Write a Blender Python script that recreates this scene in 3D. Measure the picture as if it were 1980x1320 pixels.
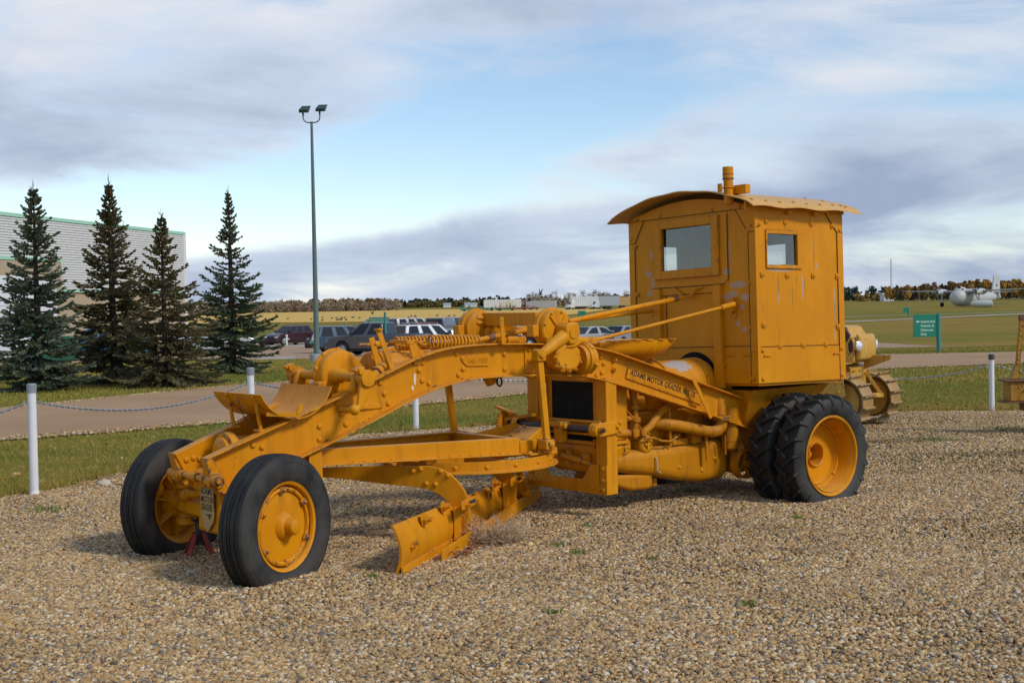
import bpy, bmesh, math, random
import numpy as np
from mathutils import Vector, Matrix, Euler
R = math.radians
S = bpy.context.scene
for o in list(bpy.data.objects):
    bpy.data.objects.remove(o)
COL = S.collection
random.seed(7); np.random.seed(7)

# ------------------------------------------------------------------ camera
cd = bpy.data.cameras.new('camera')
cam = bpy.data.objects.new('camera', cd); COL.objects.link(cam)
cd.sensor_width = 36.0
cd.lens = 36.0 * 2645.1 / 1980.0
cd.clip_start = 0.1; cd.clip_end = 12000
cam.matrix_world = (Matrix.Translation((0, 0, 1.723)) @ Matrix.Rotation(R(90 - 1.5656), 4, 'X')
                    @ Matrix.Rotation(R(-1.0764), 4, 'Z'))
S.camera = cam

# ------------------------------------------------------------------ exposure
S.view_settings.view_transform = 'Standard'
S.view_settings.look = 'None'
S.view_settings.exposure = 0.0
S.view_settings.gamma = 1.0

# ------------------------------------------------------------------ sun
SUN_EL, SUN_AZ = 40.0, 124.0            # azimuth measured clockwise from +Y
sd = bpy.data.lights.new('sun', 'SUN'); sd.energy = 2.3; sd.angle = R(10); sd.color = (1.0, 0.93, 0.82)
sun = bpy.data.objects.new('sun', sd); COL.objects.link(sun)
dirv = Vector((math.sin(R(SUN_AZ)) * math.cos(R(SUN_EL)), math.cos(R(SUN_AZ)) * math.cos(R(SUN_EL)), math.sin(R(SUN_EL))))
sun.rotation_euler = dirv.to_track_quat('Z', 'Y').to_euler()
sun.location = (20, -20, 30)

# ------------------------------------------------------------------ world: nishita sky with a layer of broken cloud
W = bpy.data.worlds.new('World'); S.world = W; W.use_nodes = True
nt = W.node_tree; nt.nodes.clear()
def wn(t, **k):
    n = nt.nodes.new(t)
    for a, b in k.items(): setattr(n, a, b)
    return n
def wl(a, b): nt.links.new(a, b)
def wmath(op, a, b=None, clamp=False):
    n = wn('ShaderNodeMath', operation=op, use_clamp=clamp)
    for i, v in enumerate((a, b)):
        if v is None: continue
        if isinstance(v, (int, float)): n.inputs[i].default_value = v
        else: wl(v, n.inputs[i])
    return n.outputs[0]
sky = wn('ShaderNodeTexSky', sky_type='NISHITA', sun_disc=False, sun_elevation=R(SUN_EL), sun_rotation=R(SUN_AZ))
sky.altitude = 600; sky.air_density = 1.0; sky.dust_density = 0.0; sky.ozone_density = 2.0
tc = wn('ShaderNodeTexCoord')
mp = wn('ShaderNodeMapping'); mp.inputs['Scale'].default_value = (1, 1, 3.4); mp.inputs['Location'].default_value = (3.1, 0.4, 1.7)
mp.inputs['Rotation'].default_value = (0, R(9), 0)
wl(tc.outputs['Generated'], mp.inputs['Vector'])
def wnoise(scale, detail, rough, off=0.0, dist=0.0):
    n = wn('ShaderNodeTexNoise'); n.inputs['Scale'].default_value = scale; n.inputs['Detail'].default_value = detail
    n.inputs['Roughness'].default_value = rough; n.inputs['Distortion'].default_value = dist
    if off:
        a = wn('ShaderNodeVectorMath', operation='ADD'); a.inputs[1].default_value = (off, off * .7, off * .3)
        wl(mp.outputs[0], a.inputs[0]); wl(a.outputs[0], n.inputs['Vector'])
    else: wl(mp.outputs[0], n.inputs['Vector'])
    return n.outputs[0]
def bank(x, z, rx, rz, tilt=0.0):
    """soft elliptical bank of cloud (or of clear sky) lying in one direction of the sky"""
    v = Vector((x, 1, z)).normalized()
    a = wn('ShaderNodeVectorMath', operation='SUBTRACT'); a.inputs[1].default_value = v; wl(tc.outputs['Generated'], a.inputs[0])
    m = wn('ShaderNodeMapping', vector_type='TEXTURE'); m.inputs['Rotation'].default_value = (0, R(-tilt), 0); m.inputs['Scale'].default_value = (rx, .4, rz)
    wl(a.outputs[0], m.inputs['Vector'])
    l = wn('ShaderNodeVectorMath', operation='LENGTH'); wl(m.outputs[0], l.inputs[0])
    r = wn('ShaderNodeMapRange', interpolation_type='SMOOTHERSTEP'); r.inputs['From Min'].default_value = 1.25; r.inputs['From Max'].default_value = 0.1
    wl(l.outputs['Value'], r.inputs['Value'])
    return r.outputs[0]
fine = wnoise(5.6, 11, .60, dist=.45)
wide = wnoise(2.1, 4, .5, 4.2)
base = wmath('ADD', wmath('MULTIPLY', fine, .95), wmath('MULTIPLY', wide, .45))
for (x, z, rx, rz, t, w) in [(-.33, .158, .26, .095, 4, .34), (-.14, .165, .11, .05, 0, .14), (.24, .145, .25, .035, 12, .13), (.30, .085, .22, .045, 8, .30), (.02, .055, .26, .022, 4, .26),
                             (-.05, .115, .17, .042, 9, -.34), (.05, .15, .2, .03, 6, -.12), (-.27, .066, .15, .038, 0, -.40), (-.12, .078, .13, .032, 0, -.26), (.0, .215, .5, .03, 0, .22), (.30, .035, .12, .014, 0, -.1), (.0, .02, .9, .035, 0, .22)]:
    base = wmath('ADD', base, wmath('MULTIPLY', bank(x, z, rx, rz, t), w))
cov = wn('ShaderNodeMapRange', interpolation_type='SMOOTHSTEP'); cov.inputs['From Min'].default_value = .58; cov.inputs['From Max'].default_value = .99
wl(base, cov.inputs['Value'])
shade = wnoise(3.4, 6, .55, 9.0, .2)
sh2 = wmath('ADD', shade, wmath('MULTIPLY', wmath('SUBTRACT', base, .80), .55))
sh2 = wmath('ADD', sh2, wmath('MULTIPLY', bank(.30, .088, .26, .05, 8), .09))
sh2 = wmath('ADD', sh2, wmath('MULTIPLY', bank(.0, .03, 1.0, .055, 0), .14))
sh2 = wmath('ADD', sh2, wmath('MULTIPLY', bank(-.33, .125, .26, .055, 0), .10))
ramp = wn('ShaderNodeValToRGB'); cr = ramp.color_ramp
cr.elements[0].position = .38; cr.elements[0].color = (.86, .86, .88, 1)
cr.elements[1].position = .84; cr.elements[1].color = (.345, .425, .585, 1)
e = cr.elements.new(.58); e.color = (.60, .68, .82, 1)
wl(sh2, ramp.inputs[0])
bg1 = wn('ShaderNodeBackground'); bg1.inputs['Strength'].default_value = 0.145; wl(sky.outputs[0], bg1.inputs['Color'])
bg2 = wn('ShaderNodeBackground'); bg2.inputs['Strength'].default_value = 1.0; wl(ramp.outputs[0], bg2.inputs['Color'])
mx = wn('ShaderNodeMixShader'); wl(cov.outputs[0], mx.inputs[0]); wl(bg1.outputs[0], mx.inputs[1]); wl(bg2.outputs[0], mx.inputs[2])
wo = wn('ShaderNodeOutputWorld'); wl(mx.outputs[0], wo.inputs['Surface'])

# ------------------------------------------------------------------ helpers
def tag(o, label=None, cat=None, group=None, kind=None):
    if label: o['label'] = label
    if cat: o['category'] = cat
    if group: o['group'] = group
    if kind: o['kind'] = kind
    return o
def empty(name, loc=(0, 0, 0), rz=0.0, parent=None):
    o = bpy.data.objects.new(name, None); COL.objects.link(o); o.location = loc; o.rotation_euler = (0, 0, rz)
    o.empty_display_size = .2
    if parent: o.parent = parent
    return o
def frame(d, up=(0, 0, 1)):
    d = Vector(d).normalized(); u = Vector(up)
    if abs(d.dot(u)) > .98: u = Vector((1, 0, 0))
    s = d.cross(u).normalized(); u = s.cross(d).normalized()
    return d, s, u
class MB:
    def __init__(self): self.v = []; self.f = []; self.m = []; self.mi = 0
    def add(self, vs, fs):
        b = len(self.v); self.v += [tuple(p) for p in vs]
        for f in fs: self.f.append(tuple(b + i for i in f)); self.m.append(self.mi)
        return self
    def hexa(self, p):      # 8 points: bottom 0-3 ccw, top 4-7
        return self.add(p, [(3, 2, 1, 0), (4, 5, 6, 7), (0, 1, 5, 4), (1, 2, 6, 5), (2, 3, 7, 6), (3, 0, 4, 7)])
    def box(self, x0, x1, y0, y1, z0, z1):
        return self.hexa([(x0, y0, z0), (x1, y0, z0), (x1, y1, z0), (x0, y1, z0), (x0, y0, z1), (x1, y0, z1), (x1, y1, z1), (x0, y1, z1)])
    def bar(self, a, b, w, t, up=(0, 0, 1)):      # flat bar from a to b, w along 'up', t across
        a, b = Vector(a), Vector(b); d, s, u = frame(b - a, up); s = s * t / 2; u = u * w / 2
        return self.hexa([a - s - u, b - s - u, b + s - u, a + s - u, a - s + u, b - s + u, b + s + u, a + s + u])
    def prism(self, poly, axis, lo, hi):
        i = 'xyz'.index(axis); n = len(poly); P = []
        for c in (lo, hi):
            for (p, q) in poly:
                P.append({0: (c, p, q), 1: (p, c, q), 2: (p, q, c)}[i])
        F = [tuple(range(n)), tuple(range(2 * n - 1, n - 1, -1))]
        for k in range(n): F.append((k, k + n, (k + 1) % n + n, (k + 1) % n))
        return self.add(P, F)
    def prismf(self, poly, fn, lo, hi):            # poly (p,q), fn(p,q,c)->xyz
        n = len(poly); P = [fn(p, q, c) for c in (lo, hi) for (p, q) in poly]
        F = [tuple(range(n)), tuple(range(2 * n - 1, n - 1, -1))]
        for k in range(n): F.append((k, k + n, (k + 1) % n + n, (k + 1) % n))
        return self.add(P, F)
    def lathe(self, prof, o=(0, 0, 0), ax=(0, 1, 0), n=32, a0=0, a1=2 * math.pi):   # prof: (along, radius)
        d, s, u = frame(ax); o = Vector(o); m = len(prof); full = abs(a1 - a0 - 2 * math.pi) < 1e-6
        nn = n if full else n + 1; P = []
        for k in range(nn):
            a = a0 + (a1 - a0) * k / n; c = s * math.cos(a) + u * math.sin(a)
            for (h, r) in prof: P.append(o + d * h + c * r)
        F = []
        for k in range(n):
            k2 = (k + 1) % nn
            for j in range(m - 1):
                if prof[j][1] < 1e-6 and prof[j + 1][1] < 1e-6: continue
                F.append((k * m + j, k2 * m + j, k2 * m + j + 1, k * m + j + 1))
        return self.add(P, F)
    def cyl(self, a, b, r0, r1=None, n=20, caps=True):
        a, b = Vector(a), Vector(b); L = (b - a).length; r1 = r0 if r1 is None else r1
        pr = [(0, r0), (L, r1)]
        d, s, u = frame(b - a); P = []
        for k in range(n):
            c = s * math.cos(2 * math.pi * k / n) + u * math.sin(2 * math.pi * k / n)
            P += [a + c * r0, b + c * r1]
        F = [(2 * k, 2 * k + 1, 2 * ((k + 1) % n) + 1, 2 * ((k + 1) % n)) for k in range(n)]
        if caps: F += [tuple(2 * k for k in range(n)), tuple(2 * k + 1 for k in reversed(range(n)))]
        return self.add(P, F)
    def tube(self, path, r, n=10, caps=True, closed=False):
        path = [Vector(p) for p in path]; m = len(path); P = []; u = None
        for i in range(m):
            if closed: t = (path[(i + 1) % m] - path[i - 1]).normalized()
            else: t = (path[min(i + 1, m - 1)] - path[max(i - 1, 0)]).normalized()
            if u is None:
                _, s, u = frame(t)
            s = t.cross(u).normalized(); u = s.cross(t).normalized()
            rr = r[i] if isinstance(r, (list, tuple)) else r
            for k in range(n):
                a = 2 * math.pi * k / n; P.append(path[i] + (s * math.cos(a) + u * math.sin(a)) * rr)
        F = []
        for i in range(m if closed else m - 1):
            j = (i + 1) % m
            for k in range(n): F.append((i * n + k, i * n + (k + 1) % n, j * n + (k + 1) % n, j * n + k))
        if caps and not closed: F += [tuple(reversed(range(n))), tuple((m - 1) * n + k for k in range(n))]
        return self.add(P, F)
    def sph(self, c, r, n=14, m=9, sc=(1, 1, 1)):
        P = []; F = []
        for i in range(m + 1):
            t = math.pi * i / m
            for k in range(n):
                a = 2 * math.pi * k / n
                P.append((c[0] + r * sc[0] * math.sin(t) * math.cos(a), c[1] + r * sc[1] * math.sin(t) * math.sin(a), c[2] + r * sc[2] * math.cos(t)))
        for i in range(m):
            for k in range(n): F.append((i * n + k, (i + 1) * n + k, (i + 1) * n + (k + 1) % n, i * n + (k + 1) % n))
        return self.add(P, F)
    def mesh(self, name, mats, sharp=35):
        me = bpy.data.meshes.new(name); me.from_pydata(self.v, [], self.f)
        if any(self.m): me.polygons.foreach_set('material_index', self.m)
        bm = bmesh.new(); bm.from_mesh(me)
        bmesh.ops.remove_doubles(bm, verts=bm.verts, dist=1e-5)
        bmesh.ops.recalc_face_normals(bm, faces=bm.faces); 
        bm.to_mesh(me); bm.free()
        if not isinstance(mats, (list, tuple)): mats = [mats]
        for m in mats: me.materials.append(m)
        me.polygons.foreach_set('use_smooth', [True] * len(me.polygons))
        me.set_sharp_from_angle(angle=R(sharp))
        return me
    def build(self, name, mat, parent=None, bevel=0, sharp=35, loc=None, rot=None, seg=2):
        o = bpy.data.objects.new(name, self.mesh(name, mat, sharp)); COL.objects.link(o)
        if parent: o.parent = parent
        if loc is not None: o.location = loc
        if rot is not None: o.rotation_euler = rot
        if bevel:
            b = o.modifiers.new('bevel', 'BEVEL'); b.width = bevel; b.segments = seg; b.limit_method = 'ANGLE'; b.angle_limit = R(40)
            b.harden_normals = False
        return o
def raw(name, V, F, mats, parent=None, smooth=False, mi=None):
    me = bpy.data.meshes.new(name)
    V = np.asarray(V, np.float32)
    if isinstance(F, np.ndarray):
        k = F.shape[1]; nf = len(F)
        me.vertices.add(len(V)); me.vertices.foreach_set('co', V.ravel())
        me.loops.add(nf * k); me.loops.foreach_set('vertex_index', F.astype(np.int32).ravel())
        me.polygons.add(nf); me.polygons.foreach_set('loop_start', np.arange(0, nf * k, k, dtype=np.int32))
        me.update(calc_edges=True); me.validate()
    else:
        me.from_pydata([tuple(v) for v in V.tolist()], [], F)
    for m in (mats if isinstance(mats, (list, tuple)) else [mats]): me.materials.append(m)
    if mi is not None: me.polygons.foreach_set('material_index', mi)
    if smooth: me.polygons.foreach_set('use_smooth', [True] * len(me.polygons))
    o = bpy.data.objects.new(name, me); COL.objects.link(o)
    if parent: o.parent = parent
    return o
def inst(name, me, parent=None, loc=(0, 0, 0), rot=(0, 0, 0), sc=None):
    o = bpy.data.objects.new(name, me); COL.objects.link(o); o.location = loc; o.rotation_euler = rot
    if sc: o.scale = sc
    if parent: o.parent = parent
    return o
def copy_tree(o, parent=None):
    c = o.copy(); COL.objects.link(c)
    if parent: c.parent = parent
    for ch in o.children: copy_tree(ch, c)
    return c
def text(name, s, size, mat, parent, M, extrude=.002, bold=0.0, space=1.0, xs=1.0):
    cu = bpy.data.curves.new(name, 'FONT'); cu.body = s; cu.size = size; cu.extrude = extrude; cu.offset = bold * .35; cu.space_character = space; cu.resolution_u = 6
    t = bpy.data.objects.new(name, cu); COL.objects.link(t)
    bpy.context.view_layer.update()
    me = bpy.data.meshes.new_from_object(t)
    bpy.data.objects.remove(t); bpy.data.curves.remove(cu)
    me.transform(Matrix.Diagonal((xs, 1, 1, 1))); me.transform(M)
    me.materials.clear(); me.materials.append(mat)
    o = bpy.data.objects.new(name, me); COL.objects.link(o); o.parent = parent
    return o

# ------------------------------------------------------------------ materials
class NT:
    def __init__(self, name):
        self.mat = bpy.data.materials.new(name); self.mat.use_nodes = True
        self.t = self.mat.node_tree; self.t.nodes.clear()
        self.out = self.n('ShaderNodeOutputMaterial'); self.b = self.n('ShaderNodeBsdfPrincipled'); self.l(self.b.outputs[0], self.out.inputs['Surface'])
    def n(self, t, **k):
        n = self.t.nodes.new(t)
        for a, b in k.items(): setattr(n, a, b)
        return n
    def l(self, a, b): self.t.links.new(a, b)
    def inp(self, s, v):
        if isinstance(v, (int, float)): s.default_value = v
        elif isinstance(v, (tuple, list)): s.default_value = tuple(v) + ((1,) if len(v) == 3 and len(s.default_value) == 4 else ())
        else: self.l(v, s)
    def coord(self, kind='Object', scale=(1, 1, 1), loc=(0, 0, 0), rot=(0, 0, 0)):
        if kind == 'World': c = self.n('ShaderNodeNewGeometry').outputs['Position']
        else: c = self.n('ShaderNodeTexCoord').outputs[kind]
        m = self.n('ShaderNodeMapping'); m.inputs['Scale'].default_value = scale; m.inputs['Location'].default_value = loc; m.inputs['Rotation'].default_value = rot
        self.l(c, m.inputs[0]); return m.outputs[0]
    def noise(self, vec, scale, detail=4, rough=.55, dist=0):
        n = self.n('ShaderNodeTexNoise'); self.l(vec, n.inputs['Vector'])
        for k, v in (('Scale', scale), ('Detail', detail), ('Roughness', rough), ('Distortion', dist)): n.inputs[k].default_value = v
        return n.outputs[0]
    def rng(self, v, a, b, c=0, d=1):
        r = self.n('ShaderNodeMapRange'); r.inputs['From Min'].default_value = a; r.inputs['From Max'].default_value = b
        r.inputs['To Min'].default_value = c; r.inputs['To Max'].default_value = d; self.l(v, r.inputs[0]); return r.outputs[0]
    def mix(self, f, a, b, mode='MIX'):
        m = self.n('ShaderNodeMix', data_type='RGBA', blend_type=mode); self.inp(m.inputs[0], f); self.inp(m.inputs[6], a); self.inp(m.inputs[7], b); return m.outputs[2]
    def math(self, op, a, b=0.0, clamp=False):
        m = self.n('ShaderNodeMath', operation=op, use_clamp=clamp); self.inp(m.inputs[0], a); self.inp(m.inputs[1], b); return m.outputs[0]
    def bump(self, h, s, d=.01):
        b = self.n('ShaderNodeBump'); b.inputs['Strength'].default_value = s; b.inputs['Distance'].default_value = d; self.l(h, b.inputs['Height']); self.l(b.outputs[0], self.b.inputs['Normal']); return b
    def set(self, **k):
        for a, v in k.items(): self.inp(self.b.inputs[a.replace('_', ' ')], v)
        return self
def simple(name, col, rough=.5, metal=0.0, var=.15, scale=6, bump=0, coat=0, spec=None):
    m = NT(name); c = m.coord('Object'); n = m.noise(c, scale, 5)
    dk = tuple(x * (1 - var) for x in col); lt = tuple(min(1, x * (1 + var)) for x in col)
    m.set(Base_Color=m.mix(m.rng(n, .3, .7), dk, lt), Roughness=m.rng(m.noise(c, scale * 2.3, 3), .3, .7, rough * .85, min(1, rough * 1.15)), Metallic=metal)
    if coat: m.set(Coat_Weight=coat, Coat_Roughness=.08)
    if spec is not None: m.set(Specular_IOR_Level=spec)
    if bump: m.bump(m.noise(c, 60, 4), bump)
    return m.mat
def blobs(m, L, vec=None, soft=.35, nscale=30, namt=.5):
    """mask of worn patches: L = [(centre, radii)] in object space, ragged by noise"""
    tcn = m.n('ShaderNodeTexCoord').outputs['Object'] if vec is None else vec
    no = m.noise(tcn, nscale, 4, .6); acc = None
    for c, r in L:
        mm = m.n('ShaderNodeMapping', vector_type='TEXTURE'); mm.inputs['Location'].default_value = c; mm.inputs['Scale'].default_value = r; m.l(tcn, mm.inputs[0])
        l = m.n('ShaderNodeVectorMath', operation='LENGTH'); m.l(mm.outputs[0], l.inputs[0])
        v = m.math('ADD', l.outputs['Value'], m.math('MULTIPLY', m.math('SUBTRACT', no, .5), namt * 3))
        k = m.rng(v, 1.0, 1.0 - soft * .3)
        acc = k if acc is None else m.math('MAXIMUM', acc, k)
    return acc
YEL = (.62, .232, .0030)
def paint(name, col=YEL, chip=.0, chipcol=(.06, .045, .04), patches=None, patchcol=(.50, .30, .19), dirt=.52, lines=None, linecol=(.12, .09, .08), rough=.42):
    m = NT(name); c = m.coord('Object')
    n1 = m.noise(c, 1.7, 5, .6); n2 = m.noise(m.coord('Object', (5, 5, .8)), 3.0, 5, .6); n3 = m.noise(c, 38, 6, .65)
    base = m.mix(m.rng(n1, .3, .7), tuple(x * .89 for x in col), tuple(min(1, x * 1.10) for x in col))
    base = m.mix(m.rng(m.noise(c, .8, 6, .65), .48, .70, 0, .45), base, (col[0] * 1.10, col[1] * 1.32, col[2] * 2.2))     # sun-faded areas
    base = m.mix(m.math('MULTIPLY', m.rng(n2, .50, .74), dirt), base, (.30, .115, .012))          # rain streaks and dust
    base = m.mix(m.math('MULTIPLY', m.rng(n3, .62, .75), dirt * .55), base, (.20, .08, .015))      # grime specks
    # rusty grime collects along inside edges and seams
    if chip:      # paint knocked off the sharp edges, plus a few stray nicks
        bv = m.n('ShaderNodeBevel'); bv.samples = 4; bv.inputs['Radius'].default_value = .014
        gm = m.n('ShaderNodeNewGeometry'); dt = m.n('ShaderNodeVectorMath', operation='DOT_PRODUCT'); m.l(bv.outputs[0], dt.inputs[0]); m.l(gm.outputs['Normal'], dt.inputs[1])
        nn = m.noise(c, 22, 6, .65, .3)
        edge = m.math('MULTIPLY', m.rng(dt.outputs['Value'], .998, .95), m.rng(nn, .56 - chip * .10, .66 - chip * .10))
        nick = m.rng(nn, .685 - chip * .05, .70 - chip * .05)
        base = m.mix(m.math('MAXIMUM', m.rng(edge, .3, .6), nick), base, chipcol)
    rg = m.rng(n3, .3, .7, rough - .08, rough + .14)
    gn = m.n('ShaderNodeNewGeometry'); sz = m.n('ShaderNodeSeparateXYZ'); m.l(gn.outputs['Normal'], sz.inputs[0])      # dust lying on upward faces
    dst = m.math('MULTIPLY', m.rng(sz.outputs[2], .35, .95), m.rng(m.noise(c, 5, 6, .65), .30, .70, .08, .42))
    base = m.mix(dst, base, (.52, .335, .12))
    if patches:
        k = blobs(m, patches); base = m.mix(k, base, patchcol)
    if lines:
        k2 = blobs(m, lines, nscale=14, namt=.55); base = m.mix(k2, base, linecol)
    m.set(Base_Color=base, Roughness=rg, Specular_IOR_Level=.17)
    hb = m.math('ADD', m.math('MULTIPLY', m.noise(c, 9, 4), .7), m.math('MULTIPLY', m.noise(c, 55, 4), .25))
    hb = m.math('ADD', hb, m.math('MULTIPLY', m.noise(c, 2.4, 2), 3.2))
    m.bump(hb, .22, .006)
    return m.mat
def glass(name, tint=(.75, .8, .8), refl=1.0):
    m = NT(name); m.t.nodes.remove(m.b)
    tr = m.n('ShaderNodeBsdfTransparent'); tr.inputs[0].default_value = tint + (1,)
    gl = m.n('ShaderNodeBsdfGlossy'); gl.inputs['Roughness'].default_value = .03
    fr = m.n('ShaderNodeFresnel'); fr.inputs[0].default_value = 1.52
    bp = m.n('ShaderNodeBump'); bp.inputs['Strength'].default_value = .06; bp.inputs['Distance'].default_value = .02
    m.l(m.noise(m.coord('Object'), 4, 2), bp.inputs['Height']); m.l(bp.outputs[0], gl.inputs['Normal'])
    gm = m.n('ShaderNodeNewGeometry'); f = m.math('ADD', m.math('MULTIPLY', fr.outputs[0], 1.3 * refl), .07 * refl, True)
    f = m.math('MULTIPLY', f, m.math('SUBTRACT', 1.0, gm.outputs['Backfacing']))
    mx = m.n('ShaderNodeMixShader'); m.l(f, mx.inputs[0]); m.l(tr.outputs[0], mx.inputs[1]); m.l(gl.outputs[0], mx.inputs[2]); m.l(mx.outputs[0], m.out.inputs['Surface'])
    return m.mat

# ================================================================== the ground
TY = [-400, 17, 30, 50, 66, 77, 90, 115, 160, 250, 400, 800, 9000]
TZ = [0, 0, -.15, -.40, -.78, -1.12, -1.30, -1.38, -1.26, -.9, -.6, -.3, -.3]
def terr(y): return float(np.interp(y, TY, TZ))
def gz(x, y, dz=0.0): return (x, y, terr(y) + dz)

def grass_mat(name, green, straw, dead, sc=1.0, bias=0.0):
    m = NT(name); c = m.coord('World')
    a = m.noise(m.coord('World', (.10, .30, 1)), .9 * sc, 5, .6); b = m.noise(c, 2.2 * sc, 6, .65); f = m.noise(c, 34 * sc, 5, .7)
    k = m.math('ADD', m.math('MULTIPLY', a, .65), m.math('MULTIPLY', b, .35))
    col = m.mix(m.rng(k, .40 + bias, .60 + bias), green, straw)
    col = m.mix(m.rng(f, .52, .8, 0, .55), col, dead)
    col = m.mix(m.rng(f, .5, .25, 0, .5), col, tuple(x * .5 for x in green))
    m.set(Base_Color=col, Roughness=.95, Specular_IOR_Level=.1)
    m.bump(m.math('ADD', f, m.noise(c, 120 * sc, 3, .6)), .6, .03)
    return m.mat
GRASS = grass_mat('mown_grass', (.125, .148, .020), (.295, .215, .045), (.37, .27, .075))
FARGRASS = grass_mat('meadow', (.145, .150, .018), (.285, .185, .034), (.35, .23, .055), .25)
WHEAT = grass_mat('stubble', (.60, .385, .10), (.68, .45, .13), (.70, .50, .19), .2)
def stones(name, tones, scale, bumpd, dark=.35):
    m = NT(name); c = m.coord('World')
    v = m.n('ShaderNodeTexVoronoi'); v.inputs['Scale'].default_value = scale; v.inputs['Randomness'].default_value = 1; m.l(c, v.inputs['Vector'])
    sx = m.n('ShaderNodeSeparateColor'); m.l(v.outputs['Color'], sx.inputs[0])
    r = m.n('ShaderNodeValToRGB'); r.color_ramp.interpolation = 'CONSTANT'
    for i, t in enumerate(tones):
        e = r.color_ramp.elements[i] if i < 2 else r.color_ramp.elements.new(i / len(tones))
        e.position = i / len(tones); e.color = t + (1,)
    m.l(sx.outputs[0], r.inputs[0])
    gap = m.rng(v.outputs['Distance'], .35, .75)
    patch = m.noise(c, .35, 4, .6)
    col = m.mix(m.math('MULTIPLY', gap, dark), r.outputs[0], (.07, .055, .042))
    col = m.mix(m.rng(patch, .45, .7, 0, .35), col, (.17, .135, .10))
    m.set(Base_Color=col, Roughness=.85, Specular_IOR_Level=.25)
    m.bump(m.math('ADD', m.math('MULTIPLY', v.outputs['Distance'], -1.0), m.math('MULTIPLY', m.noise(c, scale * .3, 3), .6)), .9, bumpd)
    return m.mat
TONES = [(0.392, 0.247, 0.105), (0.509, 0.333, 0.150), (0.286, 0.187, 0.089), (0.424, 0.274, 0.124), (0.594, 0.428, 0.223), (0.201, 0.151, 0.096), (0.456, 0.278, 0.112), (0.350, 0.228, 0.108), (0.127, 0.100, 0.071), (0.530, 0.355, 0.166), (0.371, 0.237, 0.112), (0.297, 0.237, 0.156)]
PAD = stones('pea_gravel', TONES, 46, .012, .3)
def road_mat(name, a, b, peb=.25):
    m = NT(name); c = m.coord('World')
    n1 = m.noise(m.coord('World', (.5, .5, 1)), .5, 5, .6); n2 = m.noise(c, 16, 6, .7); n3 = m.noise(c, 70, 3, .6)
    col = m.mix(m.rng(n1, .35, .65), a, b)
    col = m.mix(m.rng(n2, .55, .75, 0, peb), col, tuple(min(1, x * 1.5) for x in b))
    col = m.mix(m.rng(n3, .5, .3, 0, peb), col, tuple(x * .5 for x in a))
    m.set(Base_Color=col, Roughness=.9, Specular_IOR_Level=.2); m.bump(m.math('ADD', n2, n3), .5, .02)
    return m.mat
ROAD = road_mat('road_gravel', (.36, .225, .125), (.44, .285, .165))
LOT = road_mat('lot_gravel', (.34, .225, .145), (.42, .29, .19))
PATH = road_mat('path_gravel', (.34, .27, .20), (.40, .33, .25))

ys = sorted(set([-400, -60, 0] + TY + list(range(17, 160, 4)) + list(range(160, 800, 30)) + [1200, 2500, 5000]))
xs = [-4000, -800, -200, -60, -20, 0, 20, 60, 200, 800, 4000]
V = [gz(x, y) for y in ys for x in xs]; n = len(xs)
F = [(j * n + i, j * n + i + 1, (j + 1) * n + i + 1, (j + 1) * n + i) for j in range(len(ys) - 1) for i in range(n - 1)]
mi = [0 if ys[j] < 70 else 1 for j in range(len(ys) - 1) for i in range(n - 1)]
g = raw('ground', V, F, [GRASS, FARGRASS], smooth=True, mi=mi); tag(g, 'mown grass ground running to the horizon', kind='structure')
def resample(P, n):
    P = np.array(P, float); d = np.r_[0, np.cumsum(np.hypot(*np.diff(P, axis=0).T))]; s = np.linspace(0, d[-1], n)
    return np.c_[np.interp(s, d, P[:, 0]), np.interp(s, d, P[:, 1])]
def ribbon(name, A, B, dz, mat, n=60, k=10, rag=0.0):
    A, B = resample(A, n), resample(B, n); V = []
    for i in range(n):
        ra, rb = random.uniform(-rag, rag), random.uniform(-rag, rag)
        for j in range(k + 1):
            t = j / k; t2 = t + (ra if j == 0 else rb if j == k else 0) / max(.5, np.hypot(*(B[i] - A[i])))
            p = A[i] * (1 - t2) + B[i] * t2; V.append(gz(p[0], p[1], dz))
    F = [(i * (k + 1) + j, i * (k + 1) + j + 1, (i + 1) * (k + 1) + j + 1, (i + 1) * (k + 1) + j) for i in range(n - 1) for j in range(k)]
    o = raw(name, V, F, mat, smooth=True); o['kind'] = 'structure'; return o
# gravel display pad
PADL = [(-9.5, 2), (-6.6, 9.0), (-5.3, 11.9), (-4.79, 12.69), (-4.43, 13.34), (-4.16, 14.5), (-4.0, 15.6), (-3.1, 17.3), (-2.05, 18.5), (.05, 19.8), (3.0, 20.7), (5.6, 21.0), (7.7, 20.6), (12, 19.6), (22, 17)]
pv = [(p[0], p[1], max(terr(p[1]), -.06) + .012) for p in PADL] + [(22, -8, .012), (-9.5, -8, .012)]
o = raw('gravel_pad', pv, [tuple(reversed(range(len(pv))))], PAD); tag(o, 'tan pea gravel pad under the motor grader', kind='structure')
RN = [(-30, 4), (-14, 13.0), (-7.02, 18.66), (-5.84, 19.68), (-4.58, 21.1), (-2.6, 23.6), (.52, 28.3), (4.5, 32.6), (10.2, 37.4), (14.4, 38.8), (30, 40), (70, 41)]
RF = [(-30, 10), (-14, 20.5), (-9.9, 26.4), (-8.84, 29.9), (-7.4, 34.0), (-5.9, 36.5), (.14, 42), (6, 46.5), (13.8, 50.6), (18.9, 51.0), (32, 51.5), (72, 53)]
ribbon('gravel_road', RN, RF, .02, ROAD, rag=.12)
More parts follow.
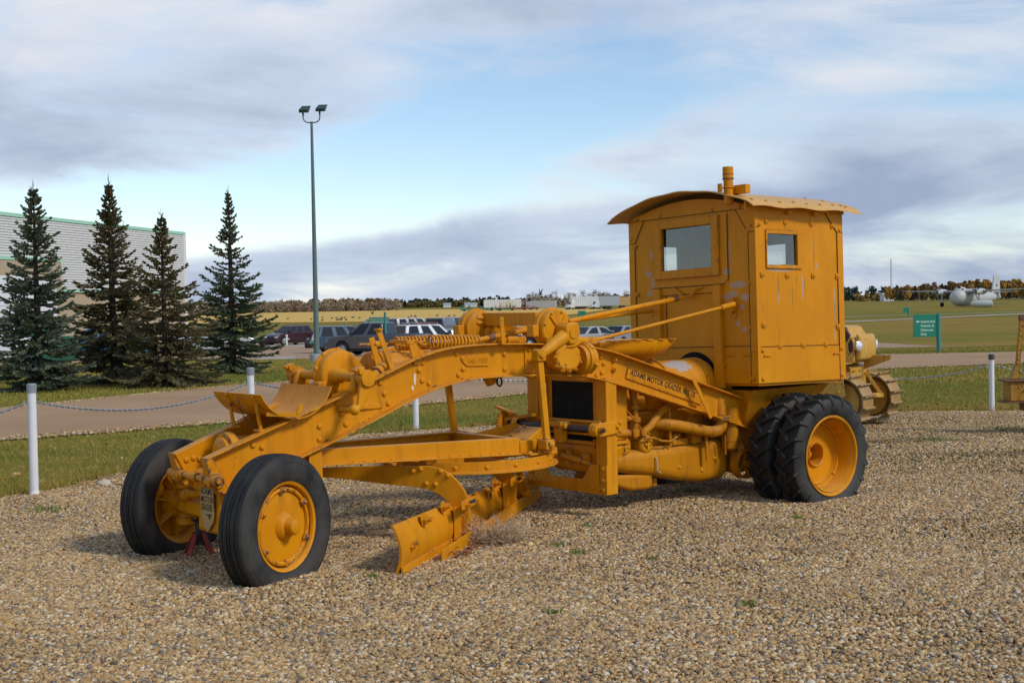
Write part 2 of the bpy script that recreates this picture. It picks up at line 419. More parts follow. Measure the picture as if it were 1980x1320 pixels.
ribbon('parking_lot', [(-75, 78), (-40, 74), (-15.9, 72.5), (-12.5, 70.3), (-9.2, 69.7), (0, 68.5), (10, 68), (24, 68)], [(-75, 140), (-40, 136), (-16, 124), (-12, 122), (-9, 120), (0, 112), (10, 106), (24, 100)], .03, LOT, rag=.3)
ribbon('field_path', [(30, 158), (41, 164), (73.5, 195), (120, 236)], [(30, 162.5), (41, 169), (73.5, 201), (120, 243)], .04, PATH, 30, 3, .3)
ribbon('field_path', [(-60, 150), (-34, 146), (-10, 142), (18, 139), (50, 200), (80, 213), (130, 232)], [(-60, 151.2), (-34, 147.2), (-10, 143.2), (18, 140.2), (50, 203), (80, 216), (130, 235)], .04, PATH, 40, 2, .1)
ribbon('stubble_field', [(-260, 300), (-140, 280), (-52, 256), (-12, 228), (2, 232), (14, 300)], [(-700, 760), (-400, 760), (-200, 760), (-60, 720), (20, 600), (30, 420)], .08, WHEAT, 40, 14, 1.0)

def gn_scatter(name, carrier_v, carrier_f, dens, mat, size, flat=(1, .82, .6), variants=4, seed=1, smin=.3, smax=1.25, tilt=.45, sub=2, rough=.75):
    me = bpy.data.meshes.new(name); me.from_pydata(carrier_v, [], carrier_f)
    at = me.attributes.new('dens', 'FLOAT', 'FACE'); at.data.foreach_set('value', dens)
    me.materials.append(mat)
    o = bpy.data.objects.new(name, me); COL.objects.link(o)
    ng = bpy.data.node_groups.new(name, 'GeometryNodeTree')
    ng.interface.new_socket('Geometry', in_out='INPUT', socket_type='NodeSocketGeometry')
    ng.interface.new_socket('Geometry', in_out='OUTPUT', socket_type='NodeSocketGeometry')
    N = lambda t: ng.nodes.new(t); L = ng.links.new
    gi, go = N('NodeGroupInput'), N('NodeGroupOutput')
    dp = N('GeometryNodeDistributePointsOnFaces'); dp.inputs['Seed'].default_value = seed
    na = N('GeometryNodeInputNamedAttribute'); na.data_type = 'FLOAT'; na.inputs['Name'].default_value = 'dens'
    L(gi.outputs[0], dp.inputs['Mesh']); L(na.outputs[0], dp.inputs['Density'])
    g2i = N('GeometryNodeGeometryToInstance')
    for k in range(variants):
        ic = N('GeometryNodeMeshIcoSphere'); ic.inputs['Radius'].default_value = size; ic.inputs['Subdivisions'].default_value = sub
        nz = N('ShaderNodeTexNoise'); nz.noise_dimensions = '4D'; nz.inputs['W'].default_value = k * 3.7 + seed; nz.inputs['Scale'].default_value = .85 / size; nz.inputs['Detail'].default_value = 1
        vm = N('ShaderNodeVectorMath'); vm.operation = 'SUBTRACT'; vm.inputs[1].default_value = (.5, .5, .5); L(nz.outputs['Color'], vm.inputs[0])
        vs = N('ShaderNodeVectorMath'); vs.operation = 'SCALE'; vs.inputs['Scale'].default_value = size * rough * 2; L(vm.outputs[0], vs.inputs[0])
        sp = N('GeometryNodeSetPosition'); L(ic.outputs[0], sp.inputs['Geometry']); L(vs.outputs[0], sp.inputs['Offset'])
        tf = N('GeometryNodeTransform'); tf.inputs['Scale'].default_value = (flat[0], flat[1] * (.85 + .1 * k), flat[2] * (.8 + .15 * k)); L(sp.outputs[0], tf.inputs[0])
        sm = N('GeometryNodeSetShadeSmooth'); L(tf.outputs[0], sm.inputs[0])
        L(sm.outputs[0], g2i.inputs[0])
    io = N('GeometryNodeInstanceOnPoints'); io.inputs['Pick Instance'].default_value = True
    L(dp.outputs['Points'], io.inputs['Points']); L(g2i.outputs[0], io.inputs['Instance'])
    rv = N('FunctionNodeRandomValue'); rv.data_type = 'FLOAT_VECTOR'; rv.inputs[0].default_value = (-tilt, -tilt, 0); rv.inputs[1].default_value = (tilt, tilt, 6.283)
    L(rv.outputs[0], io.inputs['Rotation'])
    rs = N('FunctionNodeRandomValue'); rs.data_type = 'FLOAT'; rs.inputs[2].default_value = smin ** .4; rs.inputs[3].default_value = smax ** .4; rs.inputs['Seed'].default_value = 5
    pw = N('ShaderNodeMath'); pw.operation = 'POWER'; pw.inputs[1].default_value = 2.5; L(rs.outputs[1], pw.inputs[0]); L(pw.outputs[0], io.inputs['Scale'])
    rt = N('FunctionNodeRandomValue'); rt.data_type = 'FLOAT'; rt.inputs['Seed'].default_value = 9
    st = N('GeometryNodeStoreNamedAttribute'); st.data_type = 'FLOAT'; st.domain = 'INSTANCE'; st.inputs['Name'].default_value = 'tone'
    L(io.outputs[0], st.inputs['Geometry']); L(rt.outputs[1], st.inputs['Value'])
    ms = N('GeometryNodeSetMaterial'); ms.inputs['Material'].default_value = mat
    L(st.outputs[0], ms.inputs['Geometry']); L(ms.outputs[0], go.inputs[0])
    md = o.modifiers.new('scatter', 'NODES'); md.node_group = ng
    o['kind'] = 'stuff'
    return o
def peb_mat(name, tones):
    m = NT(name); a = m.n('ShaderNodeAttribute', attribute_type='INSTANCER', attribute_name='tone')
    r = m.n('ShaderNodeValToRGB'); r.color_ramp.interpolation = 'CONSTANT'
    for i, t in enumerate(tones):
        e = r.color_ramp.elements[i] if i < 2 else r.color_ramp.elements.new(i / len(tones))
        e.position = i / len(tones); e.color = t + (1,)
    m.l(a.outputs['Fac'], r.inputs[0])
    n = m.noise(m.coord('Object'), 90, 4, .6)
    big = m.noise(m.coord('World'), .55, 5, .62)
    col = m.mix(m.rng(n, .3, .7), m.mix(1, r.outputs[0], (.86, .85, .83), 'MULTIPLY'), m.mix(1, r.outputs[0], (1.12, 1.12, 1.10), 'MULTIPLY'))
    col = m.mix(m.rng(big, .48, .70, 0, .62), col, m.mix(1, col, (.58, .55, .50), 'MULTIPLY'))   # damp, dusty patches
    stain = blobs(m, [((5.9, 14.7, 0), (1.6, .35, 1)), ((7.2, 13.6, 0), (1.2, .3, 1)), ((4.6, 16.2, 0), (1.1, .3, 1)), ((6.6, 16.0, 0), (1.0, .25, 1)), ((1.4, 8.75, 0), (.22, .06, 1)), ((2.0, 9.3, 0), (.3, .05, 1)), ((.95, 8.9, 0), (.12, .05, 1)), ((3.2, 10.4, 0), (.5, .07, 1))], m.n('ShaderNodeNewGeometry').outputs['Position'], 1.6, 2.2, .55)
    col = m.mix(m.math('MULTIPLY', stain, .6), col, m.mix(1, col, (.36, .34, .32), 'MULTIPLY'))     # damp dark soil showing
    m.set(Base_Color=col, Roughness=m.rng(n, .3, .7, .5, .8), Specular_IOR_Level=.22)
    return m.mat
PT = [(0.424, 0.260, 0.105), (0.551, 0.365, 0.163), (0.318, 0.196, 0.087), (0.488, 0.305, 0.131), (0.657, 0.483, 0.255), (0.223, 0.164, 0.102), (0.509, 0.297, 0.112), (0.424, 0.278, 0.131), (0.138, 0.108, 0.073), (0.583, 0.388, 0.179), (0.456, 0.287, 0.128), (0.360, 0.287, 0.185),
      (0.530, 0.365, 0.179), (0.318, 0.173, 0.076), (0.657, 0.519, 0.312), (0.403, 0.264, 0.128), (.62, .54, .42), (.50, .355, .19), (.17, .16, .155), (.42, .30, .17)]
PEB = peb_mat('pebble', PT)
def inside(x, y, P):
    c = False; j = len(P) - 1
    for i in range(len(P)):
        if (P[i][1] > y) != (P[j][1] > y) and x < (P[j][0] - P[i][0]) * (y - P[i][1]) / (P[j][1] - P[i][1]) + P[i][0]: c = not c
        j = i
    return c
PP = [(p[0], p[1]) for p in pv]
cv, cf, dn = [], [], []
st = .25
y = 4.6
while y < 21:
    hw = y * .375 + 1.3; x = -hw
    while x < hw:
        if inside(x + st / 2, y + st / 2, PP):
            b = len(cv); zz = max(terr(y), -.06) + .014
            cv += [(x, y, zz), (x + st, y, zz), (x + st, y + st, zz), (x, y + st, zz)]; cf.append((b, b + 1, b + 2, b + 3))
            dn.append((6300 if y < 9.5 else 4400 if y < 13 else 2200) * min(1.1, max(.45, .85 + .35 * math.sin(x * 1.7 + 1.3 * math.sin(y * 1.1)) * math.sin(y * 1.9 + x * .6) + random.uniform(-.12, .12))))
        x += st
    y += st
peb = gn_scatter('gravel_pebbles', cv, cf, dn, PEB, .0080, smin=.42, smax=2.2)
tag(peb, 'loose tan and grey pebbles covering the display pad')
dn2 = [26 if random.random() < .5 else 8 for _ in dn]
peb2 = gn_scatter('gravel_stones', cv, cf, dn2, PEB, .021, seed=4, smin=.5, smax=1.3)
tag(peb2, 'larger loose stones scattered over the pebbles')
# gravel kicked onto the road edges
cv2, cf2 = [], []
for A, B in ((RN, .5), (RF, -.4)):
    P = resample(A, 240)
    for i in range(239):
        if not (-12 < P[i][0] < 16): continue
        a, c = P[i], P[i + 1]; nv = np.array([-(c - a)[1], (c - a)[0]]); nv /= np.hypot(*nv); b = len(cv2)
        for q in (a - nv * .15, c - nv * .15, c + nv * abs(B) * (1 if B > 0 else -1), a + nv * abs(B) * (1 if B > 0 else -1)): cv2.append(gz(q[0], q[1], .026))
        cf2.append((b, b + 1, b + 2, b + 3))
peb3 = gn_scatter('road_pebbles', cv2, cf2, [320] * len(cf2), PEB, .02, seed=8)
tag(peb3, 'pale loose stones along the edges of the gravel road')

# mown grass blades
def blade_mat(name):
    m = NT(name); c = m.coord('World')
    a = m.noise(m.coord('World', (.10, .30, 1)), .9, 5, .6); b = m.noise(c, 2.2, 6, .65); f = m.noise(c, 25, 4, .7)
    k = m.math('ADD', m.math('MULTIPLY', a, .65), m.math('MULTIPLY', b, .35))
    col = m.mix(m.rng(k, .40, .60), (.150, .175, .022), (.335, .245, .052)); col = m.mix(m.rng(f, .48, .68), col, (.42, .31, .09))
    m.set(Base_Color=col, Roughness=.8, Specular_IOR_Level=.15)
    m.b.inputs['Subsurface Weight'].default_value = 0
    return m.mat
BLADE = blade_mat('grass_blade')
def blades(name, pts, hmin, hmax, wd, seed):
    r = np.random.RandomState(seed); P = np.asarray(pts); n = len(P)
    a = r.rand(n) * 6.283; hh = hmin + (hmax - hmin) * r.rand(n) ** 1.5; ww = wd * (.6 + .8 * r.rand(n)); ln = (r.rand(n, 2) - .5) * 1.3
    dx = np.c_[np.cos(a), np.sin(a)] * ww[:, None] / 2
    V = np.zeros((n, 3, 3)); V[:, 0, :2] = P[:, :2] - dx; V[:, 1, :2] = P[:, :2] + dx; V[:, 2, :2] = P[:, :2] + ln * hh[:, None]
    V[:, :2, 2] = P[:, None, 2] - .005; V[:, 2, 2] = P[:, 2] + hh
    o = raw(name, V.reshape(-1, 3), np.arange(n * 3).reshape(-1, 3), BLADE); o['kind'] = 'stuff'; return o
def polyroad():
    return [tuple(p) for p in RN] + [tuple(p) for p in reversed(RF)]
RP = polyroad()
r0 = np.random.RandomState(3); pts = []
def sow(n, y0, y1, spread):
    out = []
    Y = y0 + (y1 - y0) * r0.rand(n); X = (r0.rand(n) * 2 - 1) * (Y * spread + 1.0)
    for x, y in zip(X, Y):
        if inside(x, y, PP) or inside(x, y, RP): continue
        out.append((x, y, terr(y)))
    return out
g1 = blades('lawn_grass', sow(230000, 8.5, 29, .40), .02, .055, .010, 1); tag(g1, 'short green and straw coloured grass of the lawn beside the pad')
g2 = blades('lawn_grass', sow(150000, 29, 72, .40), .025, .07, .028, 2); tag(g2, 'mown grass beyond the gravel road around the spruces')
# ragged taller tufts on the pad's edge
P = resample(PADL, 900); pt = []
for i in range(900):
    if -7 < P[i][0] < 10:
        for k in range(26):
            pt.append((P[i][0] + random.gauss(-.05, .07), P[i][1] + random.gauss(.08, .07), terr(P[i][1])))
g3 = blades('verge_grass', pt, .03, .12, .010, 5); tag(g3, 'longer dark green grass fringe along the edge of the gravel pad')
# fallen leaves, daisies
def scatter_bits(name, pts, size, mat, seed, up=.01, label=''):
    r = random.Random(seed); V = []; F = []
    for (x, y, z) in pts:
        a = r.random() * 6.28; s = size * r.uniform(.6, 1.3); t1, t2 = r.uniform(-.5, .5), r.uniform(-.5, .5); b = len(V)
        for k in range(5):
            q = a + k * 1.2566; rr = s * r.uniform(.6, 1.0)
            V.append((x + rr * math.cos(q), y + rr * math.sin(q), z + up + (math.cos(q) * t1 + math.sin(q) * t2) * rr + .3 * s * r.random()))
        F.append((b, b + 1, b + 2, b + 3, b + 4))
    o = raw(name, V, F, mat); tag(o, label, kind='stuff'); return o
LEAF = simple('dry_leaf', (.22, .075, .03), .8, var=.5, scale=3); LEAF2 = simple('pale_leaf', (.34, .2, .09), .8, var=.4, scale=3)
DAISY = simple('seed_head', (.75, .75, .70), .8)
lp = sow(420, 12, 24, .4); scatter_bits('fallen_leaves', lp[:170], .032, LEAF2, 1, .05, 'fallen brown leaves on the lawn')
scatter_bits('white_seed_heads', [p for p in sow(160, 13, 20, .4)], .014, DAISY, 2, .055, 'small white seed heads dotted over the lawn')
el = [(P[i][0] + random.gauss(.12, .15), P[i][1] - abs(random.gauss(0, .12)), .03) for i in range(260, 620) for k in range(1) if random.random() < .55]
scatter_bits('edge_leaves', el, .03, LEAF, 3, .012, 'red brown dead leaves drifted along the pad edge')
WEED = simple('weed', (.13, .17, .03), .8, var=.4, scale=9)
wp = []
for cx_, cy_, s_ in [(.43, 9.27, .06), (-4.05, 11.8, .16), (.30, 9.6, .05), (.9, 9.0, .04), (2.2, 10.6, .05), (1.3, 7.6, .04), (-.9, 8.6, .03), (3.1, 8.2, .06), (.2, 7.5, .03), (5.0, 16.2, .25), (6.3, 17.4, .3), (1.6, 12.2, .05), (2.9, 7.0, .03), (0.55, 10.4, .05)]:
    wp += [(cx_ + random.gauss(0, s_ * .6), cy_ + random.gauss(0, s_ * .6), .018) for _ in range(int(60 * s_ / .06 + 10))]
wd0 = blades('pad_weeds', wp, .012, .045, .012, 8); wd0.data.materials[0] = WEED; tag(wd0, 'small green weeds growing through the gravel')

# ================================================================== the motor grader
PY = paint('yellow_paint')
PW = paint('worn_yellow_paint', chip=.55)
PX = paint('scuffed_yellow_paint', chip=1.0, chipcol=(.10, .075, .07))
RUST = simple('rusty_steel', (.16, .065, .03), .75, var=.45, scale=14, bump=.3)
DARK = simple('dark_steel', (.035, .032, .032), .55, var=.3, scale=10)
BLACK = simple('radiator_black', (.008, .008, .008), .7, spec=.15)
STEEL = simple('bare_steel', (.28, .29, .31), .38, .85, var=.3, scale=12)
GREYIN = simple('grey_lining', (.11, .107, .105), .8)
INK = simple('black_lettering', (.012, .011, .010), .6)
def rubber(name, dust=.5):
    m = NT(name); c = m.coord('Object'); n = m.noise(c, 7, 6, .62); n2 = m.noise(c, 70, 4, .6)
    col = m.mix(m.rng(n, .40, .72, 0, dust), (.009, .009, .0095), (.055, .050, .042)); col = m.mix(m.rng(n2, .6, .8, 0, .3), col, (.11, .10, .085))
    m.set(Base_Color=col, Roughness=m.rng(n, .3, .7, .55, .8), Specular_IOR_Level=.4); m.bump(n2, .25, .003)
    sp = m.n('ShaderNodeSeparateXYZ'); m.l(c, sp.inputs[0]); sw = m.rng(m.math('ABSOLUTE', sp.outputs[1]), .086, .100)
    dusty = m.math('MULTIPLY', sw, m.rng(m.noise(c, 3.5, 5, .6), .30, .70, .0, .55))
    m.set(Base_Color=m.mix(dusty, col, (.085, .080, .070)))
    return m.mat
RUB = rubber('tyre_rubber', .45); RUB2 = rubber('lug_rubber', .25)
GLASS = glass('cab_glass', (.88, .89, .88))

YAW = math.radians(218.8986)
G = empty('motor_grader', (2.0, 12.443, 0), YAW)
tag(G, 'old yellow motor grader with arched frame, blade and enclosed cab on the gravel', 'road grader')
def half(X): return .43 if X < 1.9 else .43 + (X - 1.9) * (.20 - .43) / (5.35 - 1.9)

# shared small meshes: rivet (dome along +y), bolt (hex head + stub), along +y
_r = MB(); _r.lathe([(0, .021), (.005, .0205), (.011, .016), (.0145, .009), (.016, 0)], n=12); RIV_ME = _r.mesh('rivet', PY)
_b = MB(); _b.lathe([(0, .026), (.004, .026), (.004, .017), (.018, .017), (.018, .009), (.034, .009), (.034, 0)], n=6); BOLT_ME = _b.mesh('bolt', PW, 25)
_b = MB(); _b.lathe([(0, .028), (.005, .028), (.006, .013), (.014, .012), (.015, 0)], n=14); WASH_ME = _b.mesh('bolt', PW, 25)
ROTX = {'+y': (0, 0, 0), '-y': (0, 0, math.pi), '+x': (0, 0, -math.pi / 2), '-x': (0, 0, math.pi / 2), '+z': (math.pi / 2, 0, 0)}
def rivet(parent, p, d='+y', me=None, sc=1.0, name=None):
    me = me or RIV_ME
    return inst(name or ('rivet' if me is RIV_ME else 'bolt'), me, parent, p, ROTX[d] if isinstance(d, str) else d, (sc, sc, sc) if sc != 1 else None)

TOP = [(5.361, .751), (4.958, .895), (4.564, 1.035), (4.236, 1.155), (3.948, 1.272), (3.82, 1.325), (3.708, 1.364), (3.6, 1.392), (3.5, 1.411), (3.4, 1.422), (3.2, 1.430), (3.024, 1.430), (2.685, 1.421), (2.3, 1.396), (2.109, 1.374), (2.0, 1.353), (1.9, 1.325), (1.653, 1.250), (1.244, 1.127), (.811, .997), (.138, .794)]
BOT = [(5.232, .509), (4.676, .703), (4.4, .803), (4.077, .930), (3.8, 1.045), (3.66, 1.098), (3.5, 1.140), (3.379, 1.163), (3.25, 1.175), (3.053, 1.181), (2.666, 1.175), (2.386, 1.160), (2.2, 1.143), (2.089, 1.120), (1.98, 1.092), (1.85, 1.055), (1.588, .978), (1.075, .829), (.297, .590)]
NR = 64
tp, bt = resample(TOP, NR), resample(BOT, NR)
# smooth the resampled curves a little
for arr in (tp, bt):
    for _ in range(3): arr[1:-1] = (arr[:-2] + 2 * arr[1:-1] + arr[2:]) / 4
rails = {}
PX2 = paint('bare_worn_paint', chip=2.0, chipcol=(.075, .052, .055))
PRAIL = paint('rail_paint', chip=.25, lines=[((3.725, .31, 1.19), (.010, .05, .045)), ((3.745, .31, 1.135), (.014, .05, .025))], linecol=(.62, .60, .55))
for s in (1, -1):
    m = MB(); th = .014; fl = .072
    # web
    P = []
    for i in range(NR):
        for (X, Z) in (tp[i], bt[i]):
            a = half(X); P += [(X, s * a, Z), (X, s * (a - th), Z)]
    Fq = []
    for i in range(NR - 1):
        a, b = 4 * i, 4 * i + 4
        Fq += [(a, b, b + 2, a + 2), (a + 1, a + 3, b + 3, b + 1), (a, a + 1, b + 1, b), (a + 2, b + 2, b + 3, a + 3)]
    Fq += [(0, 2, 3, 1), (4 * NR - 4, 4 * NR - 3, 4 * NR - 1, 4 * NR - 2)]
    m.add(P, Fq)
    # flanges, turned outward
    for arr, sg in ((tp, 1), (bt, -1)):
        P = []
        for i in range(NR):
            X, Z = arr[i]; j0, j1 = max(0, i - 1), min(NR - 1, i + 1); tx, tz = arr[j1] - arr[j0]; L = math.hypot(tx, tz); nx, nz = -tz / L, tx / L
            if nz < 0: nx, nz = -nx, -nz
            a = half(X) - th - .001; q = -sg * th; o_ = .0015 * sg
            for (yy, dd) in ((a, o_), (a + fl + th, o_), (a + fl + th, o_ + q * .8), (a, o_ + q)): P.append((X + nx * dd, s * yy, Z + nz * dd))
        Fq = []
        for i in range(NR - 1):
            for k in range(4): Fq.append((4 * i + k, 4 * i + (k + 1) % 4, 4 * i + 4 + (k + 1) % 4, 4 * i + 4 + k))
        Fq += [(0, 3, 2, 1), tuple(4 * NR - 4 + k for k in range(4))]
        m.add(P, Fq)
    rails[s] = m.build('frame_rail', PRAIL if s > 0 else PY, G, bevel=.003, sharp=40)
RIVP = [(4.358, 1.056), (4.324, .981), (4.292, .906), (4.498, .906), (4.5, .816), (4.012, 1.181), (3.98, 1.103), (3.95, 1.033), (3.658, 1.31), (3.689, 1.257), (3.664, 1.181), (3.608, 1.159), (3.367, 1.366), (3.314, 1.327), (3.31, 1.25), (3.351, 1.208), (2.938, 1.347), (2.937, 1.232), (5.28, .707), (5.215, .559), (4.993, .812), (4.929, .793), (4.905, .722), (2.01, 1.29), (1.981, 1.236), (2.001, 1.165), (2.056, 1.148), (.592, .872), (.62, .838), (.594, .798)]
for s in (1, -1):
    for (X, Z) in RIVP:
        rivet(rails[s], (X, s * half(X), Z), '+y' if s > 0 else '-y')
        rivet(rails[s], (X, s * (half(X) - .014), Z), '-y' if s > 0 else '+y')
    for (X, Z) in [(1.881, 1.265), (1.883, 1.187), (1.885, 1.107), (.975, .832)]:
        rivet(rails[s], (X, s * half(X), Z), '+y' if s > 0 else '-y', BOLT_ME, 1.15)
    # splice plate where the arch meets the rear frame
    m = MB(); h1, h2 = half(2.755), half(2.40)
    m.hexa([(2.755, s * h1, 1.195), (2.40, s * h2, 1.185), (2.40, s * (h2 + .012), 1.185), (2.755, s * (h1 + .012), 1.195), (2.755, s * h1, 1.40), (2.40, s * h2, 1.385), (2.40, s * (h2 + .012), 1.385), (2.755, s * (h1 + .012), 1.40)])
    sp = m.build('splice_plate', PY, rails[s], bevel=.002)
    for Z in (1.374, 1.29, 1.211):
        rivet(rails[s], (2.718, s * (half(2.718) + .012), Z), '+y' if s > 0 else '-y')
# worn white scuff where a chain rubbed the arch (chipped paint)
# raised hexagonal number plate on the near rail
nx = lambda X: half(X)
m = MB(); hexp = [(3.324, 1.308), (3.274, 1.349), (3.091, 1.355), (3.061, 1.317), (3.087, 1.264), (3.282, 1.270)]
m.prismf(hexp, lambda p, q, c: (p, half(p) + c, q), 0.0, .011)
cxh, czh = 3.19, 1.31
npl = m.build('number_plate', PY, rails[1], bevel=.003)
def face_y(X, Y, Z, ang=0.0):     # text lying on a +y face, reading towards -x
    a = math.atan((.43 - .20) / (5.35 - 1.9)) if X > 1.9 else 0
    return Matrix.Translation((X, Y, Z)) @ Matrix.Rotation(math.pi + a * -1, 4, 'Z') @ Matrix.Rotation(ang, 4, 'Y') @ Matrix.Rotation(math.pi / 2, 4, 'X')
text('number', 'ME-900', .056, PY, npl, face_y(3.268, half(3.268) + .011, 1.290), .004, .0012)
# lettered name plate on the sloping rear rail
m = MB(); plate = [(1.725, 1.197), (1.748, 1.113), (.885, .846), (.850, .925)]
m.prism(plate, 'y', .43, .438)
pl = m.build('name_plate', PY, rails[1], bevel=.002)
m = MB()
for i in range(4):
    a, b = plate[i], plate[(i + 1) % 4]; m.bar((a[0], .440, a[1]), (b[0], .440, b[1]), .007, .006, (0, 1, 0))
m.build('plate_border', PW, pl)
sl = math.atan2(1.197 - .925, 1.725 - .850)
def face_sl(X, Z): return Matrix.Translation((X, .4385, Z)) @ Matrix.Rotation(math.pi, 4, 'Z') @ Matrix.Rotation(sl, 4, 'Y') @ Matrix.Rotation(math.pi / 2, 4, 'X')
text('lettering', 'ADAMS MOTOR GRADER NO 10', .0605, INK, pl, face_sl(1.705, 1.137), .0015, .0022, 1.05, .85)
text('lettering', 'MFG. BY J.D. ADAMS & CO. INDIANAPOLIS IND. U.S.A.', .021, PW, pl, face_sl(1.712, 1.108), .0008, 0.0, 1.1, 1.0)
# stay strap down to the exhaust
m = MB(); m.bar((1.055, .520, 1.07), (.86, .53, .735), .036, .008, (1, 0, 0)); m.build('stay_strap', PY, G)

# ---- front bolster between the rails
m = MB()
m.lathe([(4.60, .0), (4.60, .125), (5.12, .125), (5.13, .11), (5.13, 0)], (0, 0, .735), (1, 0, 0), 28)
m.build('bolster_tube', PW, G, bevel=.004)
m = MB(); m.lathe([(5.04, .125), (5.04, .158), (5.10, .158), (5.10, .125)], (0, 0, .735), (1, 0, 0), 28); m.lathe([(4.70, .125), (4.70, .15), (4.74, .15), (4.74, .125)], (0, 0, .735), (1, 0, 0), 28)
m.build('bolster_collar', PX2, G, bevel=.003)
m = MB(); m.hexa([(5.16, -.205, .47), (5.235, -.205, .50), (5.235, .205, .50), (5.16, .205, .47), (5.16, -.20, .66), (5.25, -.20, .62), (5.25, .20, .62), (5.16, .20, .66)])
m.build('front_casting', PX, G, bevel=.02)
for s in (1, -1):
    m = MB(); m.prism([(5.372, .760), (5.345, .64), (5.30, .54), (5.235, .505), (5.20, .52), (5.285, .70), (5.32, .755)], 'y', s * .2 if s > 0 else -.285, s * .285 if s > 0 else -.2)
    m.build('nose_gusset', PX2, G, bevel=.004)
    for (X, Z) in [(5.30, .705), (5.345, .715), (5.27, .60)]:
        rivet(G, (X - .12, s * (half(5.2) - .016), Z), '-y' if s > 0 else '+y')
m = MB()
m.cyl((5.315, -.36, .612), (5.315, .36, .612), .021); 
for y0, y1, r in [(-.37, -.30, .032), (-.06, .05, .03), (.10, .17, .028), (.22, .345, .034), (-.24, -.14, .03)]: m.cyl((5.315, y0, .612), (5.315, y1, .612), r)
m.build('tow_pin', PX2, G, bevel=.004)
for s in (1, -1):
    m = MB(); m.lathe([(s * .20, .0), (s * .20, .055), (s * .30, .055), (s * .30, 0)], (5.30, 0, .605), (0, 1, 0), 20); m.build('pin_boss', PX2, G, bevel=.006)
# hanging shield plate with the maker's words
m = MB(); m.prism([(-.065, .53), (.118, .53), (.122, .39), (.102, .30), (.03, .235), (-.02, .27), (-.065, .38)], 'x', 5.235, 5.245)
sh = m.build('shield_plate', simple('tan_paint', (.46, .30, .12), .55, var=.12), G, bevel=.002)
Mx = lambda Y, Z: Matrix.Translation((5.2455, Y, Z)) @ Matrix.Rotation(math.pi / 2, 4, 'Z') @ Matrix.Rotation(math.pi / 2, 4, 'X')
for i, tx in enumerate(('ADAMS', 'MOTOR', 'GRADER')):
    text('lettering', tx, .062 if i < 2 else .066, INK, sh, Mx(-.058, .488 - i * .054), .0008, .0012, 1.0, (.82, .80, .66)[i])
m = MB(); m.tube([(5.247, .02, .355), (5.250, .07, .345), (5.249, .10, .36)], .004, 6); m.tube([(5.250, .07, .365), (5.250, .072, .325)], .003, 6); m.build('split_pin', DARK, sh)
# ---- front axle
m = MB()
m.hexa([(5.03, -.58, .30), (5.19, -.58, .30), (5.19, .58, .30), (5.03, .58, .30), (5.05, -.58, .40), (5.17, -.58, .40), (5.17, .58, .40), (5.05, .58, .40)])
m.build('front_axle', PW, G, bevel=.02)
m = MB(); m.hexa([(4.92, -.17, .22), (5.225, -.17, .22), (5.225, .17, .22), (4.92, .17, .22), (4.95, -.15, .60), (5.21, -.15, .60), (5.21, .15, .60), (4.95, .15, .60)]); m.build('axle_pivot', PY, G, bevel=.03)
STEER = R(21)
for s in (1, -1):
    m = MB(); c = Vector((5.115, s * .57, .36))
    m.cyl(c + Vector((0, 0, -.15)), c + Vector((0, 0, .15)), .055, n=18); m.lathe([(-.16, 0), (-.16, .045), (-.15, .07), (-.11, .07), (-.10, .055)], c, (0, 0, 1), 18); m.lathe([(.16, 0), (.16, .045), (.15, .07), (.11, .07), (.10, .055)], c, (0, 0, 1), 18)
    m.build('king_pin', PW, G, bevel=.004)
    m = MB(); d = Vector((-math.sin(STEER), math.cos(STEER), 0)) * s
    m.cyl(c + d * .02, c + d * .14, .06, .05); m.build('stub_axle', PX, G)
    m = MB(); e = c - Vector((math.cos(STEER), math.sin(STEER), 0)) * .24 + Vector((0, -s * .04, -.02))
    m.bar(c + Vector((0, 0, .03)), e, .06, .035); m.sph(e, .038); m.build('steering_arm', PX, G, bevel=.008)
    if s == 1: eL = e
    else: eR = e
m = MB(); m.cyl(eL, eR, .017, n=12); m.build('tie_rod', PW, G)
m = MB(); m.cyl((5.17, -.44, .43), (5.20, -.02, .50), .026, n=12); m.sph((5.17, -.44, .43), .045); m.build('drag_link', PX, G)

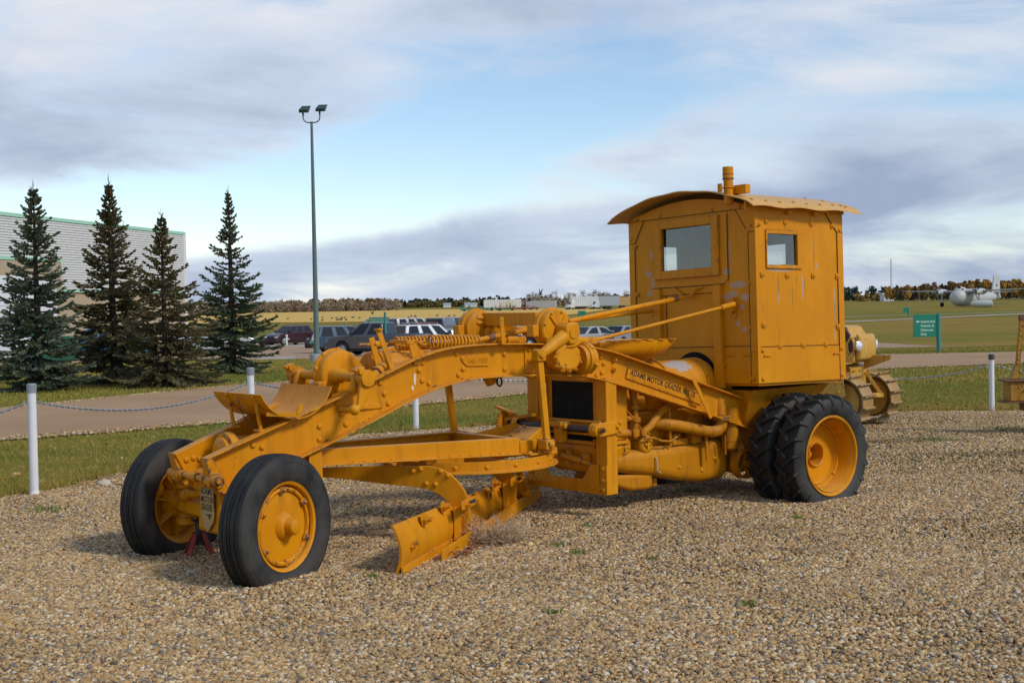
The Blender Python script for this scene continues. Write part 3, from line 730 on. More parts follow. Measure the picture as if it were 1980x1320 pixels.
# ---- wheels
def front_wheel(loc, rz, flip):
    k = MB()
    k.lathe([(.045, .0), (.045, .0001), (.062, .10), (.050, .205), (.044, .252), (.02, .262), (.02, .24), (.03, .2), (.035, .1), (.02, .0)], n=48)
    w = k.build('front_wheel', PY, G, sharp=30, loc=loc, rot=(0, 0, rz + (math.pi if flip else 0)))
    t = MB(); Rr = .465
    pr = [(-.080, .272), (-.094, .30), (-.104, .345), (-.105, .385), (-.098, .42), (-.088, .444), (-.080, .452)]
    for a, b in [(-.078, -.052), (-.044, -.014), (-.006, .006), (.014, .044), (.052, .078)]:
        pr += [(a, Rr - .006 - abs(a) ** 2 * 1.2), (b, Rr - .006 - abs(b) ** 2 * 1.2), (b + .001, Rr - .022), (b + .007, Rr - .022)]
    pr = pr[:-2] + [(.080, .452), (.088, .444), (.098, .42), (.105, .385), (.104, .345), (.094, .30), (.080, .272)]
    t.lathe(pr, n=72); t.build('tyre', RUB, w, sharp=28)
    for (yy, rr) in ((.1015, .345), (.1005, .41), (-.1015, .345)):
        q = MB(); q.lathe([(yy - .002, rr - .004), (yy + .002 * (1 if yy > 0 else -1), rr), (yy - .002, rr + .004)], n=64); q.build('sidewall_rib', RUB, w)
    q = MB(); q.lathe([(.062, .262), (.080, .268), (.088, .284), (.082, .292), (.070, .280), (.04, .262), (-.04, .25), (-.07, .28), (-.082, .292), (-.088, .284), (-.08, .262), (-.04, .238), (.04, .24), (.055, .245)], n=56); q.build('rim', PY, w, sharp=40)
    q = MB(); q.lathe([(.052, .222), (.066, .226), (.070, .236), (.064, .248), (.05, .25)], n=48); q.build('lock_ring', PW, w)
    q = MB(); q.lathe([(.05, .094), (.085, .080), (.10, .062), (.10, .050), (.150, .047), (.160, .040), (.165, .018), (.165, 0)], n=28); hb = q.build('hub_cap', PY, w, sharp=30)
    q = MB(); q.lathe([(-.16, 0), (-.16, .065), (-.10, .07), (-.08, .11), (.02, .12)], n=24); q.build('inner_hub', PW, w, sharp=30)
    for i in range(7):
        a = 2 * math.pi * i / 7 + .2; ca, sa = math.cos(a), math.sin(a)
        q = MB(); q.hexa([(ca * .07 - sa * .012, .02, sa * .07 + ca * .012), (ca * .24 - sa * .012, .02, sa * .24 + ca * .012), (ca * .24 + sa * .012, .02, sa * .24 - ca * .012), (ca * .07 + sa * .012, .02, sa * .07 - ca * .012),
                          (ca * .07 - sa * .008, -.075, sa * .07 + ca * .008), (ca * .24 - sa * .008, -.02, sa * .24 + ca * .008), (ca * .24 + sa * .008, -.02, sa * .24 - ca * .008), (ca * .07 + sa * .008, -.075, sa * .07 - ca * .008)])
        q.build('spoke_rib', PY, w, bevel=.004)
    for i in range(6):
        a = 2 * math.pi * i / 6 + .45; ca, sa = math.cos(a), math.sin(a)
        q = MB(); c = Vector((ca * .232, .058, sa * .232)); rd = Vector((ca, 0, sa)); tg = Vector((-sa, 0, ca)); yv = Vector((0, 1, 0))
        q.hexa([c - rd * .022 - tg * .022, c + rd * .022 - tg * .022, c + rd * .022 + tg * .022, c - rd * .022 + tg * .022, c - rd * .02 - tg * .018 + yv * .018, c + rd * .02 - tg * .018 + yv * .018, c + rd * .02 + tg * .018 + yv * .018, c - rd * .02 + tg * .018 + yv * .018])
        q.lathe([(.074, .013), (.088, .013), (.088, .007), (.096, .007), (.096, 0)], (c.x, 0, c.z), (0, 1, 0), 6)
        q.build('rim_clamp', PX, w, bevel=.003)
    return w
front_wheel((5.115, .74, .345), STEER, False)
front_wheel((5.115, -.74, .345), STEER, True)

def lug_tyre():
    t = MB(); Rb = .492
    pr = [(-.085, .335), (-.105, .36), (-.116, .40), (-.116, .44), (-.106, .472), (-.09, .487), (0, Rb), (.09, .487), (.106, .472), (.116, .44), (.116, .40), (.105, .36), (.085, .335)]
    t.lathe(pr, n=64)
    N = 21
    for sd in (-1, 1):
        for i in range(N):
            a0 = 2 * math.pi * (i + (.5 if sd > 0 else 0)) / N
            sec = [(-.012, .0, .524), (.05, .085, .524), (.098, .165, .512), (.117, .19, .470), (.118, .20, .435)]
            P = []
            for (yy, da, rt) in sec:
                hw = .034 if yy > 0 else .028
                rb = rt - .036 if yy < .11 else rt - .02
                yo = yy if yy < .11 else yy + .006
                for (da2, rr, yv) in ((-hw, rb, yy), (-hw * .72, rt, yo), (hw * .72, rt, yo), (hw, rb, yy)):
                    a = a0 + da + da2; P.append((math.cos(a) * rr, yv * sd, math.sin(a) * rr))
            Fq = []
            for j in range(len(sec) - 1):
                for q in range(3): Fq.append((4 * j + q, 4 * j + q + 1, 4 * j + 5 + q, 4 * j + 4 + q))
            Fq += [(0, 1, 2, 3), tuple(4 * (len(sec) - 1) + q for q in (3, 2, 1, 0))]
            t.add(P, Fq)
    return t
LUG_ME = lug_tyre().mesh('tyre', RUB2, 30)
def rear_wheel(y, flip, outer):
    k = MB()
    k.lathe([(-.085, .095), (-.085, .236), (-.070, .246), (-.05, .25), (-.05, .256), (-.094, .256), (-.098, .24), (-.098, .095)], n=48)
    w = k.build('rear_wheel', PY, G, sharp=30, loc=(0, y, .385), rot=(0, 0, math.pi if flip else 0))
    inst('tyre', LUG_ME, w, rot=(0, random.random(), 0))
    q = MB(); q.lathe([(.090, .335), (.103, .345), (.110, .338), (.106, .325), (.085, .314), (.05, .300), (-.02, .292), (-.06, .29), (-.08, .318), (-.10, .343), (-.108, .335), (-.09, .3), (-.06, .275), (.0, .283), (.055, .292), (.09, .308)], n=64); q.build('rim', PY, w, sharp=35)
    q = MB(); q.lathe([(-.092, .292), (-.048, .290), (-.038, .276), (-.042, .262), (-.075, .256)], n=56); q.build('lock_ring', PY, w, sharp=35)
    q = MB(); q.lathe([(-.085, .097), (-.066, .106), (-.060, .100), (-.066, .092), (-.20, .085), (-.21, .0)], n=32); q.build('hub', PW, w, sharp=35)
    q = MB(); q.lathe([(-.20, .048), (-.165, .048), (-.165, .0)], n=20); q.lathe([(-.165, .036), (-.14, .036), (-.14, .016), (-.125, .014), (-.125, 0)], n=6); q.build('axle_nut', PX, w, sharp=25)
    if outer:
        for i in range(5):
            a = 2 * math.pi * i / 5 + .1; ca, sa = math.cos(a), math.sin(a); c = Vector((ca * .272, -.044, sa * .272))
            q = MB(); q.sph(c, .02, 8, 6); q.cyl(c, c + Vector((ca * .02, .01, sa * .02)), .009, n=8); q.build('rim_lug', PW, w)
    return w
for s in (1, -1):
    rear_wheel(s * 1.008, s < 0, True); rear_wheel(s * .712, s < 0, False)

# ---- trough over the nose (concave up, lying across the frame)
def trough(name, cX, cZ, r, a0, a1, y0, y1, mat, th=.008, n=20):
    m = MB(); P = []
    for i in range(n + 1):
        a = a0 + (a1 - a0) * i / n
        for (yy, rr) in ((y0, r), (y1, r), (y1, r + th), (y0, r + th)): P.append((cX + rr * math.cos(a), yy, cZ + rr * math.sin(a)))
    Fq = []
    for i in range(n):
        for k in range(4): Fq.append((4 * i + k, 4 * i + (k + 1) % 4, 4 * i + 4 + (k + 1) % 4, 4 * i + 4 + k))
    Fq += [(0, 3, 2, 1), tuple(4 * n + k for k in range(4))]
    m.add(P, Fq); return m.build(name, mat, G, sharp=45)
tr = trough('catch_trough', 4.715, 1.265, .285, R(197), R(337), -.36, .33, PY)
for yy in (.22, -.16):
    m = MB(); m.tube([(4.955, yy, 1.10), (4.955, yy, 1.05), (4.945, yy, .98), (4.93, yy, .915)], .013, 6); m.box(4.89, 4.97, yy - .03, yy + .03, .902, .915)
    m.build('trough_bracket', PW, G)
    m = MB(); P_ = [(4.715 + .296 * math.cos(R(a)), yy, 1.265 + .296 * math.sin(R(a))) for a in range(300, 340, 6)]; m.tube(P_, .011, 4); m.build('trough_strap', PW, G)
m = MB(); m.bar((4.93, .30, 1.02), (4.72, .36, 1.005), .03, .01); m.bar((4.72, .36, 1.005), (4.70, .36, 1.075), .035, .012, (1, 0, 0)); m.build('trough_handle', PY, G, bevel=.002)
m = MB(); m.tube([(5.0, .03, 1.12), (4.99, .05, 1.06), (4.97, .06, .99), (4.93, .10, .93), (4.86, .12, .90)], .0035, 5); m.build('wire', DARK, G)

# ---- steering gear case with its cross shaft
m = MB()
m.lathe([(-.075, 0), (-.075, .13), (-.068, .160), (-.055, .168), (-.054, .183), (-.030, .183), (-.029, .172), (.034, .169), (.046, .160), (.050, .148), (.050, .06), (.050, 0)], (4.175, 0, 1.247), (0, 1, 0), 48)
gc = m.build('steering_case', PY, G, sharp=22)
for i in range(9):
    a = 2 * math.pi * i / 9 + .25; c = Vector((4.175 + .173 * math.cos(a), -.03, 1.247 + .173 * math.sin(a)))
    m = MB(); m.lathe([(-.012, .017), (.012, .016), (.016, .008), (.017, 0)], c, (0, 1, 0), 10); b = m.build('case_bolt', PW, gc)
m = MB(); m.lathe([(.045, .066), (.075, .055), (.155, .050), (.16, .046), (.16, .0)], (4.235, 0, 1.237), (0, 1, 0), 24); m.build('case_boss', PY, gc, sharp=40)
m = MB(); m.cyl((4.256, -.47, 1.235), (4.256, .47, 1.235), .033); m.build('cross_shaft', PY, G)
m = MB(); m.box(4.10, 4.27, -.09, .05, 1.03, 1.14); m.box(4.0, 4.36, -.30, .30, 1.00, 1.04); m.build('case_mount', PW, G, bevel=.008)
m = MB(); m.box(4.31, 4.38, -.02, .06, 1.10, 1.20); m.box(3.99, 4.07, -.06, .03, 1.235, 1.31); m.build('case_lug', PY, G, bevel=.008)
for s in (1, -1):
    m = MB(); c = Vector((4.256, s * .475, 1.235))
    m.lathe([(-.045, 0), (-.045, .058), (.045, .058), (.045, .042), (.047, .040), (.047, 0)], c, (0, 1, 0), 24); m.build('arm_hub', PW, G, bevel=.004)
    m = MB(); m.bar(c + Vector((.07, 0, .045)), c + Vector((.02, 0, .058)), .05, .07); m.cyl(c + Vector((.085, -.03, .055)), c + Vector((.085, .03, .055)), .013, n=8); m.build('arm_clamp', PW, G, bevel=.006)
    m = MB(); e = Vector((4.325, s * .485, 1.035))
    P = [c + Vector((-.04, -.016, -.03)), c + Vector((.045, -.016, -.03)), c + Vector((.045, .02, -.03)), c + Vector((-.04, .02, -.03)), e + Vector((-.02, -.012, -.02)), e + Vector((.02, -.012, -.02)), e + Vector((.02, .014, -.02)), e + Vector((-.02, .014, -.02))]
    m.hexa([P[i] for i in (4, 5, 6, 7, 0, 1, 2, 3)]); m.build('drop_arm', PY, G, bevel=.008)
    m = MB(); m.cyl(e + Vector((0, 0, -.0)), e + Vector((.03, s * .02, -.01)), .022, n=12); m.sph(e + Vector((.045, s * .025, -.012)), .037); m.build('arm_ball', PY, G)
    m = MB(); m.hexa([(4.19, s * .36, 1.13), (4.33, s * .36, 1.13), (4.33, s * .42, 1.13), (4.19, s * .42, 1.13), (4.215, s * .36, 1.27), (4.30, s * .36, 1.27), (4.30, s * .42, 1.27), (4.215, s * .42, 1.27)]); m.build('shaft_bearing', PY, G, bevel=.02)
    m = MB(); m.cyl((4.12, s * .30, 1.20), (3.93, s * .22, 1.30), .028, n=14); m.cyl((4.02, s * .26, 1.255), (3.97, s * .24, 1.28), .042, n=14); m.build('worm_housing', PX, G, bevel=.004)

# ---- springs on the crown of the frame
def coil(x0, x1, y, z0, z1, r, turns, wr):
    m = MB(); N = int(turns * 14); P = []
    for i in range(N + 1):
        t = i / N; a = 2 * math.pi * turns * t; P.append((x0 + (x1 - x0) * t, y + r * math.cos(a), z0 + (z1 - z0) * t + r * math.sin(a)))
    m.tube(P, wr, 6); return m.build('balance_spring', PY, G, sharp=60)
coil(3.66, 3.37, -.02, 1.446, 1.446, .046, 9, .009); coil(3.505, 3.05, .20, 1.450, 1.437, .052, 14, .0095)
def ring(c, ax, R_, r):
    d, s_, u = frame(ax); m = MB(); P = [Vector(c) + s_ * (R_ * 1.5 * math.cos(t)) + u * (R_ * math.sin(t)) for t in np.linspace(0, 2 * math.pi, 20, endpoint=False)]
    m.tube(P, r, 6, closed=True); return m.build('spring_link', PY, G)
m = MB(); m.cyl((4.06, .10, 1.452), (3.74, .08, 1.447), .0115, n=10); m.lathe([(.0, .022), (.022, .022), (.022, 0)], (3.945, .092, 1.4497), (-1, 0, 0), 6); m.cyl((3.93, .09, 1.449), (3.88, .088, 1.448), .026, n=12); m.build('eye_bolt', PX, G)
ring((3.715, .07, 1.447), (0, .3, 1), .022, .009); ring((3.665, .06, 1.445), (0, 1, .3), .02, .008); ring((3.545, .17, 1.447), (0, .5, 1), .022, .009); ring((3.60, .15, 1.447), (0, 1, .3), .02, .008)
m = MB(); m.cyl((3.66, .10, 1.445), (3.57, .15, 1.446), .01, n=8); m.build('spring_rod', PY, G)
m = MB(); m.bar((4.03, .30, 1.565), (3.925, .33, 1.262), .040, .010, (1, 0, 0)); m.box(4.005, 4.045, .27, .33, 1.555, 1.568); m.build('leaning_strap', PY, G, bevel=.002)
m = MB(); m.bar((3.955, .10, 1.50), (3.90, .12, 1.25), .045, .010, (1, 0, 0)); m.build('leaning_strap', PY, G, bevel=.002)
m = MB(); m.prism([(3.79, 1.478), (3.755, 1.478), (3.63, 1.365), (3.69, 1.30), (3.74, 1.30)], 'y', .315, .327); m.box(3.74, 3.80, .10, .33, 1.45, 1.478); m.build('spring_bracket', PY, G, bevel=.002)
m = MB(); m.bar((3.035, .455, 1.628), (3.018, .455, 1.425), .036, .009, (1, 0, 0)); us = m.build('upright_strap', PY, G, bevel=.002); rivet(us, (3.033, .46, 1.608), '+y', None, .4)
m = MB(); m.lathe([(0, 0), (0, .10), (.02, .115), (.60, .115), (.62, .10), (.62, 0)], (3.30, -.02, 1.28), (1, 0, 0), 28); m.build('air_cylinder', PY, G, sharp=40)
m = MB()
for X in (3.5, 3.84): m.lathe([(X - .016, .116), (X - .016, .128), (X + .016, .128), (X + .016, .116)], (0, -.02, 1.28), (1, 0, 0), 28)
m.build('cylinder_band', PW, G)
m = MB()
for X in (4.5, 3.25, 2.85, 1.75, .55): m.box(X - .03, X + .03, -half(X) + .016, half(X) - .016, np.interp(X, bt[::-1, 0], bt[::-1, 1]) + .03, np.interp(X, tp[::-1, 0], tp[::-1, 1]) - .06)
m.build('cross_member', PY, G, bevel=.004)
m = MB(); m.cyl((2.86, .05, 1.18), (2.82, .05, 1.11), .05, .045, n=16); m.build('hose_fitting', PW, G)
m = MB(); m.tube([(2.80, .12 + .03 * math.cos(t), 1.125 + .035 * math.sin(t)) for t in np.linspace(0, 6.28, 18, endpoint=False)], .008, 6, closed=True); m.build('hose_loop', DARK, G)

# ---- blade lift cases, one on each rail
for s in (1, -1):
    cX = 2.50 if s > 0 else 2.61
    m = MB()
    m.lathe([(.33, 0), (.33, .10), (.345, .140), (.385, .150), (.388, .166), (.415, .166), (.418, .153), (.470, .150), (.478, .142), (.482, .0)], (cX, 0, 1.525), (0, s, 0), 48)
    lc = m.build('lift_case', PY, G, sharp=32)
    for i in range(8):
        a = 2 * math.pi * i / 8 + .3; c = Vector((cX + .135 * math.cos(a), s * .482, 1.525 + .135 * math.sin(a)))
        rivet(lc, c, '+y' if s > 0 else '-y', None, .62)
    for a in (2.2, .9, 3.6):
        m = MB(); m.bar((cX + .04 * math.cos(a), s * .487, 1.525 + .04 * math.sin(a)), (cX + .13 * math.cos(a), s * .484, 1.525 + .13 * math.sin(a)), .016, .012, (0, 1, 0)); m.build('case_rib', PY, lc, bevel=.003)
    m = MB(); m.box(cX + .155, cX + .215, s * .36 if s > 0 else -.44, s * .44 if s > 0 else -.36, 1.47, 1.56); m.build('case_lug', PY, lc, bevel=.008)
    # pinion boss, lift arm, link to the drawbar
    m = MB(); bx = cX - .03; y0, y1 = sorted((s * .482, s * .615))
    m.prism([(bx - .085, 1.50), (bx - .06, 1.575), (bx + .03, 1.572), (bx + .065, 1.545), (bx + .062, 1.46), (bx + .02, 1.405), (bx - .03, 1.41)], 'y', y0, y1); bs = m.build('pinion_boss', PY, G, bevel=.012)
    m = MB(); m.lathe([(.612, .042), (.622, .042), (.622, .036), (.626, .034), (.626, 0)], (bx - .005, 0, 1.49), (0, s, 0), 24); m.build('boss_cap', PY, bs)
    a1, a2 = Vector((bx + .03, s * .56, 1.475)), Vector((2.765, s * .60, 1.348))
    m = MB(); m.cyl(a1, a2, .058, .034, n=18); la = m.build('lift_arm', PY, G)
    m = MB(); m.cyl(a2 + Vector((.035, s * -.045, 0)), a2 + Vector((.035, s * .045, 0)), .037, n=16); m.box(a2.x - .01, a2.x + .075, a2.y - .036, a2.y + .036, a2.z - .055, a2.z + .03); m.build('arm_knuckle', PW, G, bevel=.007)
    m = MB(); m.cyl(a2 + Vector((.032, s * .03, -.01)), a2 + Vector((.032, s * .052, -.01)), .024, n=14); m.build('knuckle_cap', PY, G, bevel=.004)
    m = MB(); lt = a2 + Vector((.03, 0, -.05)); lb = Vector((2.725, s * .585, .70)); m.bar(lt, lb, .052, .038, (1, 0, 0)); m.build('lift_link', PY, G, bevel=.005)
    m = MB(); m.cyl(lb + Vector((0, 0, .02)), lb + Vector((0, 0, -.10)), .032, n=14); m.box(lb.x - .045, lb.x + .045, lb.y - .05, lb.y + .05, lb.z - .075, lb.z + .0); m.sph(lb + Vector((0, s * .05, -.035)), .026, 10, 8); m.build('ball_socket', PX, G, bevel=.008)
    # worm case below and the disc beside it
    m = MB(); y0, y1 = sorted((s * .44, s * .585))
    m.prism([(cX + .10, 1.40), (cX + .115, 1.30), (cX + .09, 1.235), (cX + .03, 1.205), (cX - .08, 1.205), (cX - .13, 1.25), (cX - .14, 1.36), (cX - .06, 1.43)], 'y', y0, y1); wc = m.build('worm_case', PX, G, bevel=.02)
    for (dx, dz) in ((.10, 1.245), (.045, 1.21), (-.02, 1.205), (-.085, 1.215), (.118, 1.31), (-.13, 1.27)): rivet(wc, (cX + dx, s * .575, dz), '+y' if s > 0 else '-y', BOLT_ME, .72)
    m = MB(); m.lathe([(2.18, 0), (2.18, .07), (2.20, .108), (2.235, .115), (2.25, .115), (2.255, .124), (2.285, .124), (2.29, .112), (2.32, .105), (2.33, .05), (2.37, .045), (2.39, 0)], (0, s * .50, 1.285), (1, 0, 0), 36); dk = m.build('brake_drum', PY, G, sharp=30)
    m = MB(); m.lathe([(2.225, .118), (2.225, .13), (2.262, .13), (2.262, .118)], (0, s * .50, 1.285), (1, 0, 0), 30, -1.0, 2.4); m.cyl((2.245, s * .50 + .135, 1.25), (2.245, s * .50 + .06, 1.18), .014, n=8); m.build('drum_band', PW, dk)
    m = MB(); m.prism([(2.33, 1.43), (2.44, 1.38), (2.52, 1.385), (2.40, 1.46)], 'y', *sorted((s * .52, s * .60))); m.build('case_web', PW, G, bevel=.01)
    # universal joint towards the cab
    m = MB(); m.cyl((2.36, s * .43, 1.425), (2.16, s * .44, 1.425), .036, .030, n=16); m.cyl((2.30, s * .43, 1.425), (2.26, s * .43, 1.425), .046, n=16); m.build('shaft_sleeve', PY, G, bevel=.003)
    m = MB(); m.box(2.085, 2.165, s * .44 - .03, s * .44 + .03, 1.395, 1.452); m.sph((2.10, s * .44, 1.424), .033, 10, 8); m.build('universal_joint', PX, G, bevel=.006)
m = MB(); m.box(2.545, 2.60, -.42, .33, 1.552, 1.655); m.box(2.50, 2.555, -.42, .33, 1.645, 1.6555); m.build('cross_beam', PY, G, bevel=.003)
m = MB(); m.lathe([(0, 0), (0, .075), (.05, .085), (.09, .085), (.11, .07), (.11, 0)], (2.50, -.36, 1.49), (.35, .9, -.1), 24); m.cyl((2.53, -.30, 1.47), (2.64, -.24, 1.40), .05, n=16); m.build('shift_housing', PW, G, sharp=35)
m = MB(); m.cyl((2.66, -.345, 1.615), (2.56, -.32, 1.615), .02, n=6); m.cyl((2.66, -.335, 1.575), (2.60, -.32, 1.575), .018, n=6); m.build('beam_bolt', PW, G)
m = MB(); m.bar((2.56, -.20, 1.56), (2.20, .12, 1.42), .045, .012); m.build('beam_brace', PY, G, bevel=.002)

# ---- control shafts running back to the cab
m = MB(); m.cyl((3.02, .02, 1.435), (.60, -.03, 1.752), .021, n=14); m.build('steering_shaft', PY, G)
m = MB(); m.cyl((.72, -.027, 1.737), (.665, -.029, 1.744), .0255, n=14); m.cyl((2.34, .008, 1.524), (2.26, .006, 1.534), .0265, n=14); m.cyl((2.82, .017, 1.461), (2.76, .015, 1.469), .0265, n=14); m.build('shaft_coupling', RUST, G)
m = MB(); m.cyl((2.48, -.36, 1.50), (.545, -.455, 1.640), .0145, n=12); m.cyl((.66, -.45, 1.632), (.545, -.455, 1.640), .021, n=12); m.build('lift_shaft', PY, G)
m = MB(); m.cyl((2.10, .44, 1.424), (.56, .522, 1.682), .0145, n=12); m.cyl((.70, .515, 1.658), (.545, .523, 1.685), .024, n=12); m.build('lift_shaft', PY, G)

# ---- drawbar, circle and mouldboard
for s in (1, -1):
    m = MB(); A, B = Vector((5.0, s * .14, 0)), Vector((2.87, s * .43, 0)); d = (B - A).normalized(); nrm = Vector((-d.y, d.x, 0)) * (-s)
    if nrm.y * s < 0: nrm = -nrm
    z0a, z1a, z0b, z1b = .640, .750, .588, .712
    m.hexa([A + Vector((0, 0, z0a)), B + Vector((0, 0, z0b)), B + nrm * .012 + Vector((0, 0, z0b)), A + nrm * .012 + Vector((0, 0, z0a)), A + Vector((0, 0, z1a)), B + Vector((0, 0, z1b)), B + nrm * .012 + Vector((0, 0, z1b)), A + nrm * .012 + Vector((0, 0, z1a))])
    for (q0, q1, e0, e1) in ((z0a, z0b, .012, .012), (z1a - .012, z1b - .012, .013, .013)):
        w0, w1 = (-.06, .011) if q0 > .7 else (-.06, .055)
        m.hexa([A + nrm * w0 + Vector((0, 0, q0 + .0005)), B + nrm * w0 + Vector((0, 0, q1 + .0005)), B + nrm * w1 + Vector((0, 0, q1 + .0005)), A + nrm * w1 + Vector((0, 0, q0 + .0005)),
                A + nrm * w0 + Vector((0, 0, q0 + e0)), B + nrm * w0 + Vector((0, 0, q1 + e0)), B + nrm * w1 + Vector((0, 0, q1 + e1)), A + nrm * w1 + Vector((0, 0, q0 + e1))])
    db = m.build('drawbar_beam', PY, G, bevel=.003)
    for t in (.36, .40, .44, .50, .68, .72, .76, .80, .84, .88, .92, .95):
        p = A + (B - A) * t + nrm * .034; rivet(db, (p.x, p.y, z0a + (z0b - z0a) * t + .013), '+z', None, .6)
    m = MB(); m.box(2.70, 2.865, s * .44 if s > 0 else -.56, s * .56 if s > 0 else -.44, .585, .60); m.box(2.70, 2.87, s * .435 if s > 0 else -.45, s * .45 if s > 0 else -.435, .600, .690); m.box(2.685, 2.70, s * .43 if s > 0 else -.60, s * .60 if s > 0 else -.43, .588, .695); m.build('link_bracket', PY, G, bevel=.004)
    for (X, Y) in ((2.82, .50), (2.75, .53)): rivet(G, (X, s * Y, .60), '+z', None, .9)
    m = MB(); m.prism([(2.86, .60), (2.86, .70), (2.40, .76), (2.24, .70), (2.24, .62), (2.5, .60)], 'y', *sorted((s * -.06 + -.25, s * .0 - .20))) if s < 0 else None
    if s < 0: m.build('rear_gusset', PY, G, bevel=.006)
m = MB(); m.box(2.80, 2.87, -.43, .43, .60, .612); m.box(2.858, 2.872, -.418, .418, .612, .705); m.box(2.80, 2.857, -.418, .418, .694, .704); m.build('drawbar_crossbar', PY, G, bevel=.003)
m = MB(); m.hexa([(2.80, -.40, .58), (2.35, -.28, .62), (2.35, .10, .62), (2.80, .30, .58), (2.80, -.40, .60), (2.35, -.28, .74), (2.35, .10, .74), (2.80, .30, .60)]); m.build('gear_cover', PY, G, bevel=.01)
for i in range(5): rivet(G, (2.38 + i * .09, -.10 + i * .03, .735 - i * .028), '+z', None, .8)
m = MB(); m.sph((4.98, 0, .60), .075, 18, 12); m.box(4.80, 4.98, -.13, .13, .60, .69); m.build('drawbar_ball', PW, G, bevel=.01)
m = MB(); m.prism([(4.60, .72), (4.50, .74), (4.49, .42), (4.55, .40), (4.60, .46)], 'y', .27, .283); m.build('side_skid', PY, G, bevel=.003)
# circle
m = MB(); m.lathe([(.498, .655), (.498, .705), (.510, .705), (.512, .667), (.585, .665), (.585, .653), (.511, .653), (.511, .645), (.498, .645)], (3.04, 0, 0), (0, 0, 1), 96)
ci = m.build('blade_circle', PY, G, sharp=40, bevel=.002)
for i in range(18):
    a = 2 * math.pi * i / 18 + .1; inst('rivet', RIV_ME, ci, (3.04 + .666 * math.cos(a), .666 * math.sin(a), .545), (0, 0, a - math.pi / 2), (.8, .8, .8))
m = MB()
for (X, Y) in ((3.62, .30), (3.62, -.30), (2.60, .46), (2.60, -.46)): m.box(X - .05, X + .05, Y - .045, Y + .045, .572, .622)
m.build('circle_shoe', PW, G, bevel=.004)
m = MB(); m.box(2.35, 3.75, -.03, .03, .515, .565); m.box(3.0, 3.08, -.64, .64, .515, .5635); m.build('circle_brace', PY, G, bevel=.003)
# blade frame of reference: t along the blade, k outward from its back, z up
bm_, bb, bn = Vector((3.05, .135, 0)), Vector((.816, .578, 0)), Vector((-.578, .816, 0))
def B3(t, k, z): return bm_ + bb * t + bn * k + Vector((0, 0, z))
m = MB(); NT_, NZ = 30, 14; P = []
for i in range(NT_ + 1):
    t = -1.70 + 3.50 * i / NT_; ztop = .262 + (.325 - .262) * i / NT_
    for j in range(NZ + 1):
        q = j / NZ; z = -.04 + (ztop + .04) * q; k = .052 - .24 * (q - .52) ** 2
        P.append(B3(t, k, z))
for i in range(NT_ + 1):
    t = -1.70 + 3.50 * i / NT_; ztop = .262 + (.325 - .262) * i / NT_
    for j in range(NZ + 1):
        q = j / NZ; z = -.04 + (ztop + .04) * q; k = .052 - .24 * (q - .52) ** 2 - .016
        P.append(B3(t, k, z))
Fq = []; o2 = (NT_ + 1) * (NZ + 1)
for i in range(NT_):
    for j in range(NZ):
        a = i * (NZ + 1) + j; b = a + NZ + 1; Fq += [(a, b, b + 1, a + 1), (o2 + a, o2 + a + 1, o2 + b + 1, o2 + b)]
for i in range(NT_):
    a = i * (NZ + 1); b = a + NZ + 1; Fq += [(a, o2 + a, o2 + b, b), (a + NZ, b + NZ, o2 + b + NZ, o2 + a + NZ)]
for j in range(NZ):
    a = j; b = NT_ * (NZ + 1) + j; Fq += [(a, a + 1, o2 + a + 1, o2 + a), (b, o2 + b, o2 + b + 1, b + 1)]
m.add(P, Fq); mb = m.build('mouldboard', PY, G, sharp=45)
m = MB(); e0, e1 = [(-1.72, -.006), (1.80, -.006)], None
m.hexa([B3(-1.72, .052, -.05), B3(1.79, .052, -.05), B3(1.79, .070, -.05), B3(-1.72, .070, -.05), B3(-1.72, .038, .085), B3(1.79, .038, .060), B3(1.79, .056, .060), B3(-1.72, .056, .085)]); m.build('cutting_edge', PW, mb, bevel=.003)
# angle iron bolted along the heel
m = MB()
m.hexa([B3(-1.40, .075, -.05), B3(1.36, .165, -.05), B3(1.36, .177, -.05), B3(-1.40, .087, -.05), B3(-1.40, .075, .125), B3(1.36, .165, .095), B3(1.36, .177, .095), B3(-1.40, .087, .125)])
m.hexa([B3(-1.40, .05, .028), B3(1.36, .05, .005), B3(1.36, .165, .005), B3(-1.40, .075, .028), B3(-1.40, .05, .040), B3(1.36, .05, .017), B3(1.36, .165, .017), B3(-1.40, .075, .040)])
m.build('heel_angle', PY, mb, bevel=.003)
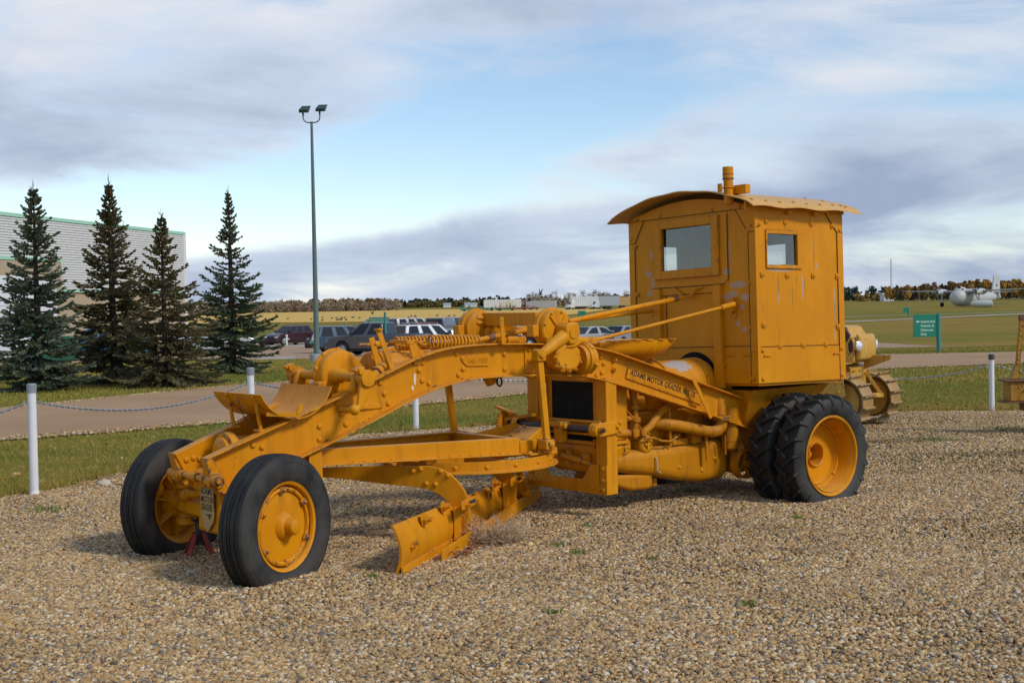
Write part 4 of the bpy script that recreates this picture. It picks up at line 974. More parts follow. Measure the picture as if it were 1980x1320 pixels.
# goosenecks
GO = [(-1.0, .545), (-.45, .566), (-.16, .568), (-.07, .55), (.005, .512), (.07, .45), (.113, .388), (.135, .32), (.14, .22), (.125, .12), (.085, .05), (.04, .05), (.03, .15), (.02, .26), (-.0, .30), (-.032, .325), (-.096, .37), (-.19, .405), (-.35, .42), (-.5, .432), (-.72, .455), (-1.0, .475)]
for t0 in (.64, -.62):
    m = MB(); m.prismf(GO, lambda p, q, c: B3(c, p, q), t0 - .011, t0 + .011); ga = m.build('gooseneck', PY, G, bevel=.003)
    for (k, z) in ((-.28, .53), (-.22, .545), (-.07, .53), (-.015, .50), (-.18, .44), (-.11, .435)):
        inst('rivet', RIV_ME, ga, B3(t0 + .011, k, z), (0, 0, math.atan2(bb.y, bb.x) - math.pi / 2), (.95, .95, .95))
        inst('rivet', RIV_ME, ga, B3(t0 - .011, k, z), (0, 0, math.atan2(-bb.y, -bb.x) - math.pi / 2), (.95, .95, .95))
    # tilt bracket with slotted strap
    m = MB(); m.hexa([B3(t0 - .10, .055, .02), B3(t0 + .12, .055, .02), B3(t0 + .12, .07, .02), B3(t0 - .10, .095, .02), B3(t0 - .06, .05, .27), B3(t0 + .10, .05, .29), B3(t0 + .10, .065, .29), B3(t0 - .06, .09, .27)]); m.build('blade_bracket', PY, G, bevel=.006)
    m = MB(); cs = [(-.10, .285), (-.10, .345), (.02, .35), (.24, .345), (.27, .335), (.28, .315), (.27, .295), (.24, .285), (.02, .28)]
    m.prismf([(t_, z_) for t_, z_ in cs], lambda p, q, c: B3(t0 + .12 - p, c, q), .148, .160); sk = m.build('slotted_strap', PY, G, bevel=.003)
    m = MB(); m.prismf([(.05, .302), (.05, .328), (.235, .328), (.235, .302)], lambda p, q, c: B3(t0 + .12 - p, c, q), .1585, .1615); m.build('strap_slot', DARK, sk)
    rz = (0, 0, math.atan2(bn.y, bn.x) - math.pi / 2)
    inst('bolt', BOLT_ME, sk, B3(t0 + .14, .160, .315), rz, (1.1,) * 3); inst('bolt', BOLT_ME, sk, B3(t0 - .10, .160, .315), rz, (.7,) * 3)
    inst('bolt', BOLT_ME, G, B3(t0 - .05, .09, .14), rz, (1.2,) * 3); inst('bolt', BOLT_ME, G, B3(t0 + .11, .065, .065), rz, (1.2,) * 3)
    inst('bolt', BOLT_ME, G, B3(t0 + .27, .03, .318), rz, (1.7,) * 3)
rz = (0, 0, math.atan2(bn.y, bn.x) - math.pi / 2)
inst('bolt', BOLT_ME, mb, B3(1.336, .035, .295), rz, (1.9,) * 3); inst('bolt', BOLT_ME, mb, B3(1.62, .045, .16), rz, (1.2,) * 3)
m = MB(); m.cyl(B3(1.60, .04, .165), B3(1.59, .085, .185), .011, n=8); m.cyl(B3(1.594, .065, .177), B3(1.588, .09, .187), .017, n=8); m.build('blade_stud', PX, mb)
m = MB(); m.bar(B3(-.55, .15, .44), B3(-.98, .09, .15), .06, .014, (0, 0, 1)); m.bar(B3(-.52, .17, .46), B3(-.95, .11, .18), .014, .06, (0, 0, 1)); m.cyl(B3(-.98, .08, .15), B3(-.98, .16, .15), .03, n=12); m.build('blade_brace', PY, G, bevel=.003)
m = MB(); m.box(-.04, .04, 0, .012, -.04, .04); sq = m.build('socket_plate', PW, mb, loc=B3(-.195, .035, .24), rot=rz); m = MB(); m.box(-.02, .02, .0125, .016, -.02, .02); m.build('socket_hole', DARK, sq)

# ---- radiator, front pillars and apron
for s in (1, -1):
    m = MB(); y0, y1 = sorted((s * .40, s * .49)); m.box(1.905, 2.02, y0, y1, .195, 1.125); m.build('pillar', PY, G, bevel=.006)
    ya, yb = sorted((s * .36, s * .402)); m = MB(); m.box(2.005, 2.016, ya, yb, .2, 1.11); m.build('pillar_flange', PY, G, bevel=.002)
    m = MB(); y0, y1 = sorted((s * .49, s * .515)); m.prism([(1.865, .785), (1.87, .688), (2.10, .665), (2.17, .675), (2.19, .72), (2.17, .765), (2.10, .775)], 'y', y0, y1); pa = m.build('pivot_plate', PY, G, bevel=.006)
    m = MB(); m.lathe([(.45, .055), (.525, .055), (.53, .048), (.53, .03), (.55, .028), (.55, 0)], (2.125, 0, .722), (0, s, 0), 24); m.build('pivot_eye', PW, pa, sharp=35)
    m = MB(); m.lathe([(.55, .022), (.57, .022), (.57, .012), (.59, .012), (.59, 0)], (2.125, 0, .722), (0, s, 0), 6); m.build('pivot_nut', RUST, pa)
    for (X, Z) in ((1.90, .765), (1.925, .735), (1.90, .70)): rivet(pa, (X, s * .515, Z), '+y' if s > 0 else '-y', None, 1.0)
m = MB(); m.prism([(-.49, .195), (.49, .195), (.49, .43), (.30, .43), (.20, .30), (-.20, .30), (-.30, .43), (-.49, .43)], 'x', 2.0155, 2.028); ap = m.build('front_apron', PY, G, bevel=.003)
for s in (1, -1):
    for (Y, Z) in ((.45, .40), (.45, .31), (.45, .235), (.40, .24), (.33, .245)): rivet(ap, (2.028, s * Y, Z), '+x')
    m = MB(); m.box(2.028, 2.0295, s * .41 - .003, s * .41 + .003, .20, .43); m.build('apron_seam', DARK, ap)
m = MB()
m.box(1.66, 1.93, -.36, .36, .60, 1.13); m.build('radiator_shell', PY, G, bevel=.02)
m = MB(); m.box(1.9295, 1.945, -.30, .30, .715, 1.105); m.build('radiator_frame', PY, G, bevel=.004)
m = MB(); m.box(1.9445, 1.950, -.252, .252, .745, 1.080); rc = m.build('radiator_core', BLACK, G, bevel=.004)
m = MB(); m.box(1.92, 1.937, -.30, .30, .60, .70); m.build('lower_core', BLACK, G)
for i in range(12):
    Y = -.27 + .54 * i / 11; rivet(rc, (1.945, Y, 1.093), '+x', None, .5); rivet(rc, (1.937, Y, .59), '+x', None, .5)
for i in range(6):
    for s in (1, -1): rivet(rc, (1.945, s * .278, .76 + .3 * i / 5), '+x', None, .4)
m = MB(); m.hexa([(1.68, -.30, .33), (1.92, -.30, .33), (1.92, .30, .33), (1.68, .30, .33), (1.66, -.36, .58), (1.945, -.36, .58), (1.945, .36, .58), (1.66, .36, .58)]); m.build('lower_tank', PY, G, bevel=.05, seg=4)
m = MB(); m.box(1.66, 1.955, -.37, .37, .572, .600); m.build('tank_flange', PW, G, bevel=.003)
for s in (1, -1):
    m = MB(); m.box(1.90, 1.965, s * .31 - .045, s * .31 + .045, .52, .545); m.box(1.90, 1.965, s * .31 - .045, s * .31 - .03, .545, .62); m.box(1.90, 1.965, s * .31 + .03, s * .31 + .045, .545, .62); m.build('radiator_foot', PW, G, bevel=.002)
# shaft across the front of the radiator with its gear
m = MB(); m.cyl((2.125, -.60, .722), (2.125, .52, .722), .026, n=18); m.build('reverse_shaft', DARK, G)
m = MB(); m.box(2.06, 2.075, -.58, .47, .765, .785); m.box(2.05, 2.075, -.58, .47, .665, .680); m.build('shaft_bar', PY, G, bevel=.002)
m = MB(); m.box(2.07, 2.19, -.03, .13, .73, .77); m.box(2.09, 2.17, .02, .10, .60, .72); m.cyl((2.10, .05, .75), (2.16, .09, .60), .018, n=8); m.cyl((2.15, -.02, .745), (2.15, .16, .735), .028, n=12); m.build('shifter_yoke', PX, G, bevel=.006)
m = MB(); N = 28; poly = []
for i in range(N):
    for (da, rr) in ((0, .098), (.06, .098), (.09, .112), (.14, .112)): a = 2 * math.pi * i / N + da; poly.append((2.125 + rr * math.cos(a), .722 + rr * math.sin(a)))
m.prism(poly, 'y', -.66, -.63); m.lathe([(-.68, 0), (-.68, .045), (-.59, .045), (-.59, 0)], (2.125, 0, .722), (0, 1, 0), 18); m.build('reverse_gear', PW, G, sharp=30)
m = MB(); m.bar((2.15, -.62, .75), (2.10, -.30, .80), .03, .05); m.bar((2.12, -.55, .80), (2.20, -.70, .86), .02, .06); m.build('gear_guard', PX, G, bevel=.003)
m = MB(); m.cyl((1.985, -.10, .47), (1.985, .16, .44), .026, n=12); m.cyl((1.985, .10, .45), (1.99, .26, .42), .02, n=12); m.lathe([(-.15, .05), (-.10, .05), (-.10, .0)], (1.985, 0, .47), (0, 1, 0), 12); m.box(1.95, 2.0, -.03, .0, .40, .52); m.box(1.94, 1.99, .13, .22, .44, .50); m.build('crank_gear', PX, G, bevel=.004)
m = MB(); m.cyl((1.985, .25, .40), (1.985, .25, .28), .013, n=8); m.cyl((1.985, .225, .275), (1.985, .275, .275), .007, n=8); m.build('drain_cock', PW, G)

PE = paint('engine_paint', (.50, .188, .004), chip=.35, dirt=1.0, chipcol=(.05, .03, .02))
# ---- engine
m = MB(); m.prism([(1.80, .50), (1.30, .505), (.45, .515), (.42, .45), (.42, .22), (.50, .17), (.78, .165), (1.05, .205), (1.33, .27), (1.80, .345)], 'y', -.33, .34); m.build('crankcase', PE, G, bevel=.085, seg=5)
m = MB(); m.prism([(1.76, .315), (1.32, .29), (1.32, .175), (1.37, .16), (1.56, .165), (1.76, .22)], 'y', -.22, .30); m.build('oil_pan', PE, G, bevel=.03, seg=3)
m = MB(); m.cyl((1.23, .20, .24), (1.23, .20, .17), .035, n=12); m.build('drain_plug', PE, G)
m = MB(); m.box(.60, 1.66, -.22, .20, .50, .80); m.build('engine_block', PE, G, bevel=.02)
m = MB(); m.box(.62, 1.62, -.20, .16, .80, .93); m.build('cylinder_head', PE, G, bevel=.025)
for X in (.78, 1.02, 1.26, 1.50):
    m = MB(); m.lathe([(.20, .085), (.235, .085), (.245, .07), (.245, 0)], (X, 0, .645), (0, 1, 0), 24); m.build('block_cover', PE, G, sharp=35)
for X in (1.68, 1.425):
    m = MB(); m.lathe([(.19, .083), (.315, .083), (.33, .074), (.34, .058), (.34, .045), (.335, .04), (.335, 0)], (X, 0, .545), (0, 1, 0), 28); cv_ = m.build('timing_cover', PE, G, sharp=35)
    m = MB(); m.bar((X - .035, .345, .545), (X + .035, .345, .545), .02, .014, (0, 0, 1)); m.bar((X, .345, .51), (X, .345, .58), .02, .013, (1, 0, 0)); m.build('cover_knob', PW, cv_, bevel=.003)
m = MB(); m.tube([(1.55, .32, .62), (1.54, .32, .70), (1.53, .31, .80), (1.52, .29, .90), (1.52, .27, 1.0)], [.028, .026, .024, .03, .034], 12); m.cyl((1.53, .31, .735), (1.53, .31, .775), .045, n=12); m.cyl((1.53, .30, .84), (1.53, .30, .875), .042, n=12); m.build('intake_riser', PE, G, sharp=50)
m = MB(); m.box(1.46, 1.60, .27, .36, .615, .675); m.cyl((1.50, .36, .645), (1.50, .385, .645), .03, n=12); m.cyl((1.56, .33, .60), (1.56, .33, .70), .024, n=12); m.build('carburettor', PE, G, bevel=.006)
m = MB(); m.tube([(1.46, .34, .655), (1.40, .35, .69), (1.32, .34, .755), (1.24, .32, .805), (1.14, .30, .83), (1.04, .28, .83)], .031, 14); m.build('intake_pipe', PE, G, sharp=60)
m = MB(); m.cyl((1.85, .33, .66), (1.67, .36, .655), .034, n=16); m.sph((1.67, .36, .655), .034, 12, 8); m.build('coolant_pipe', PE, G)
m = MB(); m.cyl((1.80, .33, .76), (1.52, .30, .77), .022, n=12); m.build('coolant_pipe', PE, G)
m = MB(); m.tube([(1.30, .28, .70), (1.24, .34, .70), (1.12, .37, .682), (.95, .40, .645), (.82, .42, .615), (.74, .43, .600), (.68, .435, .610), (.64, .44, .645), (.63, .44, .695), (.63, .44, .72)], [.045, .048, .048, .048, .048, .050, .052, .052, .05, .05], 18); m.build('exhaust_pipe', PE, G, sharp=60)
m = MB(); m.lathe([(.700, .05), (.700, .083), (.712, .083), (.714, .05)], (.63, .44, 0), (0, 0, 1), 20); m.lathe([(.718, .05), (.718, .08), (.732, .08), (.734, .05)], (.63, .44, 0), (0, 0, 1), 20); m.build('exhaust_flange', PX, G, sharp=35)
m = MB(); m.cyl((.63, .42, .735), (.63, .40, .90), .045, n=16); m.build('exhaust_riser', PE, G)
m = MB(); m.lathe([(.43, 0), (.43, .055), (.445, .068), (.50, .070), (.505, .074), (.60, .074), (.80, .076)], (.49, .40, 0), (0, 0, 1), 28); m.build('oil_filter', PE, G, sharp=35)
for dx in (-.09, .09):
    m = MB(); m.cyl((.49 + dx, .43, .40), (.49 + dx, .43, .56), .007, n=6); m.lathe([(.40, .013), (.425, .013), (.425, 0)], (.49 + dx, .43, 0), (0, 0, 1), 6); m.build('filter_bolt', PE, G)
m = MB(); m.bar((.785, .40, .60), (.77, .40, .36), .032, .012, (1, 0, 0)); m.build('bracket_strap', PE, G)
m = MB(); m.box(.93, 1.12, .18, .33, .505, .56); m.box(1.0, 1.10, .2, .31, .56, .60); m.build('magneto', PE, G, bevel=.01)
m = MB(); m.box(.80, .90, .25, .36, .51, .60); m.build('pump_block', PE, G, bevel=.006)
m = MB(); m.tube([(1.74, .34, .88), (1.66, .36, .83), (1.58, .37, .74), (1.50, .37, .66), (1.42, .37, .63)], .006, 6); m.build('fuel_line', PE, G)
m = MB(); m.tube([(1.50, .38, .60), (1.40, .385, .60), (1.30, .385, .565), (1.20, .385, .555), (1.12, .38, .585)], .009, 6); m.build('oil_line', PE, G)
m = MB(); m.tube([(1.16, .33, .86), (1.155, .34, .70), (1.16, .34, .50)], .012, 6); m.build('push_rod', PE, G)
m = MB(); m.tube([(1.34, .345, .43), (1.34, .36, .40), (1.335, .36, .32), (1.30, .365, .295)], .007, 6); m.build('dip_stick', simple('cream_handle', (.42, .34, .22), .5), G)
for (X, Z) in ((.62, .36), (.78, .27), (1.05, .32)): rivet(G, (X, .338, Z), '+y', None, .9)
m = MB(); m.prism([(1.55, .80), (1.0, .66), (.72, .62), (.72, .88), (1.3, 1.03), (1.55, 1.06)], 'y', -.12, .10); m.build('manifold', PE, G, bevel=.03)
# flat belt pulley
m = MB(); m.lathe([(-.045, .115), (-.045, .128), (.045, .128), (.045, .115), (.0, .112), (-.045, .115)], (.335, .42, .295), (0, 1, 0), 36); m.lathe([(-.05, 0), (-.05, .03), (.05, .03), (.05, 0)], (.335, .42, .295), (0, 1, 0), 14); pu = m.build('belt_pulley', PE, G, sharp=35)
for i in range(5):
    a = 2 * math.pi * i / 5 + .5; m = MB(); m.bar((.335, .42, .295), (.335 + .118 * math.cos(a), .42, .295 + .118 * math.sin(a)), .032, .014, (0, 1, 0)); m.build('pulley_spoke', PY, pu)
# rear transmission and axle housing
m = MB(); m.hexa([(-.45, -.40, .22), (.36, -.40, .20), (.36, .34, .20), (-.45, .34, .22), (-.55, -.42, .72), (.42, -.42, .60), (.42, .36, .60), (-.55, .36, .72)]); m.build('transmission', PE, G, bevel=.04, seg=3)
m = MB(); m.cyl((0, -.80, .385), (0, .80, .385), .09, n=24); m.build('rear_axle', PE, G)
m = MB(); m.hexa([(-.40, -.42, .66), (.34, -.42, .60), (.34, .42, .60), (-.40, .42, .66), (-.645, -.60, .955), (.43, -.60, .94), (.43, .60, .94), (-.645, .60, .955)]); m.build('cab_base', PE, G, bevel=.008)
m = MB(); m.cyl((.55, .30, .60), (.42, .36, .50), .02, n=8); m.bar((.42, .36, .60), (.38, .44, .42), .05, .03); m.build('brake_linkage', PE, G)

# ---- hood tank and barrel in front of the cab
m = MB(); NL = 26; secs = []
for i in range(NL + 1):
    t = i / NL; X = 1.93 - (1.93 - 1.035) * t
    e = 1.0
    if t > .60: u_ = (t - .60) / .40; e = math.sqrt(max(0.0, 1 - u_ ** 2.4))
    if t < .12: u_ = (.12 - t) / .12; e = math.sqrt(max(0.0, 1 - .5 * u_ ** 2))
    ring_ = []
    for j in range(17):
        a = math.pi * j / 16; ring_.append((X, .03 + .325 * (.80 + .20 * e) * math.cos(a), 1.402 - (.012 + .180 * e) * math.sin(a) ** .8))
    secs.append(ring_)
P = [p for r_ in secs for p in r_]; Fq = [(17 * i + j, 17 * i + j + 1, 17 * i + 18 + j, 17 * i + 17 + j) for i in range(NL) for j in range(16)]
Fq += [(17 * i, 17 * i + 17, 17 * i + 33, 17 * i + 16) for i in range(NL)]; Fq += [tuple(range(17)), tuple(17 * NL + j for j in range(17))]
m.add(P, Fq); ho = m.build('tank_tray', PY, G, sharp=50)
for i in range(6):
    m = MB(); X = 1.80 - i * .135; m.box(X - .035, X + .035, .30, .365, 1.402, 1.412); m.build('tray_tab', PW, ho)
PBAR = paint('patched_yellow_paint', patches=[((.84, .17, 1.205), (.135, .10, .10)), ((.98, .16, 1.19), (.05, .05, .05))], patchcol=(.40, .36, .34), dirt=.4)
m = MB(); m.lathe([(.30, .235), (1.18, .235), (1.22, .225), (1.25, .19), (1.25, 0)], (0, .03, .975), (1, 0, 0), 56); m.build('fuel_barrel', PBAR, G, sharp=35)
m = MB()
for X in (1.06, .60, .535): m.lathe([(X - .012, .236), (X - .008, .247), (X + .008, .247), (X + .012, .236)], (0, .03, .975), (1, 0, 0), 56)
m.build('barrel_hoop', PW, G)
m = MB(); m.lathe([(1.22, .026), (1.235, .026), (1.235, 0)], (1.12, .10, 0), (0, 0, 1), 14); m.build('filler_cap', PW, G)

# ---- cab
PCAB = paint('cab_paint', dirt=.22,
    patchcol=(.47, .30, .21),
    patches=[((.505, .56, 1.83), (.05, .10, .03)), ((.505, .50, 1.75), (.04, .05, .035)), ((.505, .42, 1.73), (.04, .035, .03)), ((.505, .63, 1.72), (.04, .05, .03)), ((.505, .47, 1.66), (.04, .05, .025)), ((.505, .60, 1.64), (.04, .035, .025)), ((.505, .55, 1.50), (.04, .02, .03)), ((.505, .63, 1.445), (.04, .045, .02)),
             ((.505, -.52, 1.98), (.05, .045, .025)), ((.505, -.49, 1.80), (.05, .06, .025)), ((.505, -.45, 1.72), (.05, .06, .028)), ((.505, -.48, 2.15), (.05, .02, .06)), ((.505, -.47, 1.88), (.05, .03, .07)), ((.505, .44, 1.95), (.05, .05, .03)), ((.505, .47, 2.1), (.05, .012, .14)), ((.505, -.40, 1.36), (.05, .04, .02)), ((.505, -.56, 2.03), (.05, .015, .015)),
             ((.2, .765, 1.945), (.16, .03, .012)), ((-.10, .765, 1.80), (.010, .03, .12)), ((-.30, .765, 2.0), (.012, .03, .03)), ((-.54, .765, 1.62), (.010, .03, .20)), ((-.535, .765, 1.38), (.008, .03, .08)), ((-.098, .765, 2.12), (.008, .03, .16)), ((-.26, .765, 2.16), (.006, .03, .10)), ((.225, .765, 1.72), (.012, .03, .06))],
    lines=[((.225, .765, 1.80), (.004, .03, .12)), ((.29, .765, 1.87), (.004, .03, .05)), ((.04, .765, 1.70), (.003, .03, .10)), ((-.265, .765, 2.10), (.004, .03, .17)), ((.225, .765, 1.37), (.003, .03, .10)), ((.43, .765, 1.62), (.004, .03, .05)), ((-.54, .765, 1.55), (.004, .03, .16)), ((.115, .765, 2.30), (.004, .03, .04)), ((-.59, .765, 1.50), (.004, .03, .2)), ((-.02, .765, 1.86), (.003, .03, .06)), ((-.13, .765, 1.83), (.003, .03, .07))],
    linecol=(.17, .10, .06))
CX, HW, CL, ZB, ZT = .5048, .7652, 1.1705, .9814, 2.4746
RX_ = CX - CL
m = MB(); m.box(RX_ + .02, CX - .02, -HW + .02, HW - .02, ZB - .02, ZB + .01)
cab = m.build('cab', PCAB, G); cab.matrix_local = Matrix.Rotation(-.015538, 4, 'Y') @ Matrix.Rotation(.02775, 4, 'X')
def wall(name, ax, c0, c1, outer, hole, inner_first):
    """sheet wall on axis ax between c0 (outside) and c1 (inside); outer polygon (p,q), rectangular hole"""
    m = MB(); f = (lambda p, q, c: (c, p, q)) if ax == 'x' else (lambda p, q, c: (p, c, q))
    p0, p1, q0, q1 = hole; n = len(outer)
    hp = [(p0, q0), (p1, q0), (p1, q1), (p0, q1)]
    bmx = bmesh.new()
    def layer(c):
        vs = [bmx.verts.new(f(p, q, c)) for p, q in outer]; hs = [bmx.verts.new(f(p, q, c)) for p, q in hp]
        es = [bmx.edges.new((vs[i], vs[(i + 1) % n])) for i in range(n)] + [bmx.edges.new((hs[i], hs[(i + 1) % 4])) for i in range(4)]
        r = bmesh.ops.triangle_fill(bmx, use_beauty=True, edges=es)
        return vs, hs, [g_ for g_ in r['geom'] if isinstance(g_, bmesh.types.BMFace)]
    va, ha, fa = layer(c0); vb, hb, fb = layer(c1)
    for i in range(n): bmx.faces.new((va[i], va[(i + 1) % n], vb[(i + 1) % n], vb[i]))
    for i in range(4): bmx.faces.new((ha[i], ha[(i + 1) % 4], hb[(i + 1) % 4], hb[i]))
    for f_ in fb: f_.material_index = 1
    bmesh.ops.recalc_face_normals(bmx, faces=bmx.faces)
    me = bpy.data.meshes.new(name); bmx.to_mesh(me); bmx.free(); me.materials.append(PCAB); me.materials.append(GREYIN)
    o = bpy.data.objects.new(name, me); COL.objects.link(o); o.parent = cab; return o
arc = [(y, ZT + .135 * (1 - (y / HW) ** 2)) for y in np.linspace(HW, -HW, 17)]
gab = [(-HW, ZB), (HW, ZB)] + arc
wall('front_wall', 'x', CX, CX - .018, gab, (-.335, .290, 1.992, 2.378), 0)
wall('rear_wall', 'x', RX_, RX_ + .018, gab, (-.30, .13, 2.055, 2.245), 0)
sq_ = [(RX_ + .019, ZB), (CX - .019, ZB), (CX - .019, ZT), (RX_ + .019, ZT)]
wall('side_wall', 'y', HW, HW - .018, sq_, (-.032, .373, 1.990, 2.259), 0)
wall('side_wall', 'y', -HW, -HW + .018, sq_, (-.115, .373, 2.03, 2.258), 0)
# window frames and panes
def wframe(ax, c, p0, p1, q0, q1, wd, th, mat, name='window_frame', wl=None, wr=None, wt=None, wb_=None):
    wl, wr, wt, wb_ = (wd if v is None else v for v in (wl, wr, wt, wb_)); m = MB()
    def b(a0, a1, b0, b1):
        lo, hi = sorted((c, c + th))
        if ax == 'x': m.box(lo, hi, a0, a1, b0, b1)
        else: m.box(a0, a1, lo, hi, b0, b1)
    b(p0 - wl, p0, q0 - wb_, q1 + wt); b(p1, p1 + wr, q0 - wb_, q1 + wt); b(p0, p1, q0 - wb_, q0); b(p0, p1, q1, q1 + wt)
    return m.build(name, mat, cab, bevel=.003)
PFR = paint('window_frame_paint', chip=.75, chipcol=(.13, .11, .10))
wframe('x', CX + .0095, -.330, .285, 1.997, 2.373, .075, .024, PFR, wl=.085, wr=.08)
wframe('x', CX + .0005, -.415, .365, 1.922, 2.448, .06, .008, PCAB, 'window_surround', wr=.09, wb_=.078, wt=.02)
m = MB(); m.box(CX - .012, CX - .006, -.335, .290, 1.992, 2.378); m.build('window_pane', GLASS, cab)
wframe('y', HW + .001, -.030, .371, 1.992, 2.257, .02, .014, PFR, wl=.062, wt=.034, wb_=.03, wr=.010)
m = MB(); m.box(-.032, .373, HW - .012, HW - .006, 1.99, 2.259); m.build('window_pane', GLASS, cab)
m = MB(); m.box(-.115, .373, -HW + .006, -HW + .012, 2.03, 2.258); m.build('window_pane', GLASS, cab)
m = MB(); m.box(RX_ + .006, RX_ + .012, -.30, .13, 2.055, 2.245); m.build('window_pane', GLASS, cab)
for P in ([(.06, 2.375), (.065, 2.32), (.03, 2.24), (0, 2.15), (-.03, 2.05), (-.045, 2.0)], [(.22, 2.375), (.20, 2.31), (.215, 2.26), (.18, 2.16), (.15, 2.06), (.145, 2.0)], [(.27, 2.375), (.255, 2.33), (.25, 2.24), (.225, 2.12), (.205, 2.0)]):
    m = MB(); m.tube([(CX - .05, y, z) for y, z in P], .0045, 6); m.build('wire_reflection', DARK, cab)  # dark tubes added as the reflections of wires in the front pane
# corner irons, posts, seams
def strip(y0, y1, z0, z1, th=.006, nm='corner_strip'): m = MB(); m.box(CX + .0005, CX + th, y0, y1, z0, z1); return m.build(nm, PCAB, cab, bevel=.0015)
def sstrip(x0, x1, z0, z1, th=.006, nm='corner_strip'): m = MB(); m.box(x0, x1, HW + .0005, HW + th, z0, z1); return m.build(nm, PCAB, cab, bevel=.0015)
strip(.692, HW + .004, ZB + .002, 2.27); strip(-HW - .004, -.692, ZB + .002, 2.27)
m = MB(); m.prism([(.692, 2.2705), (HW + .004, 2.2705), (HW + .004, ZT - .002), (.55, ZT - .002)], 'x', CX + .0005, CX + .0055); m.build('corner_gusset', PCAB, cab, bevel=.0015)
m = MB(); m.prism([(-.692, 2.2705), (-HW - .004, 2.2705), (-HW - .004, ZT - .002), (-.56, ZT - .002)], 'x', CX + .0005, CX + .0055); m.build('corner_gusset', PCAB, cab, bevel=.0015)
m = MB(); m.prism([(-.588, 2.302), (RX_ - .004, 2.302), (RX_ - .004, ZT - .003), (-.42, ZT - .003)], 'y', HW + .0005, HW + .006); m.build('corner_gusset', PCAB, cab, bevel=.0015)
sstrip(RX_ - .004, -.588, ZB + .002, 2.298, .007); sstrip(.475, CX + .006, ZB + .002, ZT - .02, .0045)
m = MB(); m.prism([(y, z) for y, z in arc] + [(y, z - (.0 + (z - ZT) + .004)) for y, z in reversed(arc[1:-1])], 'x', CX + .0005, CX + .006); m.build('gable_panel', PCAB, cab)
strip(.30, .386, .945, 1.838, .045, 'front_post'); strip(-.446, -.356, 1.30, 1.838, .035, 'front_post')
strip(-.355, .299, 1.775, 1.835, .006, 'header_strip')
strip(.387, .690, ZB + .002, 1.300, .005, 'kick_panel'); strip(-.690, -.30, 1.24, 1.300, .005, 'kick_panel')
sstrip(-.586, .474, ZB + .003, 1.292, .004, 'kick_panel')
m = MB(); m.lathe([(CX + .0005, .238), (CX + .0005, .285), (CX + .004, .285), (CX + .004, .238)], (0, .03, .975), (1, 0, 0), 40); m.build('barrel_gap_shade', BLACK, cab)  # black ring, its colour standing in for the shaded gap round the barrel
for (X, Z) in [(.365, 2.36), (.114, 2.36), (-.237, 2.359), (-.525, 2.352), (.456, 2.331), (.432, 1.908), (.105, 1.902), (-.245, 1.907), (-.579, 1.905), (.425, 1.477), (.225, 1.294), (-.085, 1.296), (-.397, 1.298), (.45, 1.261), (.453, 1.02), (-.618, 1.259), (-.617, 1.019), (-.577, 1.453), (-.624, 2.321)]:
    rivet(cab, (X, HW + .005, Z), '+y', WASH_ME if Z not in (2.331, 1.261, 1.02, 1.259, 1.019, 2.321) else RIV_ME, .95 if Z < 2.3 else .8)
for (Y, Z) in [(.681, 1.447), (.723, 1.267), (.715, 1.025), (.708, 1.03), (.689, 2.278), (.718, 2.335), (-.739, 2.313), (.684, 1.834), (-.686, 2.244), (-.67, 1.80), (-.67, 1.38), (.388, 1.14), (-.36, 2.50), (.28, 2.50), (.60, 2.50), (-.65, 2.50)]:
    rivet(cab, (CX + .006, Y, Z), '+x', WASH_ME if abs(Y) < .72 else RIV_ME, .9)
for X in (.094, -.261):
    m = MB(); m.cyl((X, HW + .03, 2.465), (X, HW + .03, 2.43), .022, n=12); m.box(X - .02, X + .02, HW, HW + .03, 2.44, 2.475); m.build('roof_bracket', PCAB, cab, bevel=.003)
for (a, b, z) in ((.429, .357, 1.216), (-.506, -.580, 1.216)):
    m = MB(); m.cyl((a, HW + .012, z), (b, HW + .012, z), .006, n=8); m.cyl((a, HW, z), (a, HW + .02, z), .009, n=8); m.build('latch_pin', PCAB, cab)
for (a, b) in ((.41, .50), (.60, .685)):
    m = MB(); m.cyl((CX + .014, a, 1.225), (CX + .014, b, 1.225), .006, n=8); m.build('latch_pin', PCAB, cab)
for z in (2.255, 1.93, 1.60):
    m = MB(); m.tube([(RX_ - .002, HW - .03, z), (RX_ - .03, HW - .03, z), (RX_ - .03, HW - .03, z - .055), (RX_ - .002, HW - .03, z - .055)], .004, 6); m.build('hinge_loop', PCAB, cab)
for z in (2.235, 1.95):
    m = MB(); m.tube([(CX - .1, -HW - .002, z), (CX - .1, -HW - .02, z), (CX - .1, -HW - .02, z - .055), (CX - .1, -HW - .002, z - .055)], .004, 6); m.build('hinge_loop', PCAB, cab)
# dark raised strips painted as the shade in the seams between sheets
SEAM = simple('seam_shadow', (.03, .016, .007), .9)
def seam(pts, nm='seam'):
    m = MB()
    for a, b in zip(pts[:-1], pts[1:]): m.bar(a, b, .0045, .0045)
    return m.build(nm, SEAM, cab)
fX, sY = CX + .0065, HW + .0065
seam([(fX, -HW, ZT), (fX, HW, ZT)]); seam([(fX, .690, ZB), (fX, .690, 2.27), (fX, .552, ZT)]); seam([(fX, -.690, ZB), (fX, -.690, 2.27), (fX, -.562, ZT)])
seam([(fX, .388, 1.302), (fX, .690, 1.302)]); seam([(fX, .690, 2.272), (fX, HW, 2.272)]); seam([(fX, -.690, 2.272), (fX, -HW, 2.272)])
seam([(fX, -.30, 1.302), (fX, .30, 1.302)]); seam([(fX, -.30, 1.30), (fX, -.30, 1.775)]); seam([(fX, -.355, 1.774), (fX, .30, 1.774)]); seam([(CX + .009, .456, 2.44), (CX + .009, .456, 1.88), (CX + .009, .40, 1.845), (CX + .009, -.47, 1.845)])
